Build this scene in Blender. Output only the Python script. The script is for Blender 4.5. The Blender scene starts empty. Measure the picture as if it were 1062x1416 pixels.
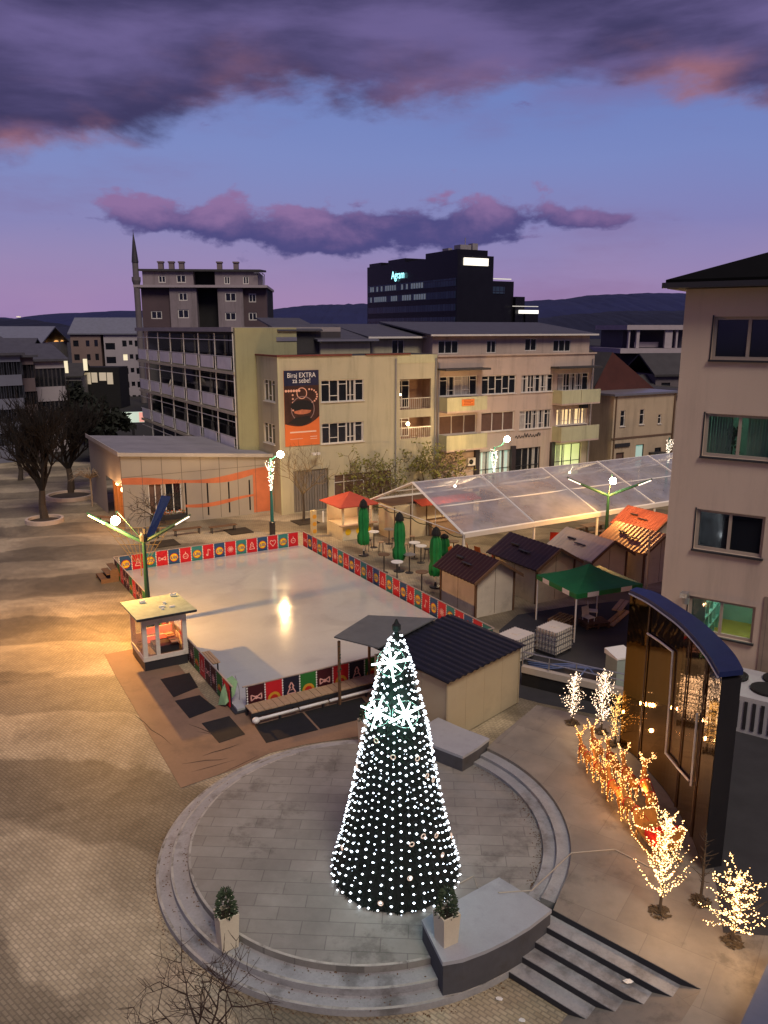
import bpy, math, random
from math import sin, cos, pi, radians, sqrt, atan2
from mathutils import Vector, Matrix
sc = bpy.context.scene
COL = sc.collection
rnd = random.Random(7)
# ------------------------------------------------------------------ camera model (used to measure the place)
PITCH = radians(12.95); CAM_H = 13.5; FOC = 1100.0
def ray(px, py):
    cx = (px-531)/FOC; cy = (708-py)/FOC
    return (cx, cos(PITCH)+cy*sin(PITCH), -sin(PITCH)+cy*cos(PITCH))
def G(px, py, z=0.0):
    d = ray(px, py); t = (z-CAM_H)/d[2]
    return (d[0]*t, d[1]*t, z)
def AtY(px, py, y):
    d = ray(px, py); t = y/d[1]
    return (d[0]*t, y, CAM_H+d[2]*t)
RZ = 30.5
class Fr:
    """a frame standing on the ground: local x along a facade, local y into the building"""
    def __init__(s, O, rz=RZ):
        s.O = tuple(O); s.rz = rz; s.c = cos(radians(rz)); s.s = sin(radians(rz))
    def loc(s, w):
        x = w[0]-s.O[0]; y = w[1]-s.O[1]
        return (x*s.c+y*s.s, -x*s.s+y*s.c, w[2]-s.O[2])
    def wor(s, l):
        return (s.O[0]+l[0]*s.c-l[1]*s.s, s.O[1]+l[0]*s.s+l[1]*s.c, s.O[2]+l[2])
    def g(s, px, py, z=0.0): return s.loc(G(px, py, z))
    def _pl(s, px, py, k, val):
        d = ray(px, py); o = s.loc((0, 0, CAM_H))
        dl = (d[0]*s.c+d[1]*s.s, -d[0]*s.s+d[1]*s.c, d[2])
        t = (val-o[k])/dl[k]
        return [o[i]+dl[i]*t for i in range(3)]
    def f(s, px, py, y=0.0):
        r = s._pl(px, py, 1, y); return r[0], r[2]
    def sd(s, px, py, x=0.0):
        r = s._pl(px, py, 0, x); return r[1], r[2]
    def fr(s, x0, y0, x1, y1, y=0.0):       # pixel rectangle -> facade rectangle a0,a1,z0,z1
        a = s.f(x0, y0, y); b = s.f(x1, y1, y); c = s.f(x0, y1, y); d = s.f(x1, y0, y)
        return (a[0]+c[0])/2, (b[0]+d[0])/2, (b[1]+c[1])/2, (a[1]+d[1])/2
    def sr(s, x0, y0, x1, y1, x=0.0):
        a = s.sd(x0, y0, x); b = s.sd(x1, y1, x); c = s.sd(x0, y1, x); d = s.sd(x1, y0, x)
        p, q = (a[0]+c[0])/2, (b[0]+d[0])/2
        return min(p, q), max(p, q), (b[1]+c[1])/2, (a[1]+d[1])/2
# ------------------------------------------------------------------ mesh building
class MB:
    def __init__(s): s.v = []; s.f = []; s.m = []
    def vert(s, *ps):
        n = len(s.v); s.v.extend([tuple(p) for p in ps]); return n
    def face(s, ps, m=0):
        n = s.vert(*ps); s.f.append(tuple(range(n, n+len(ps)))); s.m.append(m)
    def box(s, x0, x1, y0, y1, z0, z1, m=0, mp=None):
        c = [(x0,y0,z0),(x1,y0,z0),(x1,y1,z0),(x0,y1,z0),(x0,y0,z1),(x1,y0,z1),(x1,y1,z1),(x0,y1,z1)]
        if mp: c = [mp(*p) for p in c]
        n = s.vert(*c)
        for q in ((0,3,2,1),(4,5,6,7),(0,1,5,4),(1,2,6,5),(2,3,7,6),(3,0,4,7)):
            s.f.append(tuple(n+i for i in q)); s.m.append(m)
    def prism(s, poly, z0, z1, m=0, mside=None, top=None):
        """poly: list of (x,y); z1 may be a list of per-vertex heights"""
        k = len(poly); zt = z1 if isinstance(z1, (list, tuple)) else [z1]*k
        n = s.vert(*[(p[0], p[1], z0) for p in poly], *[(p[0], p[1], zt[i]) for i, p in enumerate(poly)])
        s.f.append(tuple(n+k+i for i in range(k))); s.m.append(m)
        s.f.append(tuple(n+i for i in reversed(range(k)))); s.m.append(m)
        for i in range(k):
            j = (i+1) % k
            s.f.append((n+i, n+j, n+k+j, n+k+i)); s.m.append(m if mside is None else mside)
    def slab(s, pts, t, m=0):
        """a sheet through pts (3d), thickness t downwards"""
        k = len(pts)
        n = s.vert(*[(p[0], p[1], p[2]-t) for p in pts], *pts)
        s.f.append(tuple(n+k+i for i in range(k))); s.m.append(m)
        s.f.append(tuple(n+i for i in reversed(range(k)))); s.m.append(m)
        for i in range(k):
            j = (i+1) % k
            s.f.append((n+i, n+j, n+k+j, n+k+i)); s.m.append(m)
    def tube(s, pts, rad, n=6, m=0, cap=True):
        pts = [Vector(p) for p in pts]
        rs = rad if isinstance(rad, (list, tuple)) else [rad]*len(pts)
        rings = []; prev = None
        for i, p in enumerate(pts):
            d = (pts[min(i+1, len(pts)-1)]-pts[max(i-1, 0)])
            d = d.normalized() if d.length > 1e-9 else Vector((0,0,1))
            if prev is None:
                a = Vector((0,0,1)) if abs(d.z) < .9 else Vector((1,0,0))
                u = d.cross(a).normalized()
            else:
                u = prev-d*prev.dot(d)
                u = u.normalized() if u.length > 1e-6 else d.orthogonal().normalized()
            prev = u; w = d.cross(u)
            rings.append(s.vert(*[p+(u*cos(2*pi*k/n)+w*sin(2*pi*k/n))*rs[i] for k in range(n)]))
        for a, b in zip(rings, rings[1:]):
            for k in range(n):
                l = (k+1) % n
                s.f.append((a+k, a+l, b+l, b+k)); s.m.append(m)
        if cap:
            s.f.append(tuple(rings[0]+k for k in reversed(range(n)))); s.m.append(m)
            s.f.append(tuple(rings[-1]+k for k in range(n))); s.m.append(m)
    def lathe(s, prof, c=(0,0,0), n=16, m=0, cap=True):
        rings = [s.vert(*[(c[0]+r*cos(2*pi*k/n), c[1]+r*sin(2*pi*k/n), c[2]+z) for k in range(n)]) for r, z in prof]
        for a, b in zip(rings, rings[1:]):
            for k in range(n):
                l = (k+1) % n
                s.f.append((a+k, a+l, b+l, b+k)); s.m.append(m)
        if cap:
            s.f.append(tuple(rings[0]+k for k in reversed(range(n)))); s.m.append(m)
            s.f.append(tuple(rings[-1]+k for k in range(n))); s.m.append(m)
    def ball(s, c, r, n=8, k=5, m=0, sq=1.0):
        s.lathe([(max(r*sin(pi*i/k), r*.02), -r*sq*cos(pi*i/k)) for i in range(k+1)], c, n, m)
    def octa(s, c, r, m=0):
        x, y, z = c
        n = s.vert((x+r,y,z),(x-r,y,z),(x,y+r,z),(x,y-r,z),(x,y,z+r),(x,y,z-r))
        for q in ((0,2,4),(2,1,4),(1,3,4),(3,0,4),(2,0,5),(1,2,5),(3,1,5),(0,3,5)):
            s.f.append(tuple(n+i for i in q)); s.m.append(m)
    def strip(s, a, b, m=0):                 # quads between two polylines
        for i in range(len(a)-1): s.face([a[i], a[i+1], b[i+1], b[i]], m)
    def build(s, name, mats, parent=None, smooth=False):
        me = bpy.data.meshes.new(name)
        me.from_pydata(s.v, [], s.f)
        if not isinstance(mats, (list, tuple)): mats = [mats]
        for q in mats: me.materials.append(q)
        if len(mats) > 1: me.polygons.foreach_set('material_index', s.m)
        if smooth: me.polygons.foreach_set('use_smooth', [True]*len(s.f))
        me.update()
        o = bpy.data.objects.new(name, me); COL.objects.link(o)
        if parent: o.parent = parent
        if name in ('light_string', 'light_garland', 'icicle_lights'): o['kind'] = 'stuff'
        return o
def tag(o, label=None, cat=None, group=None, kind=None):
    if label: o['label'] = label
    if cat: o['category'] = cat
    if group: o['group'] = group
    if kind: o['kind'] = kind
    return o
def thing(name, label, cat, loc=(0,0,0), rz=0.0, group=None):
    o = bpy.data.objects.new(name, None); COL.objects.link(o)
    o.location = loc; o.rotation_euler = (0, 0, radians(rz)); o.empty_display_size = .2
    return tag(o, label, cat, group)
def kids(o): return [c for c in COL.objects if c.parent == o]
def dup(root, loc, rz=None, label=None, scale=None):
    r = root.copy(); COL.objects.link(r); r.location = loc
    if rz is not None: r.rotation_euler = (0, 0, radians(rz))
    if scale is not None: r.scale = (scale,)*3 if not isinstance(scale, tuple) else scale
    if label: r['label'] = label
    for c in kids(root):
        d = c.copy(); COL.objects.link(d); d.parent = r
        for g in kids(c):
            e = g.copy(); COL.objects.link(e); e.parent = d
    return r
def text(body, size, mat, parent, loc, rot, name='lettering', extr=.004, align='CENTER', sx=1.0):
    cu = bpy.data.curves.new(name, 'FONT'); cu.body = body; cu.size = size; cu.extrude = extr
    cu.align_x = align; cu.align_y = 'CENTER'; cu.materials.append(mat); cu.resolution_u = 3
    tmp = bpy.data.objects.new(name, cu); COL.objects.link(tmp)
    bpy.context.view_layer.update()
    me = bpy.data.meshes.new_from_object(tmp.evaluated_get(bpy.context.evaluated_depsgraph_get()))
    bpy.data.objects.remove(tmp, do_unlink=True); bpy.data.curves.remove(cu)
    if not me.materials: me.materials.append(mat)
    o = bpy.data.objects.new(name, me); COL.objects.link(o); o.parent = parent
    o.location = loc; o.rotation_euler = rot; o.scale = (sx, 1, 1)
    return o
# ------------------------------------------------------------------ materials
def srgb(r, g, b):
    f = lambda c: (c/255/12.92 if c/255 <= .04045 else ((c/255+.055)/1.055)**2.4)
    return (f(r), f(g), f(b), 1)
class NT:
    def __init__(s, nt): s.nt = nt
    def n(s, t, **kw):
        x = s.nt.nodes.new(t)
        for k, v in kw.items():
            if k.startswith('i_'):
                key = k[2:]; x.inputs[int(key) if key.isdigit() else key.replace('_', ' ')].default_value = v
            else: setattr(x, k, v)
        return x
    def l(s, a, b): s.nt.links.new(a, b)
    def math(s, op, a, b=None, c=None, clamp=False):
        x = s.nt.nodes.new('ShaderNodeMath'); x.operation = op; x.use_clamp = clamp
        for i, q in enumerate((a, b, c)):
            if q is None: continue
            if isinstance(q, (int, float)): x.inputs[i].default_value = q
            else: s.l(q, x.inputs[i])
        return x.outputs[0]
    def mix(s, fac, a, b, mode='MIX'):
        x = s.nt.nodes.new('ShaderNodeMix'); x.data_type = 'RGBA'; x.blend_type = mode; x.clamp_factor = True
        for i, q in ((0, fac), (6, a), (7, b)):
            if isinstance(q, (int, float)): x.inputs[i].default_value = q
            elif isinstance(q, tuple): x.inputs[i].default_value = q
            else: s.l(q, x.inputs[i])
        return x.outputs[2]
    def ss(s, v, a, b):                      # smoothstep
        x = s.nt.nodes.new('ShaderNodeMapRange'); x.interpolation_type = 'SMOOTHSTEP'
        s.l(v, x.inputs[0]); x.inputs[1].default_value = a; x.inputs[2].default_value = b
        return x.outputs[0]
MATS = {}
def mat(name, col, rough=.7, metal=0.0, var=.25, vs=1.5, fine=.12, fs=30.0, bump=.0, bs=60.0, spec=.4, emit=None, es=1.0,
        stretch=(1,1,1), trans=0.0, alpha=1.0, dirt=0.0, streak=0.0):
    if name in MATS: return MATS[name]
    if len(col) == 3: col = (*col, 1)
    m = bpy.data.materials.new(name); m.use_nodes = True; MATS[name] = m
    N = NT(m.node_tree); bs_ = m.node_tree.nodes['Principled BSDF']
    tc = N.n('ShaderNodeTexCoord'); mp = N.n('ShaderNodeMapping'); mp.inputs['Scale'].default_value = stretch
    N.l(tc.outputs['Object'], mp.inputs[0])
    c = None
    if var or fine:
        n1 = N.n('ShaderNodeTexNoise', i_Scale=vs, i_Detail=5.0, i_Roughness=.6); N.l(mp.outputs[0], n1.inputs[0])
        n2 = N.n('ShaderNodeTexNoise', i_Scale=fs, i_Detail=3.0, i_Roughness=.65); N.l(mp.outputs[0], n2.inputs[0])
        a = N.math('MULTIPLY_ADD', N.math('SUBTRACT', n1.outputs[0], .5), var*2.4, 1.0)
        b = N.math('MULTIPLY_ADD', N.math('SUBTRACT', n2.outputs[0], .5), fine*2.4, 1.0)
        k = N.math('MULTIPLY', a, b)
        x = N.n('ShaderNodeVectorMath', operation='SCALE'); x.inputs[0].default_value = col[:3]; N.l(k, x.inputs['Scale'])
        c = x.outputs[0]
        if dirt:
            n3 = N.n('ShaderNodeTexNoise', i_Scale=vs*.6, i_Detail=7.0, i_Roughness=.7); N.l(mp.outputs[0], n3.inputs[0])
            c = N.mix(N.math('MULTIPLY', N.ss(n3.outputs[0], .5, .68), dirt), c, (.05, .042, .035, 1))
        if streak:
            m4 = N.n('ShaderNodeMapping'); m4.inputs['Scale'].default_value = (1.1, 1.1, .12); N.l(tc.outputs['Object'], m4.inputs[0])
            n4 = N.n('ShaderNodeTexNoise', i_Scale=1.0, i_Detail=8.0, i_Roughness=.72); N.l(m4.outputs[0], n4.inputs[0])
            c = N.mix(N.math('MULTIPLY', N.ss(n4.outputs[0], .46, .72), streak), c, (.07, .06, .05, 1))
        N.l(c, bs_.inputs['Base Color'])
        r = N.math('MULTIPLY_ADD', N.math('SUBTRACT', n2.outputs[0], .5), .25, rough, True); N.l(r, bs_.inputs['Roughness'])
    else:
        bs_.inputs['Base Color'].default_value = col; bs_.inputs['Roughness'].default_value = rough
    bs_.inputs['Metallic'].default_value = metal; bs_.inputs['Specular IOR Level'].default_value = spec
    if trans: bs_.inputs['Transmission Weight'].default_value = trans
    if alpha < 1: bs_.inputs['Alpha'].default_value = alpha
    if bump:
        nb = N.n('ShaderNodeTexNoise', i_Scale=bs, i_Detail=4.0); N.l(mp.outputs[0], nb.inputs[0])
        bp = N.n('ShaderNodeBump', i_Strength=bump, i_Distance=.02); N.l(nb.outputs[0], bp.inputs['Height']); N.l(bp.outputs[0], bs_.inputs['Normal'])
    if emit:
        bs_.inputs['Emission Color'].default_value = (*emit[:3], 1); bs_.inputs['Emission Strength'].default_value = es
    return m
def glow(name, col, es, sample=False):
    """a thing that gives off light: lamp glass, bulb, lit sign, or trim given a weak gleam"""
    if name in MATS: return MATS[name]
    m = bpy.data.materials.new(name); m.use_nodes = True; MATS[name] = m
    b = m.node_tree.nodes['Principled BSDF']
    b.inputs['Base Color'].default_value = (.6, .6, .6, 1); b.inputs['Roughness'].default_value = .4
    b.inputs['Emission Color'].default_value = (*col[:3], 1); b.inputs['Emission Strength'].default_value = es
    if not sample:
        try: m.cycles.emission_sampling = 'NONE'
        except Exception: pass
    return m
# ------------------------------------------------------------------ world
def make_world():
    w = bpy.data.worlds.new('World'); sc.world = w; w.use_nodes = True
    N = NT(w.node_tree); bg = w.node_tree.nodes['Background']
    tc = N.n('ShaderNodeTexCoord'); sp = N.n('ShaderNodeSeparateXYZ'); N.l(tc.outputs['Generated'], sp.inputs[0])
    D = 57.29578
    el = N.math('MULTIPLY', N.math('ARCSINE', sp.outputs[2]), D)
    az = N.math('MULTIPLY', N.math('ARCTAN2', sp.outputs[0], sp.outputs[1]), D)
    def noise(sx, sy, detail=6.0, rough=.55, ox=0.0, oy=0.0, dist=0.0):
        c = N.n('ShaderNodeCombineXYZ')
        N.l(N.math('MULTIPLY_ADD', az, sx, ox), c.inputs[0]); N.l(N.math('MULTIPLY_ADD', el, sy, oy), c.inputs[1])
        t = N.n('ShaderNodeTexNoise', i_Scale=1.0, i_Detail=detail, i_Roughness=rough, i_Distortion=dist); N.l(c.outputs[0], t.inputs[0])
        return N.math('SUBTRACT', t.outputs[0], .5)
    # clear dusk sky
    rp = N.n('ShaderNodeValToRGB'); cr = rp.color_ramp
    stops = [(0.0, (62, 50, 92)), (.03, (150, 128, 176)), (.11, (130, 117, 176)), (.21, (108, 108, 176)), (.36, (100, 116, 184)), (.5, (90, 110, 180)), (1.0, (62, 76, 140))]
    while len(cr.elements) < len(stops): cr.elements.new(.5)
    for e, (p, c) in zip(cr.elements, stops): e.position = p; e.color = srgb(*c)
    nz0 = noise(.05, .12, 4, .5, 3.1, 1.7)
    N.l(N.math('DIVIDE', N.math('MULTIPLY_ADD', nz0, 5.0, el), 30.0), rp.inputs[0])
    sky = rp.outputs[0]
    ni = N.n('ShaderNodeTexSky', sky_type='NISHITA', sun_disc=False); ni.sun_elevation = radians(1.0); ni.sun_rotation = radians(SUN_AZ)
    sky = N.mix(.06, sky, ni.outputs[0], 'ADD')
    # pinkish thin veil in the clear part
    veil = N.ss(noise(.045, .16, 7, .6, 11.0, 4.0), .0, .25)
    sky = N.mix(N.math('MULTIPLY', veil, .35), sky, srgb(128, 92, 132))
    # big upper deck
    n1 = noise(.085, .22, 8, .58, 1.3, .4, .3); n1b = noise(.26, .5, 6, .55, 7.3, 2.2, .1)
    edge = N.math('ADD', N.math('MULTIPLY_ADD', n1, 7.0, el), N.math('MULTIPLY', n1b, 3.2))
    e0 = N.math('SUBTRACT', edge, N.math('MULTIPLY_ADD', az, .02, 14.3))
    bow = N.math('ADD', N.math('MULTIPLY', N.math('POWER', N.math('ABSOLUTE', N.math('DIVIDE', az, 25.0)), 2.0), 2.4), N.math('MULTIPLY', N.ss(az, -8.0, -20.0), 1.6))
    e0 = N.math('ADD', e0, bow)
    m1 = N.ss(e0, -.6, 1.5)
    shade = N.math('ADD', noise(.045, .2, 7, .52, 5.0, 9.0, .25), N.math('MULTIPLY', noise(.16, .6, 6, .55, 2.0, 3.0, .2), .28))
    ccol = N.mix(N.ss(shade, -.16, .2), srgb(64, 60, 98), srgb(108, 97, 146))
    rim = N.math('MULTIPLY', N.ss(e0, 4.5, .4), N.ss(noise(.09, .2, 5, .5, 8.0, 1.0), -.1, .16))
    side = N.math('MULTIPLY_ADD', N.ss(N.math('ABSOLUTE', N.math('SUBTRACT', az, 1.0)), 7.0, 22.0), .55, .3)
    ccol = N.mix(N.math('MULTIPLY', rim, side), ccol, srgb(172, 116, 124))
    # long low streak
    c2 = N.math('SUBTRACT', el, N.math('MULTIPLY_ADD', noise(.055, .0, 3, .5, 2.0, 6.0), 3.2, 6.9))
    t2 = N.math('SUBTRACT', 1.75, N.math('MULTIPLY', N.math('POWER', N.math('ABSOLUTE', N.math('DIVIDE', N.math('SUBTRACT', az, -2.0), 21.5)), 2.6), 2.3))
    n2 = noise(.2, .34, 7, .56, 4.4, 8.8, .15)
    lo = N.math('ABSOLUTE', N.math('SUBTRACT', c2, N.math('MULTIPLY', N.ss(c2, 0.0, 2.0), .4)))
    d2 = N.math('SUBTRACT', N.math('MULTIPLY_ADD', n2, 7.5, t2), lo)
    m2 = N.math('MULTIPLY', N.ss(d2, -.1, .75), N.ss(el, 2.2, 3.6))
    c2c = N.mix(N.ss(N.math('ADD', N.math('MULTIPLY', n2, 2.0), N.math('MULTIPLY', c2, .28)), -.25, .55), srgb(70, 68, 122), srgb(142, 110, 156))
    out = N.mix(N.math('MULTIPLY', m2, .92), sky, c2c)
    # scraps between the two
    n3 = noise(.2, .5, 7, .6, 9.7, 3.3)
    m3 = N.math('MULTIPLY', N.ss(n3, .16, .28), N.math('MULTIPLY', N.ss(el, 3.0, 5.0), .7))
    out = N.mix(m3, out, srgb(106, 84, 134))
    out = N.mix(m1, out, ccol)
    out = N.mix(N.ss(el, 0.0, -3.0), out, (.02, .016, .03, 1))
    N.l(out, bg.inputs[0]); bg.inputs[1].default_value = SKY_STRENGTH
SUN_AZ = 158.0
SKY_STRENGTH = 1.0
make_world()
sc.view_settings.view_transform = 'Standard'
try: sc.view_settings.look = 'None'
except Exception: pass
sc.view_settings.gamma = 1.0; sc.view_settings.exposure = 0.0
sc.render.engine = 'CYCLES'
try:
    sc.cycles.use_denoising = True; sc.cycles.denoiser = 'OPENIMAGEDENOISE'
except Exception: pass
sc.cycles.sample_clamp_indirect = 3.0; sc.cycles.max_bounces = 6; sc.cycles.transparent_max_bounces = 12
sc.cycles.caustics_reflective = False; sc.cycles.caustics_refractive = False
cd = bpy.data.cameras.new('camera'); cam = bpy.data.objects.new('camera', cd); COL.objects.link(cam)
cam.location = (0, 0, CAM_H); cam.rotation_euler = (pi/2-PITCH, 0, 0)
cd.sensor_fit = 'VERTICAL'; cd.sensor_height = 36.0; cd.lens = 36.0*FOC/1416; cd.clip_end = 20000; cd.clip_start = .1
sc.camera = cam
sd_ = bpy.data.lights.new('dusk_fill_sun', 'SUN'); sd_.energy = 2.0; sd_.angle = radians(22); sd_.color = (1.0, .84, .66)  # added warm fill for the glow of city and street lamps
so = bpy.data.objects.new('dusk_fill_sun', sd_); COL.objects.link(so)
SUN_EL = 52.0
sv = Vector((sin(radians(SUN_AZ))*cos(radians(SUN_EL)), cos(radians(SUN_AZ))*cos(radians(SUN_EL)), sin(radians(SUN_EL))))
so.rotation_euler = sv.to_track_quat('Z', 'Y').to_euler()
def lamp(name, loc, w, col, r=.15):
    r = min(r, .06)
    d = bpy.data.lights.new(name, 'POINT'); d.energy = w; d.color = col; d.shadow_soft_size = r
    o = bpy.data.objects.new(name, d); COL.objects.link(o); o.location = loc; return o
# ------------------------------------------------------------------ shared materials
M = {}
def ground_mat():
    m = bpy.data.materials.new('paving'); m.use_nodes = True; N = NT(m.node_tree); b = m.node_tree.nodes['Principled BSDF']
    tc = N.n('ShaderNodeTexCoord'); mp = N.n('ShaderNodeMapping'); mp.inputs['Rotation'].default_value = (0, 0, radians(40)); N.l(tc.outputs['Object'], mp.inputs[0])
    br = N.n('ShaderNodeTexBrick', i_Scale=1.0, i_Color1=(.34, .285, .19, 1), i_Color2=(.42, .355, .245, 1), i_Mortar=(.26, .22, .155, 1))
    br.inputs['Mortar Size'].default_value = .018; br.inputs['Brick Width'].default_value = .2; br.inputs['Row Height'].default_value = .1; br.inputs['Bias'].default_value = 0.0
    N.l(mp.outputs[0], br.inputs[0])
    n = N.n('ShaderNodeTexNoise', i_Scale=.22, i_Detail=6.0, i_Roughness=.6, i_Distortion=.6); N.l(tc.outputs['Object'], n.inputs[0])
    n2 = N.n('ShaderNodeTexNoise', i_Scale=1.6, i_Detail=8.0, i_Roughness=.7); N.l(tc.outputs['Object'], n2.inputs[0])
    k = N.math('MULTIPLY', N.math('MULTIPLY_ADD', N.ss(n.outputs[0], .38, .62), .5, .7), N.math('MULTIPLY_ADD', n2.outputs[0], .7, .6))
    # swept bands of paler stone laid in big arcs across the square
    sp = N.n('ShaderNodeSeparateXYZ'); N.l(tc.outputs['Object'], sp.inputs[0])
    dx = N.math('ADD', sp.outputs[0], 12.0); dy = N.math('SUBTRACT', sp.outputs[1], 10.0)
    rr = N.math('SQRT', N.math('ADD', N.math('MULTIPLY', dx, dx), N.math('MULTIPLY', dy, dy)))
    wv = N.math('SINE', N.math('MULTIPLY_ADD', rr, .95, N.math('MULTIPLY', N.math('SUBTRACT', n.outputs[0], .5), 3.0)))
    k = N.math('MULTIPLY', k, N.math('MULTIPLY_ADD', N.ss(wv, -.15, .2), .5, .62))
    x = N.n('ShaderNodeVectorMath', operation='SCALE'); N.l(br.outputs[0], x.inputs[0]); N.l(k, x.inputs['Scale'])
    stain = N.n('ShaderNodeTexNoise', i_Scale=.7, i_Detail=6.0, i_Roughness=.65); N.l(tc.outputs['Object'], stain.inputs[0])
    c = N.mix(N.math('MULTIPLY', N.ss(stain.outputs[0], .6, .74), .35), x.outputs[0], (.055, .046, .036, 1))
    N.l(c, b.inputs['Base Color']); b.inputs['Roughness'].default_value = .62; b.inputs['Specular IOR Level'].default_value = .35
    bp = N.n('ShaderNodeBump', i_Strength=.35, i_Distance=.01); N.l(br.outputs['Fac'], bp.inputs['Height']); bp.invert = True; N.l(bp.outputs[0], b.inputs['Normal'])
    return m
def slabs_mat(name, c1, c2, mortar, w, h, rot, rough=.6, ms=.012, stain=.5):
    m = bpy.data.materials.new(name); m.use_nodes = True; N = NT(m.node_tree); b = m.node_tree.nodes['Principled BSDF']
    tc = N.n('ShaderNodeTexCoord'); mp = N.n('ShaderNodeMapping'); mp.inputs['Rotation'].default_value = (0, 0, radians(rot)); N.l(tc.outputs['Object'], mp.inputs[0])
    br = N.n('ShaderNodeTexBrick', i_Scale=1.0, i_Color1=(*c1, 1), i_Color2=(*c2, 1), i_Mortar=(*mortar, 1))
    br.inputs['Mortar Size'].default_value = ms; br.inputs['Brick Width'].default_value = w; br.inputs['Row Height'].default_value = h
    N.l(mp.outputs[0], br.inputs[0])
    n2 = N.n('ShaderNodeTexNoise', i_Scale=1.1, i_Detail=9.0, i_Roughness=.68); N.l(tc.outputs['Object'], n2.inputs[0])
    n3 = N.n('ShaderNodeTexNoise', i_Scale=.35, i_Detail=6.0, i_Roughness=.6); N.l(tc.outputs['Object'], n3.inputs[0])
    x = N.n('ShaderNodeVectorMath', operation='SCALE'); N.l(br.outputs[0], x.inputs[0])
    N.l(N.math('MULTIPLY', N.math('MULTIPLY_ADD', n2.outputs[0], .9, .55), N.math('MULTIPLY_ADD', n3.outputs[0], .7, .65)), x.inputs['Scale'])
    st = N.n('ShaderNodeTexNoise', i_Scale=.8, i_Detail=8.0, i_Roughness=.72); N.l(tc.outputs['Object'], st.inputs[0])
    c = N.mix(N.math('MULTIPLY', N.ss(st.outputs[0], .53, .68), stain), x.outputs[0], (.05, .045, .04, 1))
    N.l(c, b.inputs['Base Color'])
    N.l(N.math('MULTIPLY_ADD', n2.outputs[0], .3, rough-.15), b.inputs['Roughness']); b.inputs['Specular IOR Level'].default_value = .4
    return m
M['pave'] = ground_mat()
M['stone'] = slabs_mat('pale stone slabs', (.21, .2, .185), (.25, .24, .22), (.15, .145, .135), 1.2, .42, 3)
M['plaza'] = slabs_mat('plaza slabs', (.2, .175, .15), (.235, .21, .18), (.17, .15, .13), 1.4, 1.4, 34, .6, .008)
M['step'] = mat('step stone', (.3, .3, .31), .6, var=.3, vs=1.2, fine=.2, fs=18, dirt=.6)
M['podium'] = mat('podium concrete', (.34, .35, .38), .55, var=.2, vs=.9, fine=.1, dirt=.25)
M['concrete'] = mat('grey concrete', (.3, .29, .28), .8, var=.25, vs=1, fine=.15, dirt=.4)
M['dark'] = mat('dark void', (.012, .012, .014), .8, var=.3, fine=.1)
M['black'] = mat('black rubber', (.012, .012, .013), .75, var=.4, vs=3)
M['metal'] = mat('galvanised metal', (.45, .46, .48), .4, .8, var=.15)
M['white_metal'] = mat('white painted metal', (.75, .74, .7), .4, var=.08)
M['dark_metal'] = mat('dark painted metal', (.03, .03, .035), .4, var=.15)
M['green'] = mat('green painted steel', (.006, .034, .028), .4, var=.2)
M['teal'] = mat('teal painted steel', (.02, .13, .13), .4, var=.2)
M['wood'] = mat('pale planks', (.42, .28, .17), .7, var=.3, vs=3, fine=.3, fs=12, stretch=(1, 8, 8))
M['wood_dark'] = mat('brown planks', (.14, .08, .045), .7, var=.3, vs=3, fine=.3, fs=12, stretch=(1, 8, 8))
M['glass'] = mat('dark window glass', (.012, .014, .02), .06, var=0, fine=0, spec=.7)
M['frame'] = mat('white window frame', (.68, .66, .62), .5, var=.08)
M['red'] = mat('red paint', (.5, .03, .02), .5, var=.2)
M['orange'] = mat('orange paint', (.62, .15, .03), .5, var=.2)
M['white'] = mat('white plastic', (.74, .73, .7), .5, var=.08)
M['bark'] = mat('bark', (.055, .042, .032), .9, var=.4, vs=4, fine=.3, bump=.5, bs=30)
M['twig'] = mat('twigs', (.045, .034, .026), .9, var=.3)
M['twig_pale'] = mat('pale twigs', (.13, .10, .06), .9, var=.3)
M['leaf'] = mat('yellow green leaves', (.15, .15, .03), .7, var=.7, vs=2.5)
M['bulb_w'] = glow('cool white bulb', (.8, .91, 1.0), 7.0)
M['bulb_warm'] = glow('warm white bulb', (1.0, .53, .18), 5.5)
M['bulb_amber'] = glow('amber bulb', (1.0, .45, .1), 5.0)
M['lampglass'] = glow('street lamp glass', (1.0, .62, .28), 300.0, True)
M['lampwhite'] = glow('white lamp strip', (1.0, .95, .85), 1.3)
# ================================================================== ground and stage
def structure(o): return tag(o, kind='structure')
b = MB(); b.face([(-4000,-300,-.06),(4000,-300,-.06),(4000,9000,-.06),(-4000,9000,-.06)])
structure(b.build('ground', mat('dark earth', (.03,.03,.028), .95, var=.4, vs=.02)))
b = MB(); b.face([(-75,4,0),(45,4,0),(45,82,0),(-75,82,0)])
structure(b.build('pavement', M['pave']))
SC = (-.47, 18.75)                       # centre of the round stage
def arc(r, a0, a1, n=40): return [(SC[0]+r*cos(radians(a0+(a1-a0)*i/n)), SC[1]+r*sin(radians(a0+(a1-a0)*i/n))) for i in range(n+1)]
PZ = .75
SA = G(765, 1258, PZ); SB = G(970, 1368, PZ)
SF = Fr((SA[0], SA[1], 0), math.degrees(atan2(SB[1]-SA[1], SB[0]-SA[0])))
SL = sqrt((SB[0]-SA[0])**2+(SB[1]-SA[1])**2)
ar = arc(5.3, -30, 46, 30)
pf = SF.wor((SL, -6, 0))
pk = [G(690, 1018, PZ)[:2], G(742, 975, PZ)[:2], G(880, 1006, PZ)[:2]]
poly = [SA[:2], SB[:2], pf[:2], (26, pf[1]-2), (26, 26), (13, 27)] + pk[::-1] + ar[::-1]
b = MB(); b.prism(poly, 0.002, PZ); structure(b.build('plaza', M['plaza']))
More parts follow.
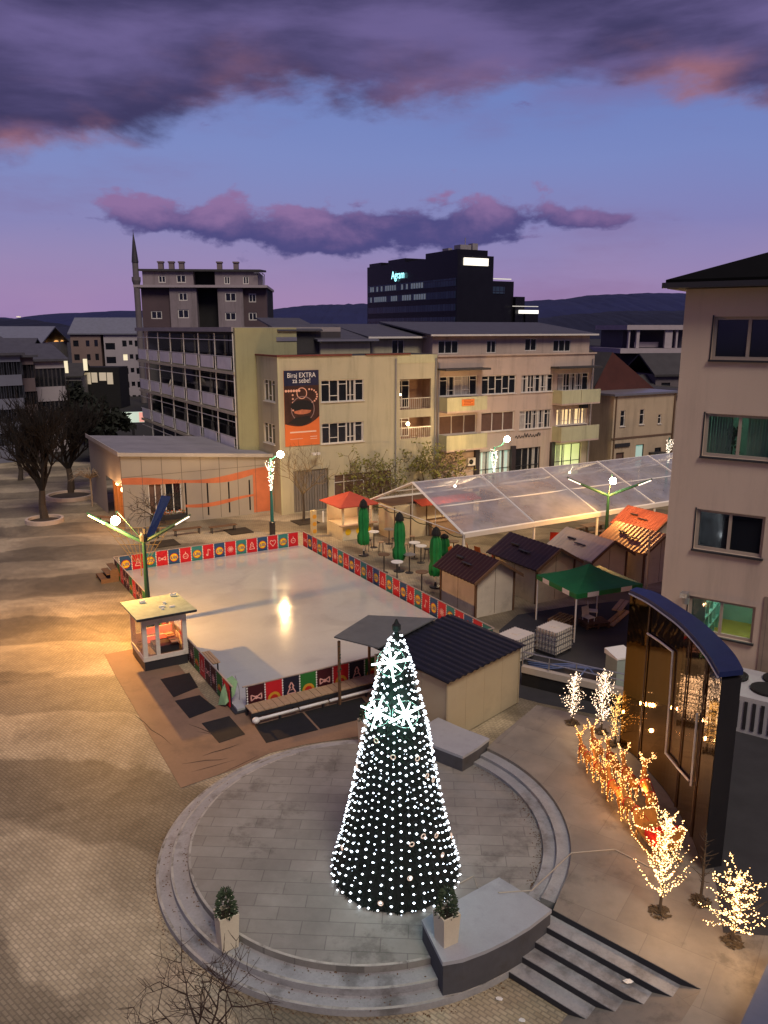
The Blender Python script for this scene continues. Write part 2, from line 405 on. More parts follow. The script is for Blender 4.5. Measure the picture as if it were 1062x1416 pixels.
# service yard behind the glass wall
b = MB()
yard = [G(985,1185,PZ)[:2], G(1000,1290,PZ)[:2], (26, 13), (26, 25.6), (12.2, 26.6), G(905, 985, PZ)[:2], G(930,1040,PZ)[:2], G(962,1110,PZ)[:2]]
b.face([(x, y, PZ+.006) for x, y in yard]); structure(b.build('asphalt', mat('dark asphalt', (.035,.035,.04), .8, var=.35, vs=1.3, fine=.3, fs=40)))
b = MB(); yp = [G(x, y)[:2] for x, y in ((690,872),(716,850),(790,838),(905,826),(960,900),(880,1000),(745,972),(700,960))]  # dark sheet over the paving; the black shade before the huts is its colour
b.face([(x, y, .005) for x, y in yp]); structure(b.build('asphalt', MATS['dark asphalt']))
# --- round stage
st = thing('stage', 'round pale stone stage with curved steps under the lit Christmas tree', 'stage', (SC[0], SC[1], 0))
def loc_arc(r, a0, a1, n): return [(x-SC[0], y-SC[1]) for x, y in arc(r, a0, a1, n)]
A0, A1 = 46, 318
b = MB(); b.prism(loc_arc(4.62, 0, 360, 96)[:-1], .004, .46); b.build('disc', M['stone'], st)
def ring(r0, r1, a0, a1, z, name='step', m=None, n=80):
    b = MB(); o = loc_arc(r1, a0, a1, n); i = loc_arc(r0, a0, a1, n)
    b.prism(o+i[::-1], .003, z); b.build(name, m or M['step'], st)
ring(4.623, 5.06, A0, A1, .31); ring(5.063, 5.42, A0, A1, .16)
ring(4.623, 4.95, -34, A0-.2, .555, n=40); ring(4.953, 5.297, -34, A0-.2, .655, n=40)
for r, z, a0, a1 in ((4.62, .462, 120, 318), (5.06, .312, 120, 318), (5.42, .162, 100, 318)):    # worn dark nosing with leaves caught on the step edge
    o = loc_arc(r-.01, a0, a1, 90); i = loc_arc(r-.07, a0, a1, 90)
    b = MB(); b.strip([(*p, z) for p in o], [(*p, z) for p in i])
    b.build('nosing', mat('worn stone edge', (.36,.34,.31), .7, var=.5, vs=3, dirt=.8), st)
# --- podium slabs
def podium(poly_px, z, label):
    pts = [G(x, y, z)[:2] for x, y in poly_px]
    c = (sum(p[0] for p in pts)/len(pts), sum(p[1] for p in pts)/len(pts))
    t = thing('podium', label, 'podium', (*c, 0))
    loc = [(p[0]-c[0], p[1]-c[1]) for p in pts]
    b = MB(); b.prism([(x*.985, y*.985) for x, y in loc], .01, z-.09); b.build('base', mat('shaded podium side', (.07,.07,.08), .8, var=.3, vs=2, dirt=.5), t)  # the shade on the sides is put into this dark base colour
    b = MB(); b.prism(loc, z-.087, z); b.build('top_slab', M['podium'], t)
    return t
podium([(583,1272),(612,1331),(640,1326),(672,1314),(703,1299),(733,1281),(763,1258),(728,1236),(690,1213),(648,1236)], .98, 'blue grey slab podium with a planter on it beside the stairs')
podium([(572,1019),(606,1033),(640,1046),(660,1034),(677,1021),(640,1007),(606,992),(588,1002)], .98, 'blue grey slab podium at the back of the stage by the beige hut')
# --- straight stairs and ramp
st2 = thing('stairs', 'straight flight of stone stairs with shade dark risers beside the podium', 'stairs', (*SF.O[:2], 0), SF.rz)
for k in range(1, 5):
    b = MB(); b.box(-.9 if k > 1 else -.25, SL-.02, -.4*k, -.4*(k-1)-.003, .005, PZ-.15*k); b.build('step', M['step'], st2)
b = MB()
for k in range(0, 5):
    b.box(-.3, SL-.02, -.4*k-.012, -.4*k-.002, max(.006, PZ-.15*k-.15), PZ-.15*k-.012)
b.build('riser', mat('shade dark stair risers', (.03,.03,.035), .8, var=.3), st2)  # riser shade is put into this near-black colour
b = MB(); n = b.vert((1.3,-.003,0),(SL,-.003,PZ),(SL,-6,PZ),(1.3,-6,0.0),(SL,-.003,-.02),(SL,-6,-.02))
for f in ((0,3,2,1),(0,1,4),(3,5,2),(1,2,5,4)): b.f.append(f); b.m.append(0)
ro = b.build('ramp', M['plaza']); ro.location = (*SF.O[:2], 0); ro.rotation_euler = (0,0,radians(SF.rz)); structure(ro)
# --- low wall corner
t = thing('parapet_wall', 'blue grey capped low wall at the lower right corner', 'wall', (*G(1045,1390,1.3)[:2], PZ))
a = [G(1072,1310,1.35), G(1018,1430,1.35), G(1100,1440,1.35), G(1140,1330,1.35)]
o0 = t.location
b = MB(); b.prism([(p[0]-o0.x, p[1]-o0.y) for p in a][::1], 0, .5); b.build('wall_body', mat('cool lit wall', (.10,.12,.19), .6, var=.2), t)  # blue of the missing warm light is put into the wall colour
b = MB(); b.prism([((p[0]-o0.x)*1.04, (p[1]-o0.y)*1.04) for p in a], .503, .6); b.build('coping', MATS['cool lit wall'], t)
# ================================================================== planters with clipped shrubs
def planter(px, py, z, w, h, label, slabel, seed):
    c = G(px, py, z); r = random.Random(seed)
    t = thing('planter', label, 'planter', c, 30, 'tall cream planters round the stage')
    b = MB()
    n = b.vert(*[(sx*w*.42, sy*w*.42, 0) for sx, sy in ((-1,-1),(1,-1),(1,1),(-1,1))], *[(sx*w*.5, sy*w*.5, h) for sx, sy in ((-1,-1),(1,-1),(1,1),(-1,1))],
               *[(sx*w*.43, sy*w*.43, h) for sx, sy in ((-1,-1),(1,-1),(1,1),(-1,1))], *[(sx*w*.43, sy*w*.43, h-.1) for sx, sy in ((-1,-1),(1,-1),(1,1),(-1,1))])
    for k in range(4):
        l = (k+1) % 4
        for q in ((k,l,4+l,4+k),(4+k,4+l,8+l,8+k),(8+k,8+l,12+l,12+k)): b.f.append(tuple(n+i for i in q)); b.m.append(0)
    b.f.append(tuple(n+i for i in (3,2,1,0))); b.m.append(0)
    b.build('box', mat('cream planter', (.62,.55,.42), .5, var=.12, dirt=.15), t)
    b = MB(); b.face([(sx*w*.43, sy*w*.43, h-.1) for sx, sy in ((-1,-1),(1,-1),(1,1),(-1,1))]); b.build('soil', mat('soil', (.03,.022,.015), .95), t)
    s = thing('shrub', slabel, 'shrub', (c[0], c[1], z+h-.09), 0, 'clipped shrubs in planters'); s.scale = (.82, .82, .74)
    b = MB(); b.tube([(0,0,-.02),(.01,0,.2),(0,.01,.5)], [.02,.018,.008], 6); b.build('stem', M['bark'], s)
    b = MB()
    for i in range(520):
        zz = r.random()**.8*.78; rr = (.26*(1-zz/.85)**.5+.03)*(.45+.55*r.random()**.4); a = r.random()*2*pi
        p = Vector((rr*cos(a), rr*sin(a), zz+.05)); d = Vector((cos(a)+r.uniform(-.6,.6), sin(a)+r.uniform(-.6,.6), r.uniform(-.2,.9))).normalized()*r.uniform(.05,.1)
        u = d.orthogonal().normalized()*.025
        b.face([p-u, p+u, p+d+u*.3, p+d-u*.3])
    b.build('foliage', mat('dark shrub leaves', (.03,.05,.022), .7, var=.6, vs=6), s)
    b = MB()
    for i in range(26):
        a = i*.75; zz = .08+i*.024; rr = .26*(1-zz/.85)**.5+.05
        b.octa((rr*cos(a), rr*sin(a), zz), .011)
    b.build('light_string', glow('dim shrub bulb', (1, .8, .5), .5), s)
planter(315, 1306, .31, .44, .84, 'cream planter at the front left edge of the round stage', 'clipped shrub in the planter at the front left of the stage', 1)
planter(617, 1300, .98, .42, .70, 'cream planter standing on the blue grey podium', 'bushy shrub in the planter on the podium', 2)
planter(507, 1032, .31, .44, .95, 'cream planter half hidden behind the Christmas tree', 'clipped shrub behind the Christmas tree', 3)
# ================================================================== the Christmas tree
TC = G(547, 1203, .46); TZ = .47
ct = thing('christmas_tree', 'tall cone Christmas tree covered with white bulbs and three glowing snowflakes', 'Christmas tree', (TC[0], TC[1], TZ))
prof = []
for py, hw in ((1203,88),(1190,87),(1150,74),(1100,62),(1050,52),(1000,43),(960,32),(925,24),(895,13),(872,5)):
    w = AtY(547, py, TC[1]); dep = TC[1]*cos(PITCH)-(w[2]-CAM_H)*sin(PITCH)
    prof.append((hw*dep/FOC, w[2]-TZ))
TH = prof[-1][1]
def trad(z):
    for (r0, z0), (r1, z1) in zip(prof, prof[1:]):
        if z <= z1: return r0+(r1-r0)*max(0, min(1, (z-z0)/(z1-z0+1e-9)))
    return prof[-1][0]
r = random.Random(5)
b = MB(); b.lathe([(max(.03, trad(TH*i/30)-.06), .02+TH*i/30) for i in range(31)], n=48); b.build('trunk_cone', mat('tree netting', (.003,.005,.004), .9, var=.4), ct)
b = MB()
for i in range(7000):
    z = TH*(1-sqrt(r.random()))*.995; a = r.random()*2*pi; R = trad(z)
    p = Vector((cos(a)*(R-.07), sin(a)*(R-.07), z)); d = Vector((cos(a)+r.uniform(-.5,.5), sin(a)+r.uniform(-.5,.5), r.uniform(-.55,.35))).normalized()*r.uniform(.07,.15)
    u = d.cross(Vector((0,0,1))).normalized()*r.uniform(.012,.03)
    b.face([p-u, p+u, p+d])
b.build('foliage', mat('fir needles', (.004,.010,.006), .9, var=.7, vs=4), ct)
NS = 38
for s_ in range(NS):
    a = 2*pi*s_/NS; b = MB(); top = TH*(.98 if s_ % 2 == 0 else .82 if s_ % 4 == 1 else .62)
    z = .03+r.uniform(0, .1)
    while z < top:
        aa = a+r.gauss(0, .011); R = trad(z)+.025
        b.octa((cos(aa)*R, sin(aa)*R, z), r.choice((.024, .028, .032, .036)))
        z += r.uniform(.17, .215)
    b.build('light_string', M['bulb_w'], ct)
tw = MB()
for i in range(260):
    z = TH*(.38+.2*r.random()) if i < 110 else TH*r.random()**1.3*.97
    a = r.random()*2*pi; R = trad(z)+.03; tw.octa((cos(a)*R, sin(a)*R, z), r.uniform(.008,.016))
tw.build('light_garland', glow('blue white bulb', (.7, .82, 1.0), 5.0), ct)
gold = glow('glowing gold bauble', (1.0, .5, .2), .35)  # weak emission stands in for the baubles' warm gleam
for i in range(34):
    z = TH*r.uniform(.04, .62); a = r.random()*2*pi; R = trad(z)+.05
    b = MB(); c = Vector((cos(a)*R, sin(a)*R, z)); e1 = Vector((-sin(a), cos(a), 0)); e2 = Vector((0,0,1))
    b.tube([c+(e1*cos(t*pi/5)+e2*sin(t*pi/5))*.055 for t in range(11)], .014, 5, cap=False); b.build('bauble', gold, ct)
flake = glow('snowflake tube', (.8, 1.0, .94), 6.0, True)
def snowflake(px, py, size, rot):
    w = AtY(px, py, TC[1]); z = w[2]-TZ; R = trad(z)+.16
    # seat it on the camera-facing flank of the cone
    ang = atan2(w[1]-TC[1]-R*1.0, w[0]-TC[0])
    dx = max(-R*.85, min(R*.85, (w[0]-TC[0])*.93)); dy = -sqrt(max(R*R-dx*dx, .01))
    zz = z-.12*R
    c = Vector((dx, dy, zz)); nrm = Vector((dx*.45, dy, R*.35)).normalized(); e1 = Vector((0,0,1)).cross(nrm).normalized(); e2 = nrm.cross(e1)
    b = MB()
    for k in range(8):
        t = rot+k*pi/4; L = size*(1.0 if k % 2 == 0 else .62); d = e1*cos(t)+e2*sin(t)
        b.tube([c+d*.04, c+d*L], [.032, .02] if k % 2 == 0 else [.026, .018], 6)
    b.ball(c, .06, 8, 5)
    s = b.build('snowflake', flake, ct)
    b = MB(); b.tube([c-nrm*.03+(e1*cos(t*pi/12)+e2*sin(t*pi/12))*size*.72 for t in range(25)], .005, 5, cap=False)
    b.build('ring', glow('snowflake hoop', (.4, .8, .75), .08), s)
    wl = Vector((TC[0], TC[1], TZ))+c+nrm*.3
    lamp('snowflake_light', wl, 24, (.2, 1.0, .7), .15)
snowflake(540, 903, .45, 1.75); snowflake(520, 965, .42, 1.35); snowflake(561, 964, .42, 1.95)
b = MB(); b.lathe([(.05,0),(.1,.04),(.1,.16),(.06,.2),(.02,.3)], (0,0,TH-.02), 10); b.build('finial', M['dark'], ct)
lamp('tree_light', (TC[0]-1.2, TC[1]-2.6, 2.2), 14, (.9,.95,1.0), .8)
rr = random.Random(77); b = MB()                           # dry leaves blown onto the steps and against the kerbs
for i in range(900):
    if i < 620:
        R0, z = rr.choice(((4.62,.312),(5.06,.164),(5.42,.004),(5.42,.004))); a = radians(rr.uniform(140, 316)); R = R0+abs(rr.gauss(0,.10))+.02; p = Vector((SC[0]+R*cos(a), SC[1]+R*sin(a), z+.008))
    else: a = radians(rr.uniform(-30,44)); R = 4.60-abs(rr.gauss(0,.12)); p = Vector((SC[0]+R*cos(a), SC[1]+R*sin(a), .47))
    t = rr.random()*pi; s_ = rr.uniform(.012,.032); u = Vector((cos(t), sin(t), rr.uniform(-.3,.3)))*s_; w = Vector((-sin(t), cos(t), rr.uniform(0,.4)))*s_*.6
    b.face([p-u, p+w, p+u, p-w])
tag(b.build('leaf_litter', mat('dry leaves', (.11,.06,.03), .9, var=.7, vs=9)), kind='stuff')
b = MB()
pts = [G(635,1222,.47), G(655,1212,.49), G(660,1228,.47), G(690,1235,.985), G(735,1232,.985), G(790,1180,.77), G(850,1175,.765), G(900,1200,.765)]
b.tube([(p[0], p[1], p[2]+.012) for p in pts], .014, 5)
tag(b.build('power_cable', mat('pale cable', (.4,.36,.3), .6)), 'thin pale cable running from the tree across the plaza', 'cable')
for i, (px, py, z, lb) in enumerate(((690,1382,0,'white crumpled paper scrap below the stairs'),(637,1375,0,'small white scrap of litter beside the podium wall'),(868,1358,.5,'white plastic bag lying on the stairs'),(722,1412,0,'flat white paper scrap at the foot of the stairs'))):
    c = G(px, py, z); rr = random.Random(i); b = MB()
    n = 7; ring0 = [(.06*(1+.5*rr.random())*cos(2*pi*k/n)*(1.4 if i == 2 else 1), .045*(1+.6*rr.random())*sin(2*pi*k/n), .01+.03*rr.random()) for k in range(n)]
    for k in range(n): b.face([(0,0,.03), ring0[k], ring0[(k+1) % n]])
    o = b.build('litter', M['white']); o.location = c; tag(o, lb, 'litter', 'scraps of litter round the stairs')
# ================================================================== ice rink
c0 = G(324, 953, 1.0); RK = Fr((c0[0], c0[1], 0))
RL = (RK.loc(G(147,767,1.0))[1]+RK.loc(G(425,738,1.0))[1])/2
RW = RK.loc(G(425,738,1.0))[0]
rink = thing('ice_rink', 'pale grey ice surface of the open air rink', 'ice rink', RK.O, RZ)
def ice_mat():
    m = mat('rink ice', (.43,.45,.445), .16, var=.16, vs=.35, fine=.05, fs=8, bump=.12, bs=2.6, spec=.6)
    N = NT(m.node_tree); bs = m.node_tree.nodes['Principled BSDF']; tc = N.n('ShaderNodeTexCoord')
    src = bs.inputs['Base Color'].links[0].from_socket; acc = None
    for ang, sc_ in ((20, (.5, 14, 1)), (-35, (.6, 17, 1)), (75, (.45, 12, 1)), (120, (.7, 20, 1))):      # skate scratches
        mp = N.n('ShaderNodeMapping'); mp.inputs['Rotation'].default_value = (0, 0, radians(ang)); mp.inputs['Scale'].default_value = sc_; N.l(tc.outputs['Object'], mp.inputs[0])
        n = N.n('ShaderNodeTexNoise', i_Scale=1.2, i_Detail=3.0, i_Distortion=.6); N.l(mp.outputs[0], n.inputs[0]); v = N.ss(n.outputs[0], .64, .72)
        acc = v if acc is None else N.math('MAXIMUM', acc, v)
    wet = N.n('ShaderNodeTexNoise', i_Scale=.28, i_Detail=5.0, i_Distortion=1.0); N.l(tc.outputs['Object'], wet.inputs[0])
    c = N.mix(N.math('MULTIPLY', acc, .09), src, (.62, .62, .62, 1)); w_ = N.ss(wet.outputs[0], .5, .62)
    c = N.mix(N.math('MULTIPLY', w_, .15), c, (.2, .19, .18, 1))
    N.l(c, bs.inputs['Base Color']); N.l(N.math('MULTIPLY_ADD', w_, -.05, N.math('MULTIPLY_ADD', acc, .06, .13)), bs.inputs['Roughness'])
    return m
b = MB(); b.box(.12, RW-.12, .12, RL-.12, .06, .14); b.build('ice', ice_mat(), rink)
b = MB(); b.box(-.02, RW+.02, -.02, RL+.02, .005, .06); b.build('base_frame', M['dark_metal'], rink)
# printed banners
PC = {'red': (.52,.012,.022), 'blue': (.02,.07,.18), 'tealb': (.03,.2,.2), 'maroon': (.05,.006,.012), 'greenb': (.02,.16,.03), 'navy': (.012,.012,.03)}
for k, v in PC.items(): M[k+'_banner'] = mat(k+' banner print', v, .55, var=.12, vs=3, fine=.05)
M['pink_print'] = mat('pale pink print', (.75,.4,.36), .6, var=0, fine=0); M['yellow_print'] = mat('yellow print', (.75,.5,.02), .55, var=0, fine=0); M['white_print'] = mat('white print', (.75,.74,.72), .6, var=0, fine=0); M['blue_print'] = mat('blue print', (.03,.06,.28), .6, var=0, fine=0)
M['amber_print'] = mat('amber print', (.6,.3,.03), .6, var=0, fine=0)
PW = .69
def disc_(b, cx, cz, r, y, m, n=18):
    b.face([(cx+r*cos(2*pi*k/n), y, cz+r*sin(2*pi*k/n)) for k in range(n)], m)
def ring_(b, cx, cz, r, w, y, m, n=18):
    for k in range(n):
        a, c = 2*pi*k/n, 2*pi*(k+1)/n
        b.face([(cx+(r)*cos(a), y, cz+r*sin(a)), (cx+r*cos(c), y, cz+r*sin(c)), (cx+(r-w)*cos(c), y, cz+(r-w)*sin(c)), (cx+(r-w)*cos(a), y, cz+(r-w)*sin(a))], m)
def line_(b, pts, w, y, m):
    for (x0, z0), (x1, z1) in zip(pts, pts[1:]):
        l = sqrt((x1-x0)**2+(z1-z0)**2)+1e-9; nx, nz = -(z1-z0)/l*w/2, (x1-x0)/l*w/2
        b.face([(x0-nx,y,z0-nz),(x1-nx,y,z1-nz),(x1+nx,y,z1+nz),(x0+nx,y,z0+nz)], m)
def emblem(kind):
    b = MB(); y = -.026; cx, cz = PW/2, .5
    if kind == 'badge':                                     # yellow roundel with a red rim and short blue word
        disc_(b, cx, cz, .25, y, 0); ring_(b, cx, cz, .255, .035, y-.003, 1)
        line_(b, [(cx-.15,cz+.08),(cx-.15,cz-.08),(cx-.07,cz-.08)], .04, y-.005, 2); line_(b, [(cx-.03,cz-.08),(cx-.03,cz+.03)], .04, y-.005, 2)
        line_(b, [(cx+.03,cz-.08),(cx+.03,cz+.08),(cx+.08,cz+.06),(cx+.1,cz),(cx+.08,cz-.06),(cx+.03,cz-.08)], .03, y-.005, 2); line_(b, [(cx+.15,cz+.08),(cx+.15,cz-.08),(cx+.2,cz-.08)], .035, y-.005, 2)
        disc_(b, cx-.03, cz+.075, .03, y-.005, 1, 8)
        return b, ['yellow_print','red','blue_print']
    if kind == 'fir': line_(b, [(cx,cz+.26),(cx-.1,cz+.08),(cx-.04,cz+.08),(cx-.17,cz-.18),(cx+.17,cz-.18),(cx+.04,cz+.08),(cx+.1,cz+.08),(cx,cz+.26)], .045, y, 0); line_(b, [(cx-.05,cz-.05),(cx+.08,cz-.02)], .03, y, 0)
    if kind == 'heart': line_(b, [(cx,cz-.2),(cx-.2,cz+.05),(cx-.15,cz+.18),(cx-.05,cz+.18),(cx,cz+.1),(cx+.05,cz+.18),(cx+.15,cz+.18),(cx+.2,cz+.05),(cx,cz-.2)], .045, y, 0)
    if kind == 'bauble': ring_(b, cx, cz-.03, .17, .045, y, 0); line_(b, [(cx,cz+.14),(cx,cz+.24)], .05, y, 0); line_(b, [(cx-.1,cz-.03),(cx+.1,cz-.03)], .03, y, 0)
    if kind == 'note': line_(b, [(cx-.02,cz-.14),(cx-.02,cz+.2),(cx+.14,cz+.12)], .045, y, 0); disc_(b, cx-.07, cz-.14, .075, y, 0, 10)
    if kind == 'star':
        for t in range(6):
            a = t*pi/6+.2; line_(b, [(cx-.2*cos(a), cz-.2*sin(a)), (cx+.2*cos(a), cz+.2*sin(a))], .035, y-.0005*t, 0)
    if kind == 'bow': line_(b, [(cx-.2,cz+.12),(cx+.2,cz-.1),(cx+.2,cz+.12),(cx-.2,cz-.1),(cx-.2,cz+.12)], .045, y, 0); disc_(b, cx, cz, .07, y-.002, 0, 10)
    if kind == 'sunrise':
        n = 12; b.face([(cx+.25*cos(pi*k/n), y, cz-.2+.25*sin(pi*k/n)) for k in range(n+1)], 0); b.face([(cx+.15*cos(pi*k/n), y-.003, cz-.2+.15*sin(pi*k/n)) for k in range(n+1)], 1)
        return b, ['amber_print','red']
    return b, ['pink_print']
PROTO = {}
def panel(col, kind, parent, x):
    key = (col, kind)
    if key not in PROTO:
        b = MB(); b.box(.012, PW-.012, -.02, .02, .05, .98)
        p = b.build('banner_panel', M[col+'_banner'], parent)
        e, ms = emblem(kind); eo = e.build('emblem', [M[q] for q in ms], p)
        b = MB()
        pr_ = []
        for k in range(9): pr_ += [(.028, .09+k*.1), (.028, .14+k*.1), (.006, .141+k*.1), (.006, .189+k*.1)]
        b.face([(x, -.0235, z) for x, z in pr_]+[(-x, -.0235, z) for x, z in pr_[::-1]])
        b.build('dash_pattern', M['white_print'], p)
        PROTO[key] = p
    else:
        s = PROTO[key]; p = s.copy(); COL.objects.link(p); p.parent = parent
        for c in kids(s): q = c.copy(); COL.objects.link(q); q.parent = p
    p.location = (x, 0, 0)
def fence(label, o, rz, length, seq):
    t = thing('banner_fence', label, 'fence', o, rz, 'banner fences round the ice rink')
    n = int(length/PW); off = (length-n*PW)/2
    for i in range(n):
        c, k = seq[i % len(seq)]; panel(c, k, t, off+i*PW)
    b = MB(); b.box(0, length, -.025, .025, .985, 1.02); b.build('top_rail', mat('fence rail', (.35,.3,.27), .5), t)
    for i in range(0, n+1, 3): b = MB(); b.box(off+i*PW-.02, off+i*PW+.02, .024, .07, .05, .98); b.build('fence_post', M['dark_metal'], t)
bright = [('red','fir'),('tealb','badge'),('red','bow'),('blue','badge'),('red','bauble'),('tealb','badge'),('red','note'),('blue','badge'),('red','star'),('tealb','badge'),('red','fir'),('blue','badge'),('red','heart'),('tealb','badge'),('red','bauble'),('blue','badge')]
dim = [('maroon','bow'),('red','sunrise'),('navy','fir'),('greenb','sunrise')]
dimr = [('maroon','star'),('greenb','sunrise'),('red','fir'),('maroon','bow')]
W = lambda x, y, z=0: RK.wor((x, y, z))
fence('red and blue banner fence along the far side of the rink', W(0, RL), RZ, RW, [('blue','badge')]+bright)
fence('long red and blue banner fence on the market side of the rink', W(RW, RL), RZ-90, RL, bright[2:]+bright[:2])
fence('dark red banner fence on the kiosk side of the rink', W(0, RL), RZ-90, RL-.2, dimr)
fence('dim red and green banner fence on the front of the rink by the planks', W(.3, 0), RZ, RW-.3, dim)
# wooden platform in front
t = thing('plank_platform', 'long wooden plank walkway along the front of the rink', 'walkway', RK.wor((.3, -.85, 0)), RZ)
b = MB()
for i in range(26): b.box(.2*i*1.25, .2*(i+.94)*1.25, 0, .66, .34+.004*(i % 3), .385+.004*(i % 3))
b.build('planks', M['wood'], t)
for i in range(5):
    for y in (.02, .56): b = MB(); b.box(i*1.55, i*1.55+.08, y, y+.08, .0, .335); b.build('leg', M['dark_metal'], t)
b = MB(); b.box(-.02, 6.6, -.03, -.005, .2, .335); b.build('fascia', M['dark_metal'], t)
t = thing('pipe', 'long white pipe lying in front of the plank walkway', 'pipe', RK.wor((.35, -1.12, 0)), RZ)
for i, (x0, x1) in enumerate(((.1,1.6),(1.66,2.8),(2.86,6.3))):
    b = MB(); b.tube([(x0,0,.22),(x1,0,.22)], .055, 10); b.build('pipe_section', M['white'], t, True)
b = MB(); b.ball((0,0,.2), .14, 12, 8, 0, .8); b.build('wrapped_end', M['white'], t, True)
for x in (.9, 2.6, 4.4): b = MB(); b.box(x-.03, x+.03, -.05, .05, 0, .17); b.build('support', M['dark_metal'], t)
# brown mat under everything
b = MB(); mp_ = [G(x, y) for x, y in ((160,935),(250,1090),(330,1062),(372,1042),(420,1030),(500,1018),(560,1000))]
o = Fr(RK.O)
rb = [RK.wor(p) for p in ((7.5,-3.2,0),(7.5,1,0),(-.5,1,0),(-.5,8,0),(-2.9,8,0))]
pts = [(p[0]-mp_[0][0], p[1]-mp_[0][1]) for p in mp_[0:7]+rb]
mm = mat('brown rubber matting', (.23,.145,.095), .7, var=.2, vs=.8, fine=.15, fs=10, dirt=.35, bump=.2, bs=4)
b.prism(pts, .004, .014)
mo = b.build('brown_mat', mm); mo.location = (mp_[0][0], mp_[0][1], 0); tag(mo, 'brown matting spread on the paving round the rink corner', 'mat')
b = MB(); rr = random.Random(3)
for (px, py, qx, qy, w) in ((262,1002,320,1024,.05),(270,1012,318,1019,.03),(280,1045,330,1030,.05),(250,1058,318,1048,.04),(262,1068,325,1052,.03),(185,990,235,1030,.04),(300,1072,360,1045,.03)):
    p, q = G(px, py, .0), G(qx, qy, .0); m_ = [(p[0]+(q[0]-p[0])*k/4+rr.uniform(-.05,.05), p[1]+(q[1]-p[1])*k/4+rr.uniform(-.05,.05), .012) for k in range(5)]
    b.tube(m_, [w*.1, w*.3, w*.38, w*.3, w*.1], 6)
fo = b.build('mat_fold', mat('dark mat crease', (.05,.03,.02), .8), mo); fo.location = (-mp_[0][0], -mp_[0][1], 0)
fo.name = 'fold'
for px4, lb in ((((222,940),(262,931),(274,951),(240,965)), 'square black rubber mat nearest the kiosk'), (((242,970),(276,962),(299,980),(262,994)), 'middle black rubber mat of the three beside the rink'), (((279,1001),(317,991),(339,1016),(303,1028)), 'black rubber mat farthest from the kiosk'),
               (((352,1004),(418,986),(440,1010),(368,1028)), 'wide black rubber mat under the white pipe'), (((421,985),(500,965),(520,990),(443,1009)), 'long black rubber mat in front of the planks beside the tree')):
    p = [G(x, y) for x, y in px4]; c = p[0]
    b = MB(); b.prism([(q[0]-c[0], q[1]-c[1]) for q in p], .0165, .028); o = b.build('rubber_mat', M['black']); o.location = (c[0], c[1], 0)
    tag(o, lb, 'mat', 'black rubber mats by the rink')
# flag banner lying at the corner
t = thing('flag_banner', 'green drop shaped flag banner with a red print at the rink corner', 'banner', G(318, 975))
b = MB(); P = [(-.42,-.05,.0),(-.1,-.3,.12),(.22,-.15,.45),(.3,.1,.85),(.1,.15,1.05),(-.1,.1,.95),(-.3,.0,.5)]
b.slab([Vector(p)+Vector((0,.0,.05)) for p in P], .02); b.build('flag', mat('green flag cloth', (.25,.42,.22), .7, var=.3, vs=3), t)
b = MB(); b.slab([Vector(p)*.55+Vector((-.01,-.035,.24)) for p in P], .012); b.build('print', mat('red flag print', (.6,.12,.06), .7, var=.4, vs=6), t)
b = MB(); b.tube([(.35,.15,.0),(.33,.14,.6),(.2,.16,1.1)], .012, 5); b.build('pole', M['metal'], t)
# bench seen over the left fence
def bench(label, loc, rz, L=1.5, m='wood', group='wooden benches round the square', h=.45):
    t = thing('bench', label, 'bench', loc, rz, group)
    b = MB()
    for k in range(4): b.box(0, L, -.2+k*.11, -.2+k*.11+.09, h-.04, h)
    b.build('seat', M[m], t)
    for x in (.12, L-.18):
        b = MB(); b.box(x, x+.05, -.18, -.13, 0, h-.043); b.box(x, x+.05, .13, .18, 0, h-.043); b.box(x, x+.05, -.13, .13, h-.12, h-.08); b.build('leg', M['dark_metal'], t)
    return t
bench('small slatted wooden bench inside the rink fence by the kiosk', G(284,928,.0), RZ-90, 1.3, h=.85)
# ------------------------------------------------------------------ ticket kiosk
KF = Fr(G(201, 929)); kl = KF.g(183, 905)[1]
kr = KF.g(264, 921)[0]
kx, ky = max(1.7, kr), max(1.9, kl)
k = thing('ticket_kiosk', 'small white ticket kiosk with clear plastic windows and pale green roof', 'kiosk', KF.O, RZ)
b = MB(); b.box(0, kx, 0, ky, .0, .42); b.build('plinth', M['dark_metal'], k)
fr = mat('white kiosk frame', (.68,.63,.55), .6, var=.15, dirt=.3)
for x, y in ((0,0),(kx-.14,0),(0,ky-.12),(kx-.14,ky-.12)): b = MB(); b.box(x-.02, x+.16, y-.02, y+.14, .423, 2.2); b.build('corner_post', fr, k)
b = MB()
b.box(-.03, kx+.03, -.04, .0, .423, .62); b.box(-.04, -.003, .02, ky, .423, .62); b.box(kx+.003, kx+.04, 0, ky, .423, .9); b.box(0, kx, ky+.003, ky+.04, .423, .9)
b.box(.16, kx-.16, -.03, .02, 1.95, 2.2); b.box(-.03, .02, .16, ky-.15, 2.05, 2.2); b.box(.5, .66, -.018, .012, .623, 1.947)
b.build('frame', fr, k)
b = MB(); b.box(.02, kx-.02, .04, ky-.02, .43, .45); b.build('floor', M['wood_dark'], k)
clear = mat('clear plastic sheet', (.5,.46,.42), .12, var=.3, vs=4, fine=0, alpha=.22, spec=.7)
b = MB(); b.box(-.012, -.004, .14, ky-.12, .64, 2.04); b.box(.16, .5, -.01, -.004, .64, 1.94); b.box(kx+.006, kx+.012, .14, ky-.12, .92, 2.2); b.build('window', clear, k)
b = MB(); b.slab([(-.3,-.45,2.42),(kx+.35,-.45,2.42),(kx+.35,ky+.3,2.3),(-.3,ky+.3,2.3)], .07); b.build('roof', mat('pale green felt roof', (.24,.31,.26), .75, var=.3, vs=3, fine=.3, dirt=.2), k)
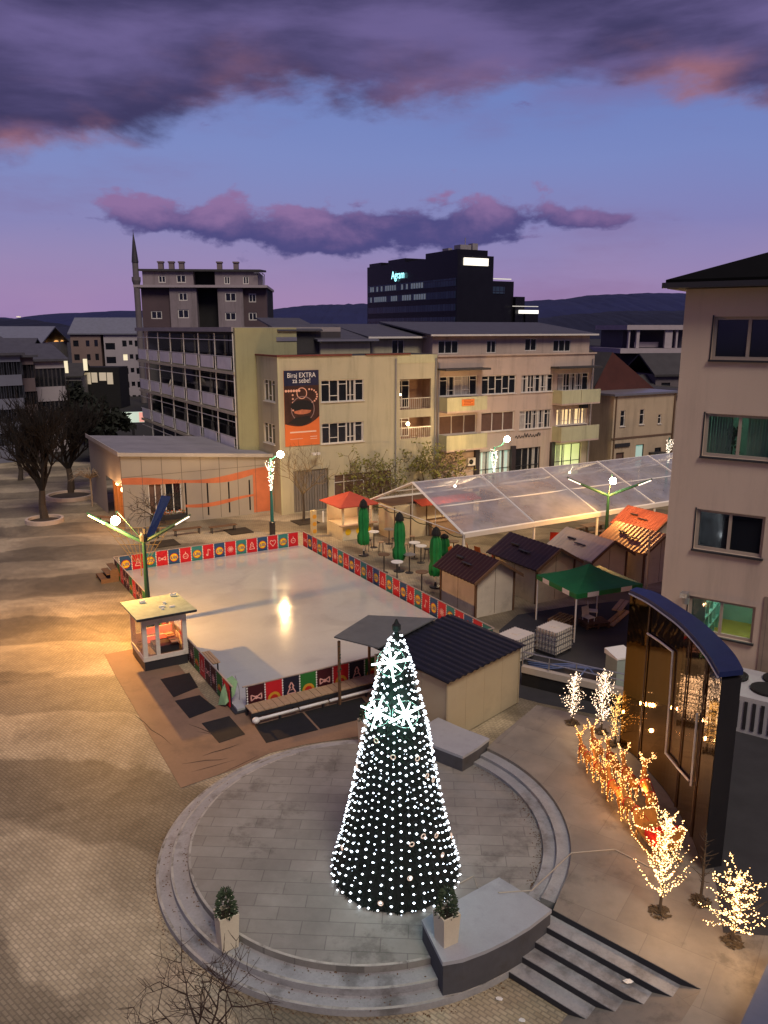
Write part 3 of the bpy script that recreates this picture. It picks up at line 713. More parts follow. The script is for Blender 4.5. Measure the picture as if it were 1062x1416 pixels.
b = MB(); b.box(-.3, kx+.35, -.47, -.453, 2.32, 2.41); b.build('roof_edge', M['dark_metal'], k)
rr = random.Random(2)
for i in range(7):
    x, y = rr.uniform(.2, kx), rr.uniform(-.3, ky); b = MB(); b.box(x, x+rr.uniform(.1,.3), y, y+.05, 2.34, 2.445); b.build('roof_scrap', M['white'], k)
b = MB(); b.box(.55, kx-.16, ky-.4, ky-.34, .52, .82); b.box(.55, kx-.16, ky-.4, ky-.34, .92, 1.2); b.build('heater_panel', glow('glowing heater', (1.0, .10, .025), 1.3, True), k)
b = MB(); b.box(.6, kx-.2, .5, ky-.7, .46, .75); b.build('counter', M['dark_metal'], k)
b = MB()
for i in range(4): b.box(kx-.55, kx-.2, .3+i*.3, .5+i*.3, .9, .93)
b.build('shelf', M['wood'], k)
lamp('kiosk_light', KF.wor((kx*.55, ky*.55, 1.75)), 24, (1.0,.16,.045), .15)
# steps at the back left corner
t = thing('wooden_steps', 'brown wooden steps at the far left corner of the rink', 'steps', RK.wor((-1.0, RL-1.4, 0)), RZ)
for i in range(3):
    b = MB(); b.box(0, .96, .1, 1.3, .28*i+.18, .28*i+.23) if i == 9 else b.box(.3*i, .3*i+.34, .0, 1.3, .24*(i+1)-.05, .24*(i+1)); b.build('tread', M['wood_dark'], t)
b = MB(); b.box(.0, .95, -.06, -.003, .0, .22); b.box(.0, .95, 1.303, 1.36, 0, .22); b.box(.5,.95,-.06,-.003,.223,.68); b.build('stringer', M['wood_dark'], t)
# ------------------------------------------------------------------ beige container hut
CF = Fr((*G(618, 942, 2.3)[:2], 0), RZ+15.7); cw, cdp = 4.15, 3.25
h = thing('container_hut', 'beige container hut with black corrugated roof behind the Christmas tree', 'hut', CF.O, CF.rz)
beige = mat('beige panel wall', (.42,.36,.25), .6, var=.12, vs=.6, fine=.06, dirt=.15)
b = MB(); b.box(0, cw, 0, cdp, .05, 2.28); b.build('wall', beige, h)
b = MB()
for x in (1.03, 2.06, 3.1): b.box(x, x+.012, -.004, .002, .06, 2.27)
for y in (1.1, 2.2): b.box(-.004, .002, y, y+.012, .06, 2.27)
for x, y in ((-.03,-.03),(cw-.03,-.03),(-.03,cdp-.03)): b.box(x, x+.06, y, y+.06, .04, 2.285)
b.build('panel_trim', mat('beige trim', (.34,.29,.2), .6), h)
b = MB(); nrib = 56; za, zb = 2.33, 2.62
xs = [-.15+(cw+.3)*i/nrib for i in range(nrib+1)]
pa = [(x, -.18, za+(.035 if i % 4 in (1, 2) else 0)) for i, x in enumerate(xs)]; pb = [(x, cdp+.1, zb+(.035 if i % 4 in (1, 2) else 0)) for i, x in enumerate(xs)]
b.strip(pa, pb); b.strip([(p[0], p[1], p[2]-.03) for p in pb], [(p[0], p[1], p[2]-.03) for p in pa]); b.strip([(p[0], p[1], p[2]-.03) for p in pa], pa); b.strip(pb, [(p[0], p[1], p[2]-.03) for p in pb])
b.build('roof', mat('black corrugated sheet', (.016,.017,.022), .38, .3, var=.3, vs=2), h)
b = MB(); b.tube([(cw+.05,.3,2.2),(cw+.06,.28,1.2),(cw+.02,.15,.5),(cw+.05,.0,.3)], .025, 6); b.build('drain_hose', M['white'], h)
h2 = thing('canopy', 'flat grey canopy roof beside the corrugated black roof', 'canopy', CF.wor((0, cdp+.12, 0)), CF.rz)
b = MB(); b.slab([(-.25,-.5,2.72),(3.3,-.1,2.74),(1.75,2.0,2.74),(-.6,1.4,2.70)], .05); b.build('roof_sheet', mat('grey felt roof', (.11,.12,.125), .7, var=.25, vs=2), h2)
for x, y in ((-.5, 1.25), (1.55, 1.75)):
    b = MB(); b.box(x, x+.08, y, y+.08, 0, 2.52); b.build('post', M['wood_dark'], h2)
b = MB()
for i in range(14): b.octa((-.46+random.Random(i).uniform(-.06,.06), 1.27+random.Random(i+50).uniform(-.06,.06), .9+i*.11), .045)
b.build('garland', mat('dark garland', (.03,.05,.03), .8), h2)
# ================================================================== market: tent, huts, furniture
TO = G(640, 793); TF = Fr(TO); BAY = 5.15; NB = 7
tent = thing('market_tent', 'long white framed tent with clear plastic roof over the market', 'tent', TO, RZ)
film = bpy.data.materials.new('clear roof film'); film.use_nodes = True
N = NT(film.node_tree); pb = film.node_tree.nodes['Principled BSDF']; outn = film.node_tree.nodes['Material Output']
tcn = N.n('ShaderNodeTexCoord'); nz = N.n('ShaderNodeTexNoise', i_Scale=.5, i_Detail=6.0, i_Roughness=.65); N.l(tcn.outputs['Object'], nz.inputs[0])
pb.inputs['Base Color'].default_value = (.42,.42,.46,1); pb.inputs['Roughness'].default_value = .12; pb.inputs['Specular IOR Level'].default_value = .8
bpn = N.n('ShaderNodeBump', i_Strength=.25, i_Distance=.15); N.l(nz.outputs[0], bpn.inputs['Height']); N.l(bpn.outputs[0], pb.inputs['Normal'])
N.l(N.math('MULTIPLY_ADD', N.ss(nz.outputs[0], .3, .75), .35, .46), pb.inputs['Alpha'])
EZ, RZT, TWD = 2.3, 4.35, 10.6
for i in range(NB):
    b = MB(); x0, x1 = i*BAY+.03, (i+1)*BAY-.03; n_ = 6
    for side in (0, 1):
        for j in range(n_):
            def pt(x, t):
                y = t*TWD/2 if side == 0 else TWD-t*TWD/2
                return (x, y, EZ+.05+(RZT-EZ)*t-.07*sin(pi*t)*sin(pi*(x-x0)/(x1-x0)))
            for q in range(4):
                xa, xb = x0+(x1-x0)*q/4, x0+(x1-x0)*(q+1)/4
                b.face([pt(xa, j/n_), pt(xb, j/n_), pt(xb, (j+1)/n_), pt(xa, (j+1)/n_)])
    b.build('roof_sheet', film, tent, True)
for i in range(NB+1):
    b = MB(); x = i*BAY
    b.tube([(x,0,EZ),(x,TWD/2,RZT),(x,TWD,EZ)], .095, 4); b.build('rafter', M['white_metal'], tent)
    for y in (0, TWD):
        b = MB(); b.box(x-.05, x+.05, y-.05, y+.05, 0, EZ-.05); b.build('post', M['white_metal'], tent)
for y, z, r_ in ((0, EZ, .1), (TWD/4, (EZ+RZT)/2, .05), (TWD/2, RZT, .06), (TWD*3/4, (EZ+RZT)/2, .035), (TWD, EZ, .1)):
    b = MB(); b.tube([(-.08,y,z),(NB*BAY,y,z)], r_, 4); b.build('purlin', M['white_metal'], tent)
b = MB(); b.box(-.02, NB*BAY, -.13, -.11, EZ-.2, EZ+.06); b.build('valance', mat('white tent valance', (.66,.63,.58), .7, var=.1), tent)
b = MB(); b.tube([(-.05,.1,EZ-.02),(-.05,TWD-.1,EZ-.02)], .03, 4); b.tube([(-.05,TWD/2,EZ),(-.05,TWD/2,RZT)], .025, 4)
b.tube([(-.05,TWD*.26,EZ),(-.05,TWD*.26,3.3)], .02, 4); b.build('gable_truss', M['white_metal'], tent)
b = MB(); pts = [(-.08, TWD*k/24, EZ-.16-.14*abs(sin(pi*k/4))) for k in range(25)]; b.tube(pts, .03, 5, cap=False); b.build('garland', mat('tent garland', (.05,.06,.03), .9), tent)
for x in (4, 14, 25): lamp('tent_lamp', TF.wor((x, 6.5, 3.3)), 230 if x == 4 else 110, (1.0,.72,.42), .2)
bb = MB()
for x in (4, 14, 25): bb.ball((x, 6.5, 3.55), .09, 8, 5); bb.tube([(x,6.5,3.6),(x,6.2,4.0)], .01, 4)
bb.build('hanging_lamp', glow('tent lamp glass', (1,.8,.5), 12), tent)
# white lit stall at the back of the tent
w = thing('market_stall', 'long cream market stall with a red awning lit under the tent', 'stall', TF.wor((.4, 8.2, 0)), RZ)
cream = mat('cream stall wall', (.66,.58,.40), .6, var=.1, dirt=.1)
b = MB(); b.box(0, 6.4, 0, 2.0, 0, 2.25); b.build('wall', cream, w)
for x in (0.0, 1.25, 2.5, 3.75, 5.0, 6.32): b = MB(); b.box(x, x+.07, -.03, -.003, .0, 2.25); b.build('post', M['wood_dark'], w)
b = MB(); b.box(2.57, 6.3, -.05, -.003, 1.05, 1.12); b.build('frame', M['wood_dark'], w)
b = MB(); b.slab([(1.6,-.8,2.28),(6.5,-.8,2.28),(6.5,.2,2.5),(1.6,.2,2.5)], .05); b.build('awning', mat('red awning', (.30,.04,.02), .7, var=.2), w); b = MB(); b.slab([(-.1,.23,2.3),(6.5,.23,2.5),(6.5,2.2,2.35),(-.1,2.2,2.3)], .05); b.build('roof', mat('brown stall roof', (.2,.12,.08), .7, var=.3), w)
b = MB(); b.box(2.6, 6.2, -.5, -.08, .95, 1.02); b.box(2.7,6.1,-.45,-.1,0,.945); b.build('counter', M['wood'], w)
w = thing('market_stall', 'dark red stall front with chairs seen through the clear roof', 'stall', TF.wor((9, 8.6, 0)), RZ)
b = MB(); b.box(0, 14, 0, 1.8, 0, 2.2); b.build('wall', mat('brown stall wall', (.32,.22,.14), .7, var=.3, vs=.7), w)
b = MB()
for i in range(7): b.box(.3+i*2, 1.7+i*2, -.04, -.003, 1.0, 1.9)
b.build('hatch', mat('stall hatch', (.55,.45,.3), .6, var=.3), w)
# red roofed kiosk
KO = G(474, 748); q = thing('red_kiosk', 'small lit kiosk with a pyramid red roof at the tent corner', 'kiosk', KO, RZ)
b = MB(); b.box(0, 2.3, 0, 2.3, 0, .95); b.box(.0,.12,0,.12,.953,2.3); b.box(2.18,2.3,0,.12,.953,2.3); b.box(0,.12,2.18,2.3,.953,2.3); b.box(2.18,2.3,2.18,2.3,.953,2.3); b.box(.12,2.18,2.2,2.28,.953,2.3); b.build('frame', cream, q)
b = MB()
for a, c in (((-.35,-.35),(2.65,-.35)),((2.65,-.35),(2.65,2.65)),((2.65,2.65),(-.35,2.65)),((-.35,2.65),(-.35,-.35))): b.slab([(*a,2.3),(*c,2.3),(1.15,1.15,3.0)], .06)
b.build('roof', mat('red kiosk roof', (.42,.07,.04), .6, var=.2), q)
b = MB(); b.box(-.25, 2.5, -.3, -.003, .98, 1.05); b.build('counter', M['wood'], q)
b = MB(); disc_(b, .4, .55, .22, -.02, 0); disc_(b, 1.2, .55, .22, -.02, 0); disc_(b, 1.9, .55, .22, -.02, 0); b.build('emblem', M['yellow_print'], q)
lamp('red_kiosk_light', KF.wor((0,0,0)) if False else Fr(KO).wor((1.15,1.0,2.0)), 45, (1.0,.75,.45), .2)
# tall yellow ad column
a_ = thing('ad_column', 'slim column with yellow round signs at the rink corner', 'sign', G(434, 741), RZ)
b = MB(); b.box(-.16,.16,-.16,.16,0,1.75); b.build('column', mat('pale sign column', (.5,.42,.25), .6), a_)
b = MB()
for i in range(3): disc_(b, 0, .35+i*.5, .15, -.163, 0)
b.build('emblem', M['amber_print'], a_)
# huts
def hut(O, w, d, rm, label, wl=None, wd=None):
    t = thing('market_hut', label, 'hut', O, RZ, 'wooden market huts in a row')
    wm = wl or mat('cream hut wall', (.6,.53,.39), .65, var=.15, dirt=.2)
    he, hr = 2.0, 2.72
    b = MB(); n = b.vert((0,0,0),(w,0,0),(w,0,he),(w/2,0,hr-.02),(0,0,he),(0,d,0),(w,d,0),(w,d,he),(w/2,d,hr-.02),(0,d,he))
    for f in ((0,1,2,3,4),(9,8,7,6,5),(0,4,9,5),(1,6,7,2)): b.f.append(tuple(n+i for i in f)); b.m.append(0)
    b.build('wall', wm, t)
    for x, y in ((0,0),(w,0),(0,d)): b = MB(); b.box(x-.05, x+.05, y-.05, y+.05, 0, he-.02); b.build('corner_post', wd or M['wood_dark'], t)
    b = MB(); b.box(w*.5-.01, w*.5+.01, -.008, .0, .05, he+.4); b.box(-.008, 0, d*.5-.01, d*.5+.01, .05, he-.05); b.build('panel_joint', wd or M['wood_dark'], t)
    ov = .32; b = MB(); nr = 26
    for sgn in (-1, 1):
        pa, pb = [], []
        for i in range(nr+1):
            y = -ov+(d+2*ov)*i/nr; hz = .03 if i % 2 else 0
            pa.append((w/2+sgn*.01, y, hr+.05+hz)); pb.append((w/2+sgn*(w/2+ov), y, he-(hr-he)*ov/(w/2)+.05+hz))
        b.strip(pa, pb); b.strip([(p[0],p[1],p[2]-.06) for p in pa], [(p[0],p[1],p[2]-.06) for p in pb]); b.strip(pb, [(p[0],p[1],p[2]-.06) for p in pb])
        for e in (0, -1): b.face([pa[e], pb[e], (pb[e][0],pb[e][1],pb[e][2]-.06), (pa[e][0],pa[e][1],pa[e][2]-.06)])
    b.build('roof', rm, t)
    b = MB()
    for sgn in (-1, 1):
        b.slab([(w/2,-ov-.03,hr+.1),(w/2+sgn*(w/2+ov),-ov-.03,he-(hr-he)*ov/(w/2)+.1),(w/2+sgn*(w/2+ov),-ov+.03,he-(hr-he)*ov/(w/2)+.1),(w/2,-ov+.03,hr+.1)], .16)
    b.build('bargeboard', wd or M['wood_dark'], t)
    b = MB(); b.box(w*.12, w*.17, d*.3, d*.55, 2.36, 2.4); b.box(w*.2, w*.25, d*.62, d*.8, 2.45, 2.52); b.build('roof_vent', M['dark_metal'], t)
    return t
HF = Fr(G(657, 855))
rf_dark = mat('dark brown roof sheet', (.03,.011,.011), .5, .1, var=.3, vs=2)
rf_black = mat('plum black roof sheet', (.03,.016,.022), .5, .1, var=.3, vs=2)
rf_tan = mat('tan corrugated roof', (.8,.64,.42), .5, .0, var=.2, vs=1.5)
rf_or = mat('orange corrugated roof', (.30,.135,.08), .5, .1, var=.25, vs=1.5)
hut(HF.O, 2.3, 2.9, rf_dark, 'market hut with dark brown roof nearest the rink', mat('grey cream hut wall', (.58,.53,.44), .65, var=.15, dirt=.2))
hut(HF.wor((3.85, .1, 0)), 2.5, 3.4, rf_black, 'market hut with plum black roof behind the green canopy')
hut(HF.wor((7.3, -.2, 0)), 2.5, 3.0, rf_tan, 'market hut with tan ribbed roof in the middle of the row')
hut(HF.wor((10.75, -.6, 0)), 2.5, 3.0, rf_or, 'market hut with orange ribbed roof beside the grey building')
hut(HF.wor((14.6, 2.2, 0)), 2.3, 2.8, mat('red roof sheet', (.28,.08,.05), .5, var=.2), 'market hut with red roof at the end of the row')
# green canopy
gc = [G(742,793,2.3), G(797,822,2.25), G(889,806,2.3)]
gF = Fr((gc[1][0], gc[1][1], 0), RZ+8)
t = thing('green_canopy', 'square green canopy with pyramid top in front of the huts', 'canopy', gF.O, gF.rz)
la = gF.loc(gc[0]); lb = gF.loc(gc[2]); S1 = max(2.6, la[1]); S2 = max(2.6, lb[0])
gcm = mat('green canopy cloth', (.010,.17,.045), .6, var=.35, vs=1.2)
b = MB(); ap = ((la[0]+lb[0])/2, (la[1]+lb[1])/2, 3.0)
cs = [(0,0,2.25),(lb[0],lb[1],2.25),(lb[0]+la[0],lb[1]+la[1],2.25),(la[0],la[1],2.25)]
for k in range(4):
    p, q = Vector(cs[k]), Vector(cs[(k+1) % 4]); A = Vector(ap)
    for j in range(5):
        t0, t1 = j/5, (j+1)/5; sag = lambda t_: -.10*sin(pi*t_)
        f = lambda u, t_: (p.lerp(q, u)).lerp(A, t_)+Vector((0,0,sag(t_)))
        for u in range(4): b.face([f(u/4,t0), f((u+1)/4,t0), f((u+1)/4,t1), f(u/4,t1)])
b.build('cloth', gcm, t, True)
b = MB()
for k in range(4):
    p, q = Vector(cs[k]), Vector(cs[(k+1) % 4]); dv = Vector((0,0,-.22))
    for u in range(6): b.face([p.lerp(q,u/6), p.lerp(q,(u+1)/6), p.lerp(q,(u+1)/6)+dv, p.lerp(q,u/6)+dv], 1 if (u % 3 == 1 and k != 2) else 0)
b.build('valance', [gcm, M['white']], t)
for x, y, _z in cs:
    x, y = x*.97+ap[0]*.03, y*.97+ap[1]*.03; b = MB(); b.tube([(x,y,0),(x,y,2.25)], .04, 6); b.build('pole', M['white_metal'], t)
# things stored below it
rr = random.Random(11)
def pallet(loc, rz, n, lb):
    t = thing('pallet_stack', lb, 'pallets', loc, rz, 'stacked pallets below the green canopy'); b = MB()
    for k in range(n):
        for i in range(5): b.box(0,1.2,i*.18,i*.18+.1,k*.15+.1,k*.15+.125)
        for x in (0,.55,1.1): b.box(x,x+.1,0,.82,k*.15,k*.15+.098)
    b.build('boards', M['wood_dark'], t)
pallet(gF.wor((.4,.9,0)), 50, 4, 'four dark pallets stacked under the green canopy')
pallet(gF.wor((1.7,.6,0)), 15, 2, 'two dark pallets under the front edge of the green canopy')
def chair(loc, rz, m, lb, s=1.0):
    t = thing('chair', lb, 'chair', loc, rz, 'chairs round the market'); b = MB()
    b.box(-.22,.22,-.22,.22,.43,.46); b.build('seat', M[m], t)
    b = MB(); b.slab([(-.21,.2,.5),(.21,.2,.5),(.21,.27,.9),(-.21,.27,.9)], .03); b.box(-.2,.2,.2,.235,.463,.55); b.build('backrest', M[m], t)
    for x, y in ((-.2,-.2),(.17,-.2),(-.2,.17),(.17,.17)):
        b = MB(); b.box(x,x+.03,y,y+.03,0,.427); b.build('leg', M[m], t)
    t.scale = (s,s,s); return t
chair(gF.wor((S2*.62,.9,0)), 30, 'white', 'white plastic chair below the right half of the green canopy')
chair(gF.wor((S2*.86,1.3,0)), 75, 'white', 'white plastic chair by the pole of the green canopy')
for i in range(2):
    b = MB(); p = G(848+i*10, 868-i*8, .0); b.box(0,2.4,0,.2,.0,.05); b.box(0,2.4,.24,.44,.02,.07); o = b.build('timber', M['wood']); o.location = (p[0], p[1], .05+.45*i); o.rotation_euler = (0, .1*i, radians(55+i*9)); tag(o, ('long pale timber boards leaning beside the green canopy','shorter pale board lying on the timber beside the canopy')[i], 'timber', 'timber beside the canopy')
# IBC tanks
def ibc(px, py, rz, label):
    t = thing('water_tank', label, 'tank', G(px, py), rz, 'caged white water tanks')
    b = MB(); b.box(0,1.2,0,1.0,.16,1.14); b.box(.45,.75,.35,.65,1.143,1.17); b.build('tank', mat('cloudy white plastic', (.62,.58,.52), .4, var=.08), t)
    b = MB(); b.box(0,1.2,0,1.0,0,.05); b.box(0,.15,0,1.0,.053,.155); b.box(.52,.67,0,1,.053,.155); b.box(1.05,1.2,0,1,.053,.155); b.build('pallet', M['dark_metal'], t)
    b = MB()
    for i in range(8):
        x = .03+i*1.14/7; b.box(x-.012,x+.012,-.03,-.008,.16,1.16); b.box(x-.012,x+.012,1.008,1.03,.16,1.16)
    for i in range(7):
        y = .03+i*.94/6; b.box(-.03,-.008,y-.012,y+.012,.16,1.16); b.box(1.208,1.23,y-.012,y+.012,.16,1.16)
    for z in (.3,.55,.8,1.0): b.box(-.045,1.245,-.045,-.031,z,z+.025); b.box(-.045,1.245,1.031,1.045,z,z+.025); b.box(-.045,-.031,-.03,1.03,z,z+.025); b.box(1.231,1.245,-.03,1.03,z,z+.025)
    b.build('cage', M['metal'], t)
ibc(768, 911, RZ+14, 'white caged water tank standing alone on the dark ground')
ibc(714, 922, RZ+14, 'white caged water tank half behind the beige hut')
# service rails and bin behind the plaza
ra, rb_ = G(720, 948, 0), G(872, 985, 0); L = sqrt((ra[0]-rb_[0])**2+(ra[1]-rb_[1])**2); ang = math.degrees(atan2(rb_[1]-ra[1], rb_[0]-ra[0]))
t = thing('railing', 'low pale railing with a wide beam behind the lit trees', 'railing', ra, ang)
b = MB(); b.box(0,L,0,.25,.55,.8); b.build('beam', mat('pale beam', (.45,.4,.34), .6, var=.2), t)
b = MB()
for z in (1.1, 1.35): b.tube([(0,.12,z),(L,.12,z)], .025, 6)
b.build('rail', M['metal'], t)
for i in range(5):
    b = MB(); b.tube([(L*i/4,.12,.803 if i else .8),(L*i/4,.12,1.36)], .025, 6); b.build('post', M['metal'], t)
b = MB(); b.box(0,L,.05,.2,0,.547); b.build('skirt', M['dark'], t)
t = thing('cabinet', 'narrow pale green cabinet with a white lid behind the plaza', 'cabinet', G(850, 966, 0), 20)
b = MB(); b.box(0,.75,0,.7,0,1.55); b.build('body', mat('grey green cabinet', (.3,.36,.33), .5), t)
b = MB(); b.prism([(-.05,-.05),(.8,-.05),(.8,.75),(-.05,.75)], 1.553, [1.62,1.62,1.75,1.75]); b.build('lid', M['white'], t)
t = thing('hose', 'bundle of blue hoses curving from the water tank to the railing', 'hose', G(740, 925))
for i in range(3):
    b = MB(); b.tube([(-.2,.2+.2*i,.05),(.6,-.1+.2*i,.06),(1.3,-.5+.15*i,.3),(1.9,-1.1+.1*i,.5),(2.6-.6*i,-1.5,.6-.15*i)], .035, 6); b.build('hose_line', mat('blue hose', (.12,.17,.34), .5), t, True)
# flag poles beside the wall
for i, (px, py, tp) in enumerate(((893, 830, 742), (921, 838, 740))):
    p = G(px-4, py+40, .0); b = MB(); tz = AtY(px, tp, p[1])[2]; b.tube([(0,0,0),(0,0,tz*.5),(0,0,tz)], [.07,.06,.045], 8); o = b.build('flag_pole', mat('pale pole', (.4,.33,.26), .5)); o.location = p
    tag(o, ('thin bare pole in front of the orange roofed hut','thin bare pole close to the corner of the grey building')[i], 'pole', 'bare poles by the huts')
# closed parasols
def parasol(px, py, ptop, label, first=[None]):
    p = G(px, py); top = AtY(px, ptop, p[1])[2]
    t = thing('closed_parasol', label, 'parasol', p, rnd.uniform(0,360), 'closed green parasols beside the rink'); H_ = top
    b = MB(); b.tube([(0,0,.1),(0,0,H_-.1)], .03, 8); b.build('pole', M['white_metal'], t)
    b = MB(); b.lathe([(.32,0),(.32,.07),(.08,.1),(.05,.3)], n=14); b.build('base', M['dark_metal'], t)
    b = MB(); n = 28; rings = []
    for k, (z, R) in enumerate(((.2,.24),(.25,.31),(.36,.32),(.43,.24),(.6,.28),(.77,.24),(.9,.1))):
        rings.append(b.vert(*[((R*(1+.28*sin(7*2*pi*i/n+k*.3)))*cos(2*pi*i/n), (R*(1+.28*sin(7*2*pi*i/n+k*.3)))*sin(2*pi*i/n), z*H_) for i in range(n)]))
    for a, c in zip(rings, rings[1:]):
        for i in range(n): j = (i+1) % n; b.f.append((a+i,a+j,c+j,c+i)); b.m.append(0)
    b.build('cloth', mat('green parasol cloth', (.010,.20,.045), .65, var=.35, vs=3), t, True)
    b = MB(); b.lathe([(.26,.86*H_),(.25,.9*H_),(.18,.96*H_),(.04,H_)], n=12); b.build('dark_cap', mat('black parasol cap', (.012,.012,.012), .8), t)
parasol(503, 768, 690, 'closed green parasol nearest the red roofed kiosk')
parasol(552, 790, 708, 'closed green parasol in the middle with a tall table at its foot')
parasol(602, 812, 728, 'closed dark green parasol nearest the brown roofed hut')
parasol(614, 775, 738, 'short closed green parasol behind the dark one')
# tall tables and stools
def table(px, py, h, r_, m, label, drum=None):
    t = thing('high_table' if h > .9 else 'round_table', label, 'table', G(px, py), rnd.uniform(0,90), 'tables on the market terrace')
    b = MB(); b.lathe([(r_,h-.035),(r_,h)], n=18); b.build('tabletop', M[m], t)
    b = MB()
    if drum: b.lathe([(r_*.9,0),(r_*.98,h*.5),(r_*.9,h-.037)], n=16)
    else: b.lathe([(.035,.03),(.035,h-.037)], n=8); b.lathe([(.24,0),(.24,.028),(.04,.05)], n=12)
    b.build('drum' if drum else 'stand', M[drum or 'dark_metal'], t)
tl = ['beside the first closed parasol','just behind the rink fence','with a pale top under the middle parasol','standing alone on the terrace','closest to the tent post','in front of the dark parasol','behind the middle parasol','near the cream stall','next to the brown roofed hut','beside the tent gable']
for i, (px, py, h) in enumerate(((517,757,1.05),(531,792,1.1),(549,803,1.1),(566,792,1.1),(582,778,1.05),(583,818,1.1),(573,772,1.0),(538,752,1.0),(617,816,1.1),(627,770,1.0))):
    table(px, py, h, .34, ('white_metal','wood_dark','white','metal')[i % 4], ('dark top','brown top','white top','grey top')[i % 4].join(('tall bistro table with a ',' '+tl[i])))
sl = ['left of the first parasol','between the first two parasols','close to the cream stall','behind the middle parasol','beside the tall brown table','under the tent edge','in front of the red drum table','at the back of the terrace']
for i, (px, py) in enumerate(((510,762),(527,765),(545,760),(560,768),(590,775),(598,765),(640,775),(570,757))):
    t = thing('bar_stool', 'backless dark bar stool '+sl[i], 'stool', G(px, py), i*30, 'bar stools on the terrace'); b = MB(); b.lathe([(.17,.7),(.18,.75)], n=12); b.build('seat', M['wood' if i % 2 else 'dark_metal'], t)
    for k in range(4):
        a = k*pi/2; b = MB(); b.tube([(.12*cos(a),.12*sin(a),.697),(.22*cos(a),.22*sin(a),0)], .016, 5); b.build('leg', M['dark_metal'], t)
table(689, 777, .85, .42, 'white', 'red drum table with a round white top near the huts', 'red')
table(704, 770, .8, .4, 'red', 'all red drum table under the tent edge', 'red')
table(868, 733, .75, .4, 'white', 'round white table beyond the orange roofed hut')
table(897, 741, .75, .4, 'white', 'round white table close to the tent post by the grey building')
for i, (px, py, m, lb) in enumerate(((612,765,'orange','orange chair left of the tent post'),(628,772,'orange','orange chair right beside the tent post'),(652,766,'orange','orange chair behind the brown roofed hut'),(664,770,'orange','orange chair beside the red drum table'),(766,752,'red','tall red chair under the tent behind the plum roofed hut'),(786,748,'red','second tall red chair under the tent next to the tan roofed hut'),(536,724,'red','dark red chair in front of the cream stall'),(545,726,'red','dark red chair beside the stall counter'))):
    chair(G(px, py+8), 20+37*i, m, lb, 1.35 if 'tall' in lb else 1.15)
def picnic(px, py, lb):
    t = thing('picnic_table', lb, 'picnic table', G(px, py), RZ, 'wooden picnic tables under the tent')
    b = MB(); b.box(0,1.9,-.35,.35,.7,.75); b.build('tabletop', M['wood'], t)
    for y in (-.75,.5): b = MB(); b.box(0,1.9,y,y+.25,.4,.45); b.build('seat', M['wood'], t)
    for x in (.25,1.55): b = MB(); b.box(x,x+.1,-.7,.7,.33,.397); b.box(x,x+.1,-.06,.06,0,.327); b.box(x,x+.1,-.06,.06,.4,.697); b.build('frame', M['wood_dark'], t)
picnic(806, 742, 'wooden picnic table behind the tan roofed hut'); picnic(848, 738, 'wooden picnic table behind the orange roofed hut')
# ================================================================== buildings
def fmap(y):  return lambda a, z, d: (a, y+d, z)          # front facade: depth goes +y
def lmap(x):  return lambda a, z, d: (x+d, a, z)          # facade looking to -x (a = y)
def wallgrid(b, mp, a0, a1, z0, z1, holes, rev=.16, m=0, flip=False):
    xs = sorted({a0, a1, *[h[0] for h in holes], *[h[1] for h in holes]}); zs = sorted({z0, z1, *[h[2] for h in holes], *[h[3] for h in holes]})
    xs = [x for x in xs if a0 <= x <= a1]; zs = [z for z in zs if z0 <= z <= z1]
    for xa, xb in zip(xs, xs[1:]):
        for za, zb in zip(zs, zs[1:]):
            cx, cz = (xa+xb)/2, (za+zb)/2
            if any(h[0] < cx < h[1] and h[2] < cz < h[3] for h in holes): continue
            q = [mp(xa,za,0), mp(xb,za,0), mp(xb,zb,0), mp(xa,zb,0)]
            b.face(q[::-1] if flip else q, m)
    for h in holes:
        x0, x1, p0, p1 = h[:4]
        for (ax, az), (bx, bz) in (((x0,p0),(x1,p0)),((x1,p0),(x1,p1)),((x1,p1),(x0,p1)),((x0,p1),(x0,p0))):
            b.face([mp(ax,az,0), mp(bx,bz,0), mp(bx,bz,rev), mp(ax,az,rev)], m)
def mbox(b, mp, a0, a1, z0, z1, d0, d1, m=0):
    b.box(a0, a1, z0, z1, d0, d1, m, mp=lambda a, z, d: mp(a, z, d))
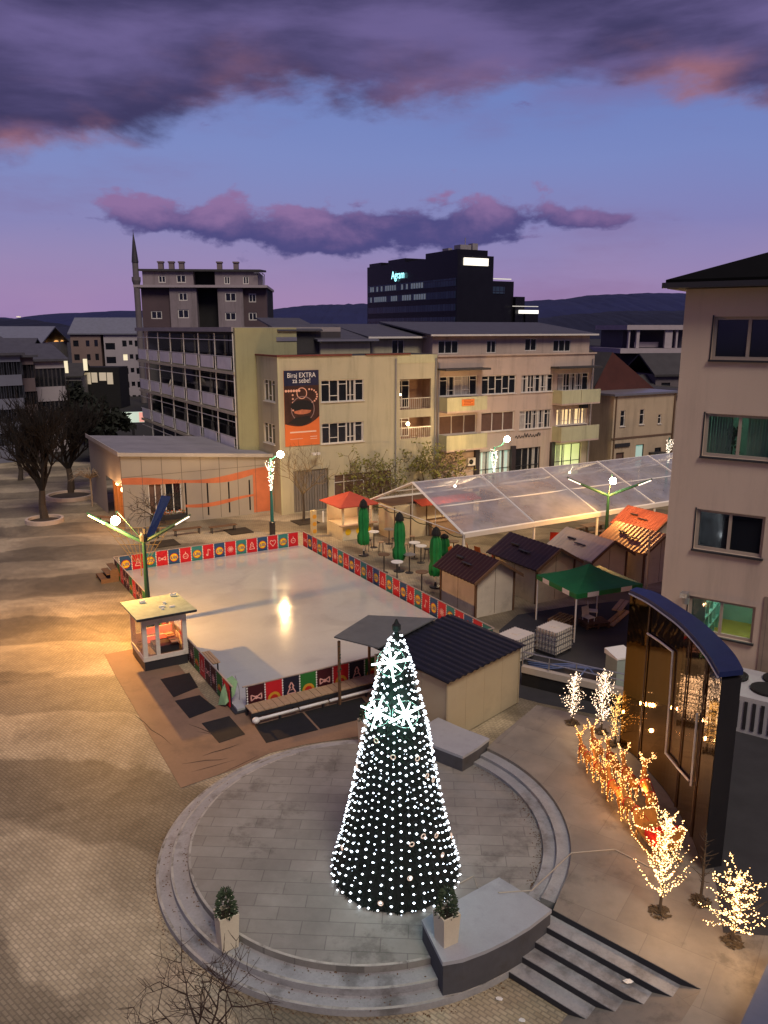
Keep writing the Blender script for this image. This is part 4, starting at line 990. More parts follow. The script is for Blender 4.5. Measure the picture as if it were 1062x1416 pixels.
def window(parent, mp, h, cols=2, trans=.3, fm='frame', pm='glass', fw=.06, d=.1, sill=True, name='window', alt=False, curtain=0.0):
    x0, x1, z0, z1 = h[:4]; b = MB(); e = .002
    mbox(b, mp, x0+e, x1-e, z0+e, z0+fw, d-.04, d+.03); mbox(b, mp, x0+e, x1-e, z1-fw, z1-e, d-.04, d+.03)
    for i in range(cols+1):
        x = x0+(x1-x0)*i/cols; lo, hi = (x0+e if i == 0 else x-fw/2), (x1-e if i == cols else x+fw/2)
        if i == 0: hi = x0+fw
        if i == cols: lo = x1-fw
        mbox(b, mp, lo, hi, z0+fw+.001, z1-fw-.001, d-.04, d+.03)
    if trans:
        for i in range(cols):
            xa = x0+(x1-x0)*i/cols+fw*.6; xb = x0+(x1-x0)*(i+1)/cols-fw*.6
            tz = z1-(z1-z0)*trans if not alt or i % 2 == 0 else z0+(z1-z0)*.28
            mbox(b, mp, xa, xb, tz-fw*.4, tz+fw*.4, d-.035, d+.025)
    w = b.build(name, M[fm], parent)
    b = MB(); mbox(b, mp, x0+.01, x1-.01, z0+.01, z1-.01, d+.032, d+.05); b.build('pane', M[pm] if isinstance(pm, str) else pm, w)
    if curtain:
        n = max(4, int((x1-x0)*6)); r_ = random.Random(int(x0*100+z0*37))
        for i in range(n):
            if r_.random() < curtain:
                b = MB(); xa = x0+(x1-x0)*i/n; mbox(b, mp, xa+.02, xa+(x1-x0)/n, z0+fw, z1-fw, d+.026, d+.031); b.build('curtain', M['curtain'], w)
    if sill:
        b = MB(); mbox(b, mp, x0-.06, x1+.06, z0-.05, z0-.002, -.09, d-.045); b.build('sill', M[fm], w)
    return w
M['curtain'] = mat('net curtain', (.42,.4,.38), .8, var=.3, vs=4)
M['blind'] = mat('brown blind', (.12,.07,.055), .7, var=.3, vs=2)
M['lit_warm'] = glow('warm lit room', (1.0,.66,.28), 1.0); M['lit_green'] = glow('green lit shop', (.25,.75,.6), .35); M['lit_lime'] = glow('lime lit shop', (.75,.85,.25), .55); M['lit_cold'] = glow('cold lit room', (.55,.85,.85), .35)
M['lit_amber'] = glow('amber lit glass', (1.0,.45,.12), 1.2); M['lit_window'] = glow('lit flat window', (1.0,.85,.5), .75)
PF = Fr(G(390, 712))
olive = mat('yellow grey render', (.47,.44,.31), .85, var=.12, vs=.35, fine=.08, fs=25, dirt=.12, streak=.3)
pinkr = mat('pink beige render', (.53,.42,.35), .85, var=.14, vs=.4, fine=.08, fs=25, dirt=.12, streak=.3)
parap = mat('pale yellow green parapet', (.50,.50,.32), .8, var=.12, vs=.6, dirt=.1, streak=.3)
M['rooftile'] = mat('blue grey roof tiles', (.07,.07,.09), .7, var=.3, vs=1.5, fine=.4, fs=14)
M['rooffelt'] = mat('dark roof felt', (.05,.048,.05), .8, var=.3, vs=1)
# --- corner building with the poster
pb_ = thing('corner_building', 'yellow grey corner building with a tall advertising poster on its front', 'building', PF.O, RZ)
ZT = 11.55; X1 = 13.75; SD = 4.1
fh = [PF.fr(444,525,503,555), PF.fr(444,584,503,612)]
lg = [PF.fr(553,524,596,566), PF.fr(553,577,596,606)]
sh = [PF.sr(365,525,380,555), PF.sr(365,585,380,613)]
sh = [(max(.5, h[0]), min(3.7, h[1]), h[2], h[3]) for h in sh]
g0 = [(1.0, 3.9, .02, 3.2), (4.4, 9.6, .6, 2.6)]
b = MB(); wallgrid(b, fmap(0), 0, X1, 0, ZT, fh+lg+g0, .18)
wallgrid(b, lmap(0), 0, SD, 0, ZT, sh, .18, flip=True)
b.face([(0,SD,0),(X1,SD,0),(X1,SD,ZT),(0,SD,ZT)]); b.face([(X1,0,0),(X1,SD,0),(X1,SD,ZT),(X1,0,ZT)])
b.build('wall', olive, pb_)
b = MB(); b.box(.0, X1-.02, .0, SD, ZT, ZT+.02); b.build('roof', M['rooffelt'], pb_)
b = MB(); b.box(-.1, 6.0, -.1, .12, ZT+.021, ZT+.14); b.box(7.2, 11.2, -.1, .12, ZT+.021, ZT+.12); b.box(-.1, .12, .121, SD, ZT+.021, ZT+.13); b.build('coping', mat('rust red coping', (.16,.045,.035), .7, var=.3), pb_)
for h in fh: window(pb_, fmap(0), h, 5, .2, alt=True, curtain=.22)
for h in sh: window(pb_, lmap(0), h, 3, .2, alt=True)
for i, h in enumerate(lg):
    f = window(pb_, fmap(0), (h[0]+.15, h[0]+1.6, h[2]+.05, h[3]-.15), 2, .2, d=1.2, sill=False, pm='glass' if i == 0 else 'blind')
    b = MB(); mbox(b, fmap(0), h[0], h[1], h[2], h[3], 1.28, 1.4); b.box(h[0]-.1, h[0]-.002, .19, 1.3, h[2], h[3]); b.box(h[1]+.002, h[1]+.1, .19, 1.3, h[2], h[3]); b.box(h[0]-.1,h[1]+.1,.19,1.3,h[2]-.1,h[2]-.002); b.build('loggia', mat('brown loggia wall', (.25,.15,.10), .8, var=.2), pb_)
    b = MB(); b.box(h[0]+.03, h[1]-.03, .02, .05, h[2]+.85, h[2]+.92)
    for k in range(16): x = h[0]+.06+(h[1]-h[0]-.12)*k/15; b.box(x-.012, x+.012, .025, .045, h[2]+.01, h[2]+.848)
    b.build('railing', M['metal'], pb_)
lb_ = MB(); h = lg[0]; lb_.ball((h[0]+.2, .3, (h[2]+h[3])/2), .1); h = lg[1]; lb_.ball((h[0]+1.0, .4, (h[2]+h[3])/2+.3), .16); lb_.build('loggia_lamp', glow('loggia lamp glass', (1,.75,.45), 14), pb_)
lamp('loggia_light', PF.wor((lg[1][0]+1.2, .35, lg[1][3]-.6)), 12, (1,.7,.4), .1)
window(pb_, fmap(0), g0[1], 6, .3, pm='blind', sill=False)
b = MB()
for k in range(13): mbox(b, fmap(0), 1.02+.22*k, 1.2+.22*k, .03, 3.15, .1, .14)
b.build('shutter', mat('grey shutter', (.2,.18,.16), .6, var=.2), pb_)
b = MB(); b.box(10.0, X1, -.02, .0, 10.9, ZT); b.build('trim', parap, pb_); b = MB(); b.box(-.04, .06, -.04, -.002, 0, ZT); b.build('trim', parap, pb_)
b = MB(); b.tube([(9.85,-.08,ZT-.3),(9.85,-.08,.2)], .06, 6); b.tube([(X1-.15,-.08,ZT-.3),(X1-.15,-.08,.2)], .06, 6); b.build('downpipe', M['metal'], pb_)
b = MB(); b.tube([(3.0,-.05,4.3),(2.6,-.5,4.5)], .03, 5); b.box(2.3,2.9,-.75,-.45,4.4,4.55); b.build('floodlight', M['white_metal'], pb_)
# poster
pr = PF.fr(393, 512, 441, 616); x0, x1, z0, z1 = pr; Wp, Hp = x1-x0, z1-z0
po = thing('poster', 'tall orange and dark blue advertising poster with white lettering on the corner building', 'poster', PF.wor((x0, -.06, z0)), RZ)
b = MB(); b.box(0, Wp, 0, .05, 0, Hp); b.build('board', mat('poster orange', (.70,.17,.045), .55, var=.12, vs=1.2, fine=0), po)
b = MB(); b.face([(0,-.003,Hp*.80),(Wp,-.003,Hp*.80),(Wp,-.003,Hp),(0,-.003,Hp)]); b.build('headline_panel', mat('poster navy', (.012,.018,.06), .5, var=.5, vs=1.5, fine=0), po)
b = MB(); n = 16; pts = [(0,-.004,Hp*.80),(0,-.004,Hp*.30)]+[(Wp*k/n, -.004, Hp*(.30-.05*sin(pi*k/n*.9)+.10*(k/n)**3)) for k in range(1, n+1)]+[(Wp,-.004,Hp*.80)]
b.face(pts); b.build('picture_panel', mat('poster dark picture', (.05,.02,.016), .5, var=.9, vs=1.6, fine=.3), po)
b = MB(); pp = lambda x, z: (x*Wp, z*Hp)
for k in range(6): disc_(b, *pp(.05+.075*k, .735), .1, -.008, 0, 8)
for k in range(5): disc_(b, *pp(.24, .68-.05*k), .075, -.008, 0, 8)
for k in range(9): a = -1.2+k*.35; disc_(b, *pp(.72+.22*cos(a), .66+.09*sin(a)), .07, -.008, 0, 8)
ring_(b, *pp(.5, .70), .42, .06, -.009, 0, 22); ring_(b, *pp(.52, .49), .95, .06, -.0095, 1, 26)
b.build('bulb_print', [mat('poster lamp print', (.85,.45,.32), .6, var=0, fine=0), mat('poster rim print', (.3,.2,.2), .6, var=0, fine=0)], po)
b = MB(); b.face([(*(pp(.28,.44)[0],),-.011,Hp*.44)]+[(Wp*(.5+.25*cos(a)), -.011, Hp*(.455+.035*sin(a))) for a in [pi*k/6+pi for k in range(7)]]+[(Wp*.76,-.011,Hp*.47),(Wp*.5,-.011,Hp*.485),(Wp*.26,-.011,Hp*.465)])
b.build('face_print', mat('poster skin print', (.5,.17,.09), .6, var=.6, vs=3, fine=0), po)
b = MB(); n = 18; b.face([(Wp*(.5+.33*cos(2*pi*k/n)), -.010, Hp*(.535+.075*sin(2*pi*k/n))) for k in range(n)]); b.face([(Wp*.08,-.0105,Hp*.31),(Wp*.5,-.0105,Hp*.265),(Wp*.78,-.0105,Hp*.33),(Wp*.7,-.0105,Hp*.40),(Wp*.3,-.0105,Hp*.38)]); b.build('dark_print', mat('poster black print', (.012,.012,.014), .5, var=0, fine=0), po)
M['poster_white'] = mat('poster white letters', (.8,.8,.8), .5, var=0, fine=0)
text('Biraj EXTRA', .50, M['poster_white'], po, (Wp*.5,-.012,Hp*.935), (pi/2,0,0), sx=.88)
text('za sebe!', .50, M['poster_white'], po, (Wp*.5,-.012,Hp*.865), (pi/2,0,0), sx=.9)
b = MB()
for x0_, x1_, z_, w_ in ((.14,.9,.185,.10),(.72,.92,.115,.05),(.14,.5,.095,.03),(.72,.92,.085,.04)): line_(b, [(Wp*x0_, Hp*z_), (Wp*x1_, Hp*z_)], w_, -.006, 0)
b.build('small_print', mat('poster pale print', (.8,.6,.5), .6, var=0, fine=0), po)
# --- setback storey blocks on the roof of the corner building
def rooftop(x0, x1, y0, y1, z0, z1, ov, rise, wallm, roofm, label, wins=(), name='roof_storey'):
    t = thing(name, label, 'roof storey', PF.wor((x0, y0, z0)), RZ)
    w, d, h = x1-x0, y1-y0, z1-z0
    b = MB(); wallgrid(b, fmap(0), 0, w, 0, h, list(wins), .12); b.face([(0,0,0),(0,d,0),(0,d,h),(0,0,h)]); b.face([(w,0,0),(w,d,0),(w,d,h),(w,0,h)]); b.build('wall', wallm, t)
    for q in wins: window(t, fmap(0), q, 3 if q[1]-q[0] > 1.6 else 2, 0, sill=False, d=.08)
    b = MB(); b.slab([(-ov,-ov,h+.05),(w+ov,-ov,h+.05),(w+ov,d,h+rise),(-ov,d,h+rise)], .12); b.build('roof', roofm, t)
    b = MB(); b.box(-ov,w+ov,-ov-.1,-ov-.004,h-.1,h+.05); b.build('gutter', M['frame'] if rise < 1.2 else M['metal'], t)
    return t
def rel(r, x0, z0): return (r[0]-x0, r[1]-x0, r[2]-z0, r[3]-z0)
y_ = 4.2
c = PF.fr(443,470,512,491,y_); rooftop(c[0], c[1], y_, y_+7, 11.4, c[3], .5, 1.3, olive, M['rooftile'], 'low pale roof storey behind the poster building under dark tiles')
c = PF.fr(513,466,594,490,y_+.5); rooftop(c[0], c[1], y_+.5, y_+7, 11.4, c[3], .6, 1.1, olive, M['rooftile'], 'pale roof storey with a dark double window above the loggias', [rel(PF.fr(542,470,559,489,y_+.5), c[0], 11.4)])
t = thing('roof_hut', 'dark stair hut and sloping roof beside the roof storeys', 'roof hut', PF.wor((2.2, 4.4, 11.4)), RZ)
b = MB(); b.box(0, 3.0, 0, 4, .21, 2.0); b.build('wall', M['rooffelt'], t); b = MB(); b.slab([(-.4,-.4,2.05),(3.4,-.4,2.05),(3.4,4,3.0),(-.4,4,3.0)], .12); b.build('roof', M['rooftile'], t)
# --- pink building
PX0 = X1+.06; PXE = 31.0; pk_ = thing('pink_building', 'pink beige four storey building with pale parapet balconies and shops below', 'building', PF.wor((PX0, 0, 0)), RZ)
def R_(a, b_, c, d, y=0): return rel(PF.fr(a, b_, c, d, y), PX0, 0)
PW_ = PXE-PX0
z_top = 11.35
r1 = [R_(608,520,660,547), R_(666.5,519,713.6,544.7), R_(721,518,765,542), R_(771,516,814,540)]
r2 = [R_(607,574,659,600), R_(665.6,569.7,711,596), R_(718.4,567,761.6,592.7), R_(769,565,811,587)]
r0 = [R_(662,621,707,658), R_(712,611,747,651), R_(766,610,803,648)]
r0 = [(h[0], h[1], .15, 3.3) for h in r0]
cl = lambda h: (max(.25, h[0]), min(PW_-.2, h[1]), h[2], h[3])
r1 = [cl(h) for h in r1]; r2 = [cl(h) for h in r2]; r0 = [cl(h) for h in r0]
b = MB(); wallgrid(b, fmap(0), 0, PW_, 0, z_top, r1+r2+r0, .2); b.face([(PW_,0,0),(PW_,9,0),(PW_,9,z_top),(PW_,0,z_top)]); b.face([(0,9,0),(PW_,9,0),(PW_,9,z_top),(0,9,z_top)]); b.face([(0,0,0),(0,9,0),(0,9,z_top),(0,0,z_top)])
b.build('wall', pinkr, pk_)
b = MB(); b.box(.0, PW_, .15, 3.2, z_top-.85, z_top-.8); b.build('terrace', M['rooffelt'], pk_)
for i, h in enumerate(r1): window(pk_, fmap(0), h, 5, .22, alt=True, curtain=.35 if i != 1 else .1, d=.12)
for i, h in enumerate(r2): window(pk_, fmap(0), h, (3,3,5,5)[i], .22 if i > 1 else 0, alt=(i > 1), d=.12, pm=('blind','blind','glass','lit_warm')[i], curtain=(0,0,.7,.45)[i])
for i, h in enumerate(r0): window(pk_, fmap(0), h, (4,3,3)[i], .5, fm='dark_metal', pm=('lit_green','glass','lit_lime')[i], sill=False, d=.15, name='shop_window', curtain=.4)
dep = {0:1.3,1:1.3,2:1.2,3:1.2}
for i, (px, sp) in enumerate((((619,549,671,568),1), ((618.5,601,671,621),1), ((782,539,828,557),2), ((781,589,826,608),1))):
    h = R_(*px, -dep[i]); x0_, x1_ = max(.1, h[0]-.4), min(PW_+.4, h[1]+.2)
    f = MB(); f.box(x0_, x1_, -dep[i], -.003, h[2]-.14, h[2]); fl = f.build('balcony_floor', pinkr, pk_)
    b = MB()
    for k in range(sp): a_, c_ = x0_+(x1_-x0_)*k/sp, x0_+(x1_-x0_)*(k+1)/sp-(.06 if sp > 1 and k == 0 else 0); b.box(a_, c_, -dep[i], -dep[i]+.1, h[2]+.003, h[3])
    b.box(x0_, x0_+.1, -dep[i]+.103, -.003, h[2]+.003, h[3]); b.build('balcony_parapet', parap, pk_)
h = R_(639,552,656,561,-1.34); b = MB(); b.box(h[0], h[1], -1.36, -1.303, h[2], h[3]); s_ = b.build('balcony_sign', mat('orange sign', (.72,.22,.05), .5, var=.1), pk_)
b = MB()
for k in range(4): line_(b, [(h[0]+.15, h[2]+.12+(h[3]-h[2])*.22*k), (h[1]-.15-.2*(k % 2), h[2]+.12+(h[3]-h[2])*.22*k)], .05, -1.364, 0)
b.build('sign_print', mat('sign print', (.3,.05,.02), .6, var=0, fine=0), s_)
for px in ((606,507,675,512), (770,505,829,509)):
    h = R_(*px, -.8); b = MB(); b.box(max(0, h[0]), min(PW_+.3, h[1]), -1.2, -.003, h[2], h[2]+.16); b.build('canopy_slab', M['rooffelt'], pk_)
b = MB(); b.box(-.02, PW_+.15, -.12, -.003, z_top-.02, z_top+.1); b.build('coping', pinkr, pk_)
h = R_(712,598,747,606); b = MB(); rr = random.Random(4)
for k in range(9): x = h[0]+(h[1]-h[0])*k/9; line_(b, [(x, h[2]+.1), (x+.12, h[2]+.5*rr.uniform(.5,1)), (x+.25, h[2]+.12), (x+.32, h[2]+.45*rr.random())], .07, -.03, 0)
b.build('wall_script', M['dark_metal'], pk_)
b = MB()                                           # spray paint left of the shops
for k in range(22):
    x, z = rr.uniform(.4, 3.6), rr.uniform(.3, 2.2); line_(b, [(x,z),(x+rr.uniform(-.3,.4),z+rr.uniform(-.5,.5)),(x+rr.uniform(-.2,.6),z+rr.uniform(-.4,.4))], rr.uniform(.06,.16), -.006-.0006*k, k % 3)
b.build('graffiti', [mat('red spray', (.3,.04,.04), .7, var=0, fine=0), mat('black spray', (.03,.02,.03), .7, var=0, fine=0), mat('white spray', (.55,.5,.48), .7, var=0, fine=0)], pk_)
for h in (r0[0], r0[1], r0[2]):
    b = MB(); b.box(h[0]-.55, h[0]-.1, -.25, -.003, .02, 3.6)
    b.build('shop_pillar', mat('dark shop pillar', (.04,.03,.035), .5), pk_)
b = MB(); b.box(r0[0][0]-1.4, r0[0][0]-.65, -.4, -.003, 2.3, 2.95); b.lathe([(.22,0),(.24,.03)], (0,0,0), 3) if False else None; ac = b.build('air_conditioner', M['white_metal'], pk_)
b = MB(); disc_(b, r0[0][0]-1.1, 2.62, .22, -.405, 0); b.build('fan', M['dark'], ac)
b = MB(); b.box(PW_-1.6, PW_-.9, -.45, -.003, 6.5, 7.0); b.build('air_conditioner', M['dark_metal'], pk_)
for px in ((600.5,490,603,655), (817,512,819,590)):
    h = R_(*px, -.1); b = MB(); b.tube([(max(.1, h[0]),-.1,10.9),(max(.1, h[0]),-.1,.2)], .06, 6); b.build('downpipe', M['metal'], pk_)
ya = 3.2; c = PF.fr(598,463,815,490,ya)
tw_ = [PF.fr(606,471,634,489,ya), PF.fr(673,471,686,488,ya), PF.fr(726,468,742,485,ya), PF.fr(765,470,789,486,ya)]
c3 = max(c[3], max(h[3] for h in tw_)+.35)
rooftop(c[0], c[1], ya, ya+8, 10.4, c3, .55, 1.15, pinkr, M['rooftile'], 'lilac pink top storey with four small windows and a long blue grey roof', [rel(h, c[0], 10.4) for h in tw_])
lamp('shop_light', PF.wor((PX0+r0[2][0]+1.5, -1.2, 2.4)), 60, (.8,.95,.35), .4)
lamp('shop_light', PF.wor((PX0+r0[0][0]+1.5, -1.2, 2.4)), 25, (.4,.95,.75), .4)
# --- balcony building
BX, BY, BL, BZ = -1.6, 4.13, 29.6, 13.6
bb_ = thing('balcony_building', 'long four storey building with rows of white balcony panels and a yellow end wall', 'building', PF.wor((BX, BY, 0)), RZ)
b = MB(); b.box(.0, 5.0, 0, .3, 0, BZ); b.build('end_wall', mat('yellow end wall', (.36,.35,.2), .85, var=.15, vs=.4, dirt=.15, streak=.3), bb_)
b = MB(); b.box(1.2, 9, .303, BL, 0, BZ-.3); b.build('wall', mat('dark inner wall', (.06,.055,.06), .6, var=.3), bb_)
b = MB(); b.box(-.15, 9, .303, BL+.1, BZ-.297, BZ+.05); b.build('roof', mat('grey roof slab', (.3,.28,.3), .8, var=.2, vs=.5), bb_)
fl_ = [10.35, 7.28, 4.2, 1.15]
for fz in fl_:
    b = MB(); b.box(-.1, 1.197, .303, BL, fz-.22, fz); b.build('balcony_floor', mat('pale slab edge', (.5,.46,.34), .8, var=.2, dirt=.2), bb_)
    n = 7; bay = (BL-.4)/n
    for i in range(n):
        y0 = .4+i*bay
        b = MB(); b.box(-.06, -.02, y0+.5, y0+bay-.45, fz+.12, fz+1.05); b.build('balcony_panel', mat('white balcony panel', (.78,.76,.78), .6, var=.2, vs=.5, dirt=.15), bb_)
        b = MB(); b.box(-.05, .03, y0+.02, y0+.1, fz+.003, fz+2.83); b.box(-.045, -.005, y0+.1, y0+bay, fz+1.08, fz+1.13); b.box(-.03,0,y0+.103,y0+bay-.003,fz+2.3,fz+2.36); b.build('mullion', M['white_metal'], bb_)
        b = MB(); b.box(1.14, 1.19, y0+.15, y0+bay-.15, fz+.1, fz+2.7); b.build('window', M['glass'], bb_)
b = MB(); p = (-.25, 9.5, 9.0); b.lathe([(.02,0),(.25,.05),(.42,.16)], (0,0,0), 14, cap=False)
so_ = b.build('satellite_dish', M['white'], bb_); so_.location = (-.3, 16.6, 8.55); so_.rotation_euler = (0, -1.2, -.4)
b = MB(); b.box(3.3,5.0,-.06,-.003,12.6,12.9); b.build('wall_trim', M['metal'], bb_)
# --- low shop building with the orange stripes
SX0, SX1, SY, SDp = -11.1, .2, 1.41, 11.0
shp = thing('shop_building', 'low shop with grey cream panels and wavy orange stripes and a big flat roof', 'shop', PF.wor((SX0, SY, 0)), RZ)
SWd = SX1-SX0-.25; zl, zr = 5.25, 4.3
pan = mat('grey cream facade panel', (.33,.30,.26), .5, var=.12, vs=.6, fine=.05)
ztop = lambda x: zl+(zr-zl)*x/SWd
nP = 8; b = MB(); js = MB()
win_s = [(1.75, 2.7, .8, 3.0), (2.9, 4.05, .8, 3.0), (4.3,4.42,.3,2.9), (5.9,6.02,.3,2.7), (7.5,7.62,.3,2.6), (9.1,9.22,.3,2.6), (9.5,9.75,.3,2.6)]
wallgrid(b, fmap(0), 0, SWd, 0, 3.6, win_s, .15)
for i in range(nP): x0_, x1_ = SWd*i/nP, SWd*(i+1)/nP; b.face([(x0_,0,3.6),(x1_,0,3.6),(x1_,0,ztop(x1_)),(x0_,0,ztop(x0_))]); js.box(x0_-.015, x0_+.015, -.012, -.002, .05, ztop(x0_)-.03)
b.face([(0,0,3.0),(0,SDp,3.0),(0,SDp,zl),(0,0,zl)]); b.face([(0,5.3,0),(0,SDp,0),(0,SDp,3.0),(0,5.3,3.0)])
b.face([(SWd,0,0),(SWd,2.6,0),(SWd,2.6,zr),(SWd,0,zr)])
b.build('wall', pan, shp); js.box(0, SWd, -.012, -.002, 3.62, 3.64); js.build('panel_joint', mat('panel joint', (.12,.1,.09), .8), shp)
b = MB(); b.slab([(-.15,-.15,zl+.04),(SWd,-.15,zr+.04),(SWd,2.55,zr+.06),(9.3,2.55,zr+.25),(9.3,SDp,zr+.3),(-.15,SDp,zl+.05)], .12); b.build('roof', mat('pale flat roof membrane', (.24,.23,.26), .75, var=.3, vs=.6, fine=.2), shp)
b = MB(); b.box(-.2, -.153, -.2, SDp, zl-.1, zl+.2); b.slab([(-.2,-.22,zl+.14),(SWd,-.22,zr+.14),(SWd,-.153,zr+.14),(-.2,-.153,zl+.14)], .25); b.build('roof_edge', mat('pale roof edge', (.4,.38,.36), .6), shp)
org = mat('orange facade stripe', (.52,.16,.075), .5, var=.3, vs=1)
b = MB(); n = 40; f1 = lambda x: 3.05+.25*sin(x*.55+1.4); f2 = lambda x: 1.25+.22*sin(x*.8)
def band(fz, h0, h1, dy, x0=0, x1=SWd):
    P = [(x0+(x1-x0)*k/n) for k in range(n+1)]
    b.strip([(x, dy, fz(x)-h0(x)) for x in P], [(x, dy, fz(x)+h1(x)) for x in P])
band(f1, lambda x: .15+.1*sin(x), lambda x: .22+.06*cos(x*.7), -.006)
band(f2, lambda x: .1, lambda x: .12+.08*sin(x*.9+2), -.0075, 4.3)
b.box(SWd-1.6, SWd-.05, -.011, -.004, .1, 3.4); b.build('orange_stripe', org, shp)
for i, h in enumerate(win_s): window(shp, fmap(0), h, 2 if i < 2 else 1, 0, fw=.06 if i < 2 else .02, fm='dark_metal' if i > 1 else 'white_metal', pm='glass' if i != 0 else 'blind', sill=False)
b = MB(); rr = random.Random(8)
for i in range(60): b.octa((rr.uniform(1.8,4.1), -.3+rr.uniform(-.1,.1), .75+rr.uniform(0,.3)), .06, i % 2)
b.box(1.7,4.2,-.45,-.1,.4,.74, 2); b.build('flower_box', [M['orange'], M['leaf'], M['dark_metal']], shp)
b = MB()
for y in (.25, 1.6, 3.0, 4.4): b.box(.35, .75, y, y+.35, 0, 2.98)
b.build('entrance_column', mat('orange lit column', (.55,.25,.1), .4, var=.1), shp)
b = MB(); b.box(.9, 1.0, 1.25, 5.2, .05, 2.9); b.build('entrance_glass', M['glass'], shp)
b = MB(); b.ball((.15, .3, 2.75), .2, 10, 6); b.ball((.2, 2.4, 2.8), .12, 10, 6); b.build('entrance_lamp', glow('entrance lamp glass', (1,.5,.18), 14), shp)
lamp('entrance_light', PF.wor((SX0-.9, SY+.6, 2.5)), 190, (1,.48,.18), .2); lamp('entrance_light', PF.wor((SX0-.9, SY+3.4, 2.6)), 90, (1,.5,.2), .2)
# --- beige corner house and brick gable
BF = Fr(G(843, 651)); bh = thing('beige_house', 'small beige two storey house with narrow windows beyond the tent', 'house', BF.O, RZ)
c = BF.fr(841,546,925,651); BW = c[1]-c[0]; BH = c[3]
hw = [BF.fr(858,567.7,864.4,589.6), BF.fr(884.7,566,891,587), BF.fr(910,573,914.7,586)]
hd = [(*BF.fr(851,632,862,648)[:2], .05, 1.7), (*BF.fr(878,625,889,648)[:2], .05, 2.3), (*BF.fr(904,630,913,648)[:2], .05, 1.8)]
bei = mat('beige house render', (.46,.37,.26), .85, var=.12, vs=.5, dirt=.15, streak=.3)
b = MB(); wallgrid(b, fmap(0), 0, BW, 0, BH, hw+hd, .15); b.face([(0,0,0),(0,8,0),(0,8,BH),(0,0,BH)]); b.face([(BW,0,0),(BW,8,0),(BW,8,BH),(BW,0,BH)]); b.build('wall', bei, bh)
for h in hw: window(bh, fmap(0), h, 1, .35)
for i, h in enumerate(hd): window(bh, fmap(0), h, 1, 0, fm='dark_metal', pm=('blind','lit_green','glass')[i], sill=False, name='door')
b = MB(); b.box(-.2, BW+.2, -.25, 8, BH+.003, BH+.2); b.build('eave', M['metal'], bh)
b = MB(); b.box(-.02, BW, -.08, -.003, BH*.42, BH*.44); b.tube([(.25,-.1,BH),(.25,-.1,.2)], .06, 6); b.tube([(BW-.1,-.12,BH),(BW-.1,-.12,.2)], .09, 6); b.build('downpipe', mat('brown pipe', (.14,.09,.06), .6), bh)
h = BF.fr(850,613,870,618); b = MB(); b.box(h[0], h[1], -.12, -.003, h[2], h[3]); b.build('shop_sign', M['dark_metal'], bh)
h = BF.fr(897,621,912,626); b = MB(); b.box(h[0], h[1], -.9, -.003, h[2], h[2]+.12); b.build('door_canopy', M['dark_metal'], bh)
t = thing('neighbour_house', 'plain grey beige house end beside the beige house', 'house', BF.wor((BW+.3, .3, 0)), RZ)
b = MB(); b.box(0, 6, 0, 8, 0, BH*.93); b.build('wall', mat('grey house render', (.33,.27,.22), .85, var=.15), t); b = MB(); b.box(-.1, 6, -.3, 8, BH*.933, BH*.99); b.build('roof', M['rooffelt'], t)
b = MB(); b.box(.4,1.1,-.02,.0,BH*.6,BH*.75); b.build('window', M['glass'], t)
gf = Fr(BF.wor((-1, 4, 0))); pkx, pkz = gf.f(847, 487, 0); erx, erz = gf.f(917, 548, 0)
t = thing('brick_house', 'dark red brick gable house behind the beige house', 'house', gf.O, RZ)
brick = slabs_mat('dark red bricks', (.16,.03,.02), (.2,.045,.03), (.09,.03,.025), .28, .09, 0, .8, .012, .2)
b = MB(); lw = erx-pkx; n = b.vert((pkx-2.2,0,0),(erx,0,0),(erx,0,erz),(pkx,0,pkz),(pkx-2.2,0,erz+1.3)); b.f.append((n,n+1,n+2,n+3,n+4)); b.m.append(0); b.build('gable_wall', brick, t)
b = MB(); b.slab([(pkx,.02,pkz),(erx+.3,.02,erz-.2),(erx+.3,9,erz-.2),(pkx,9,pkz)], .15); b.slab([(pkx-2.5,.02,erz+1.1),(pkx-.01,.02,pkz),(pkx-.01,9,pkz),(pkx-2.5,9,erz+1.1)], .15); b.build('roof', M['rooffelt'], t)
# --- generic distant block: grid of windows
def block(name, label, F, w, d, h, wins, wm, roof=None, ov=.4, side=(), cat='building', pm='glass', lit=(), rise=.0, flat=.35):
    t = thing(name, label, cat, F.O, F.rz)
    b = MB(); wallgrid(b, fmap(0), 0, w, 0, h, list(wins), .2); wallgrid(b, lmap(0), 0, d, 0, h, list(side), .2, flip=True); b.face([(w,0,0),(w,d,0),(w,d,h),(w,0,h)]); b.face([(0,d,0),(w,d,0),(w,d,h),(0,d,h)]); b.build('wall', wm, t)
    for i, q in enumerate(wins):
        b = MB(); mbox(b, fmap(0), q[0], q[1], q[2], q[3], .12, .19); b.build('window', M['lit_window'] if i in lit else M[pm], t)
    for q in side:
        b = MB(); mbox(b, lmap(0), q[0], q[1], q[2], q[3], .12, .19); b.build('window', M[pm], t)
    b = MB()
    if rise: b.slab([(-ov,-ov,h+.02),(w+ov,-ov,h+.02),(w+ov,d/2,h+rise),(-ov,d/2,h+rise)], .25); b.slab([(-ov,d/2+.01,h+rise),(w+ov,d/2+.01,h+rise),(w+ov,d+ov,h),(-ov,d+ov,h)], .25)
    else: b.box(-ov, w+ov, -ov, d+ov, h+.003, h+flat)
    b.build('roof', roof or M['rooffelt'], t)
    return t
def grid(w, n, ww, zs, wh, off=0): return [((i+.5)*w/n-ww/2+off, (i+.5)*w/n+ww/2+off, z, z+wh) for z in zs for i in range(n)]
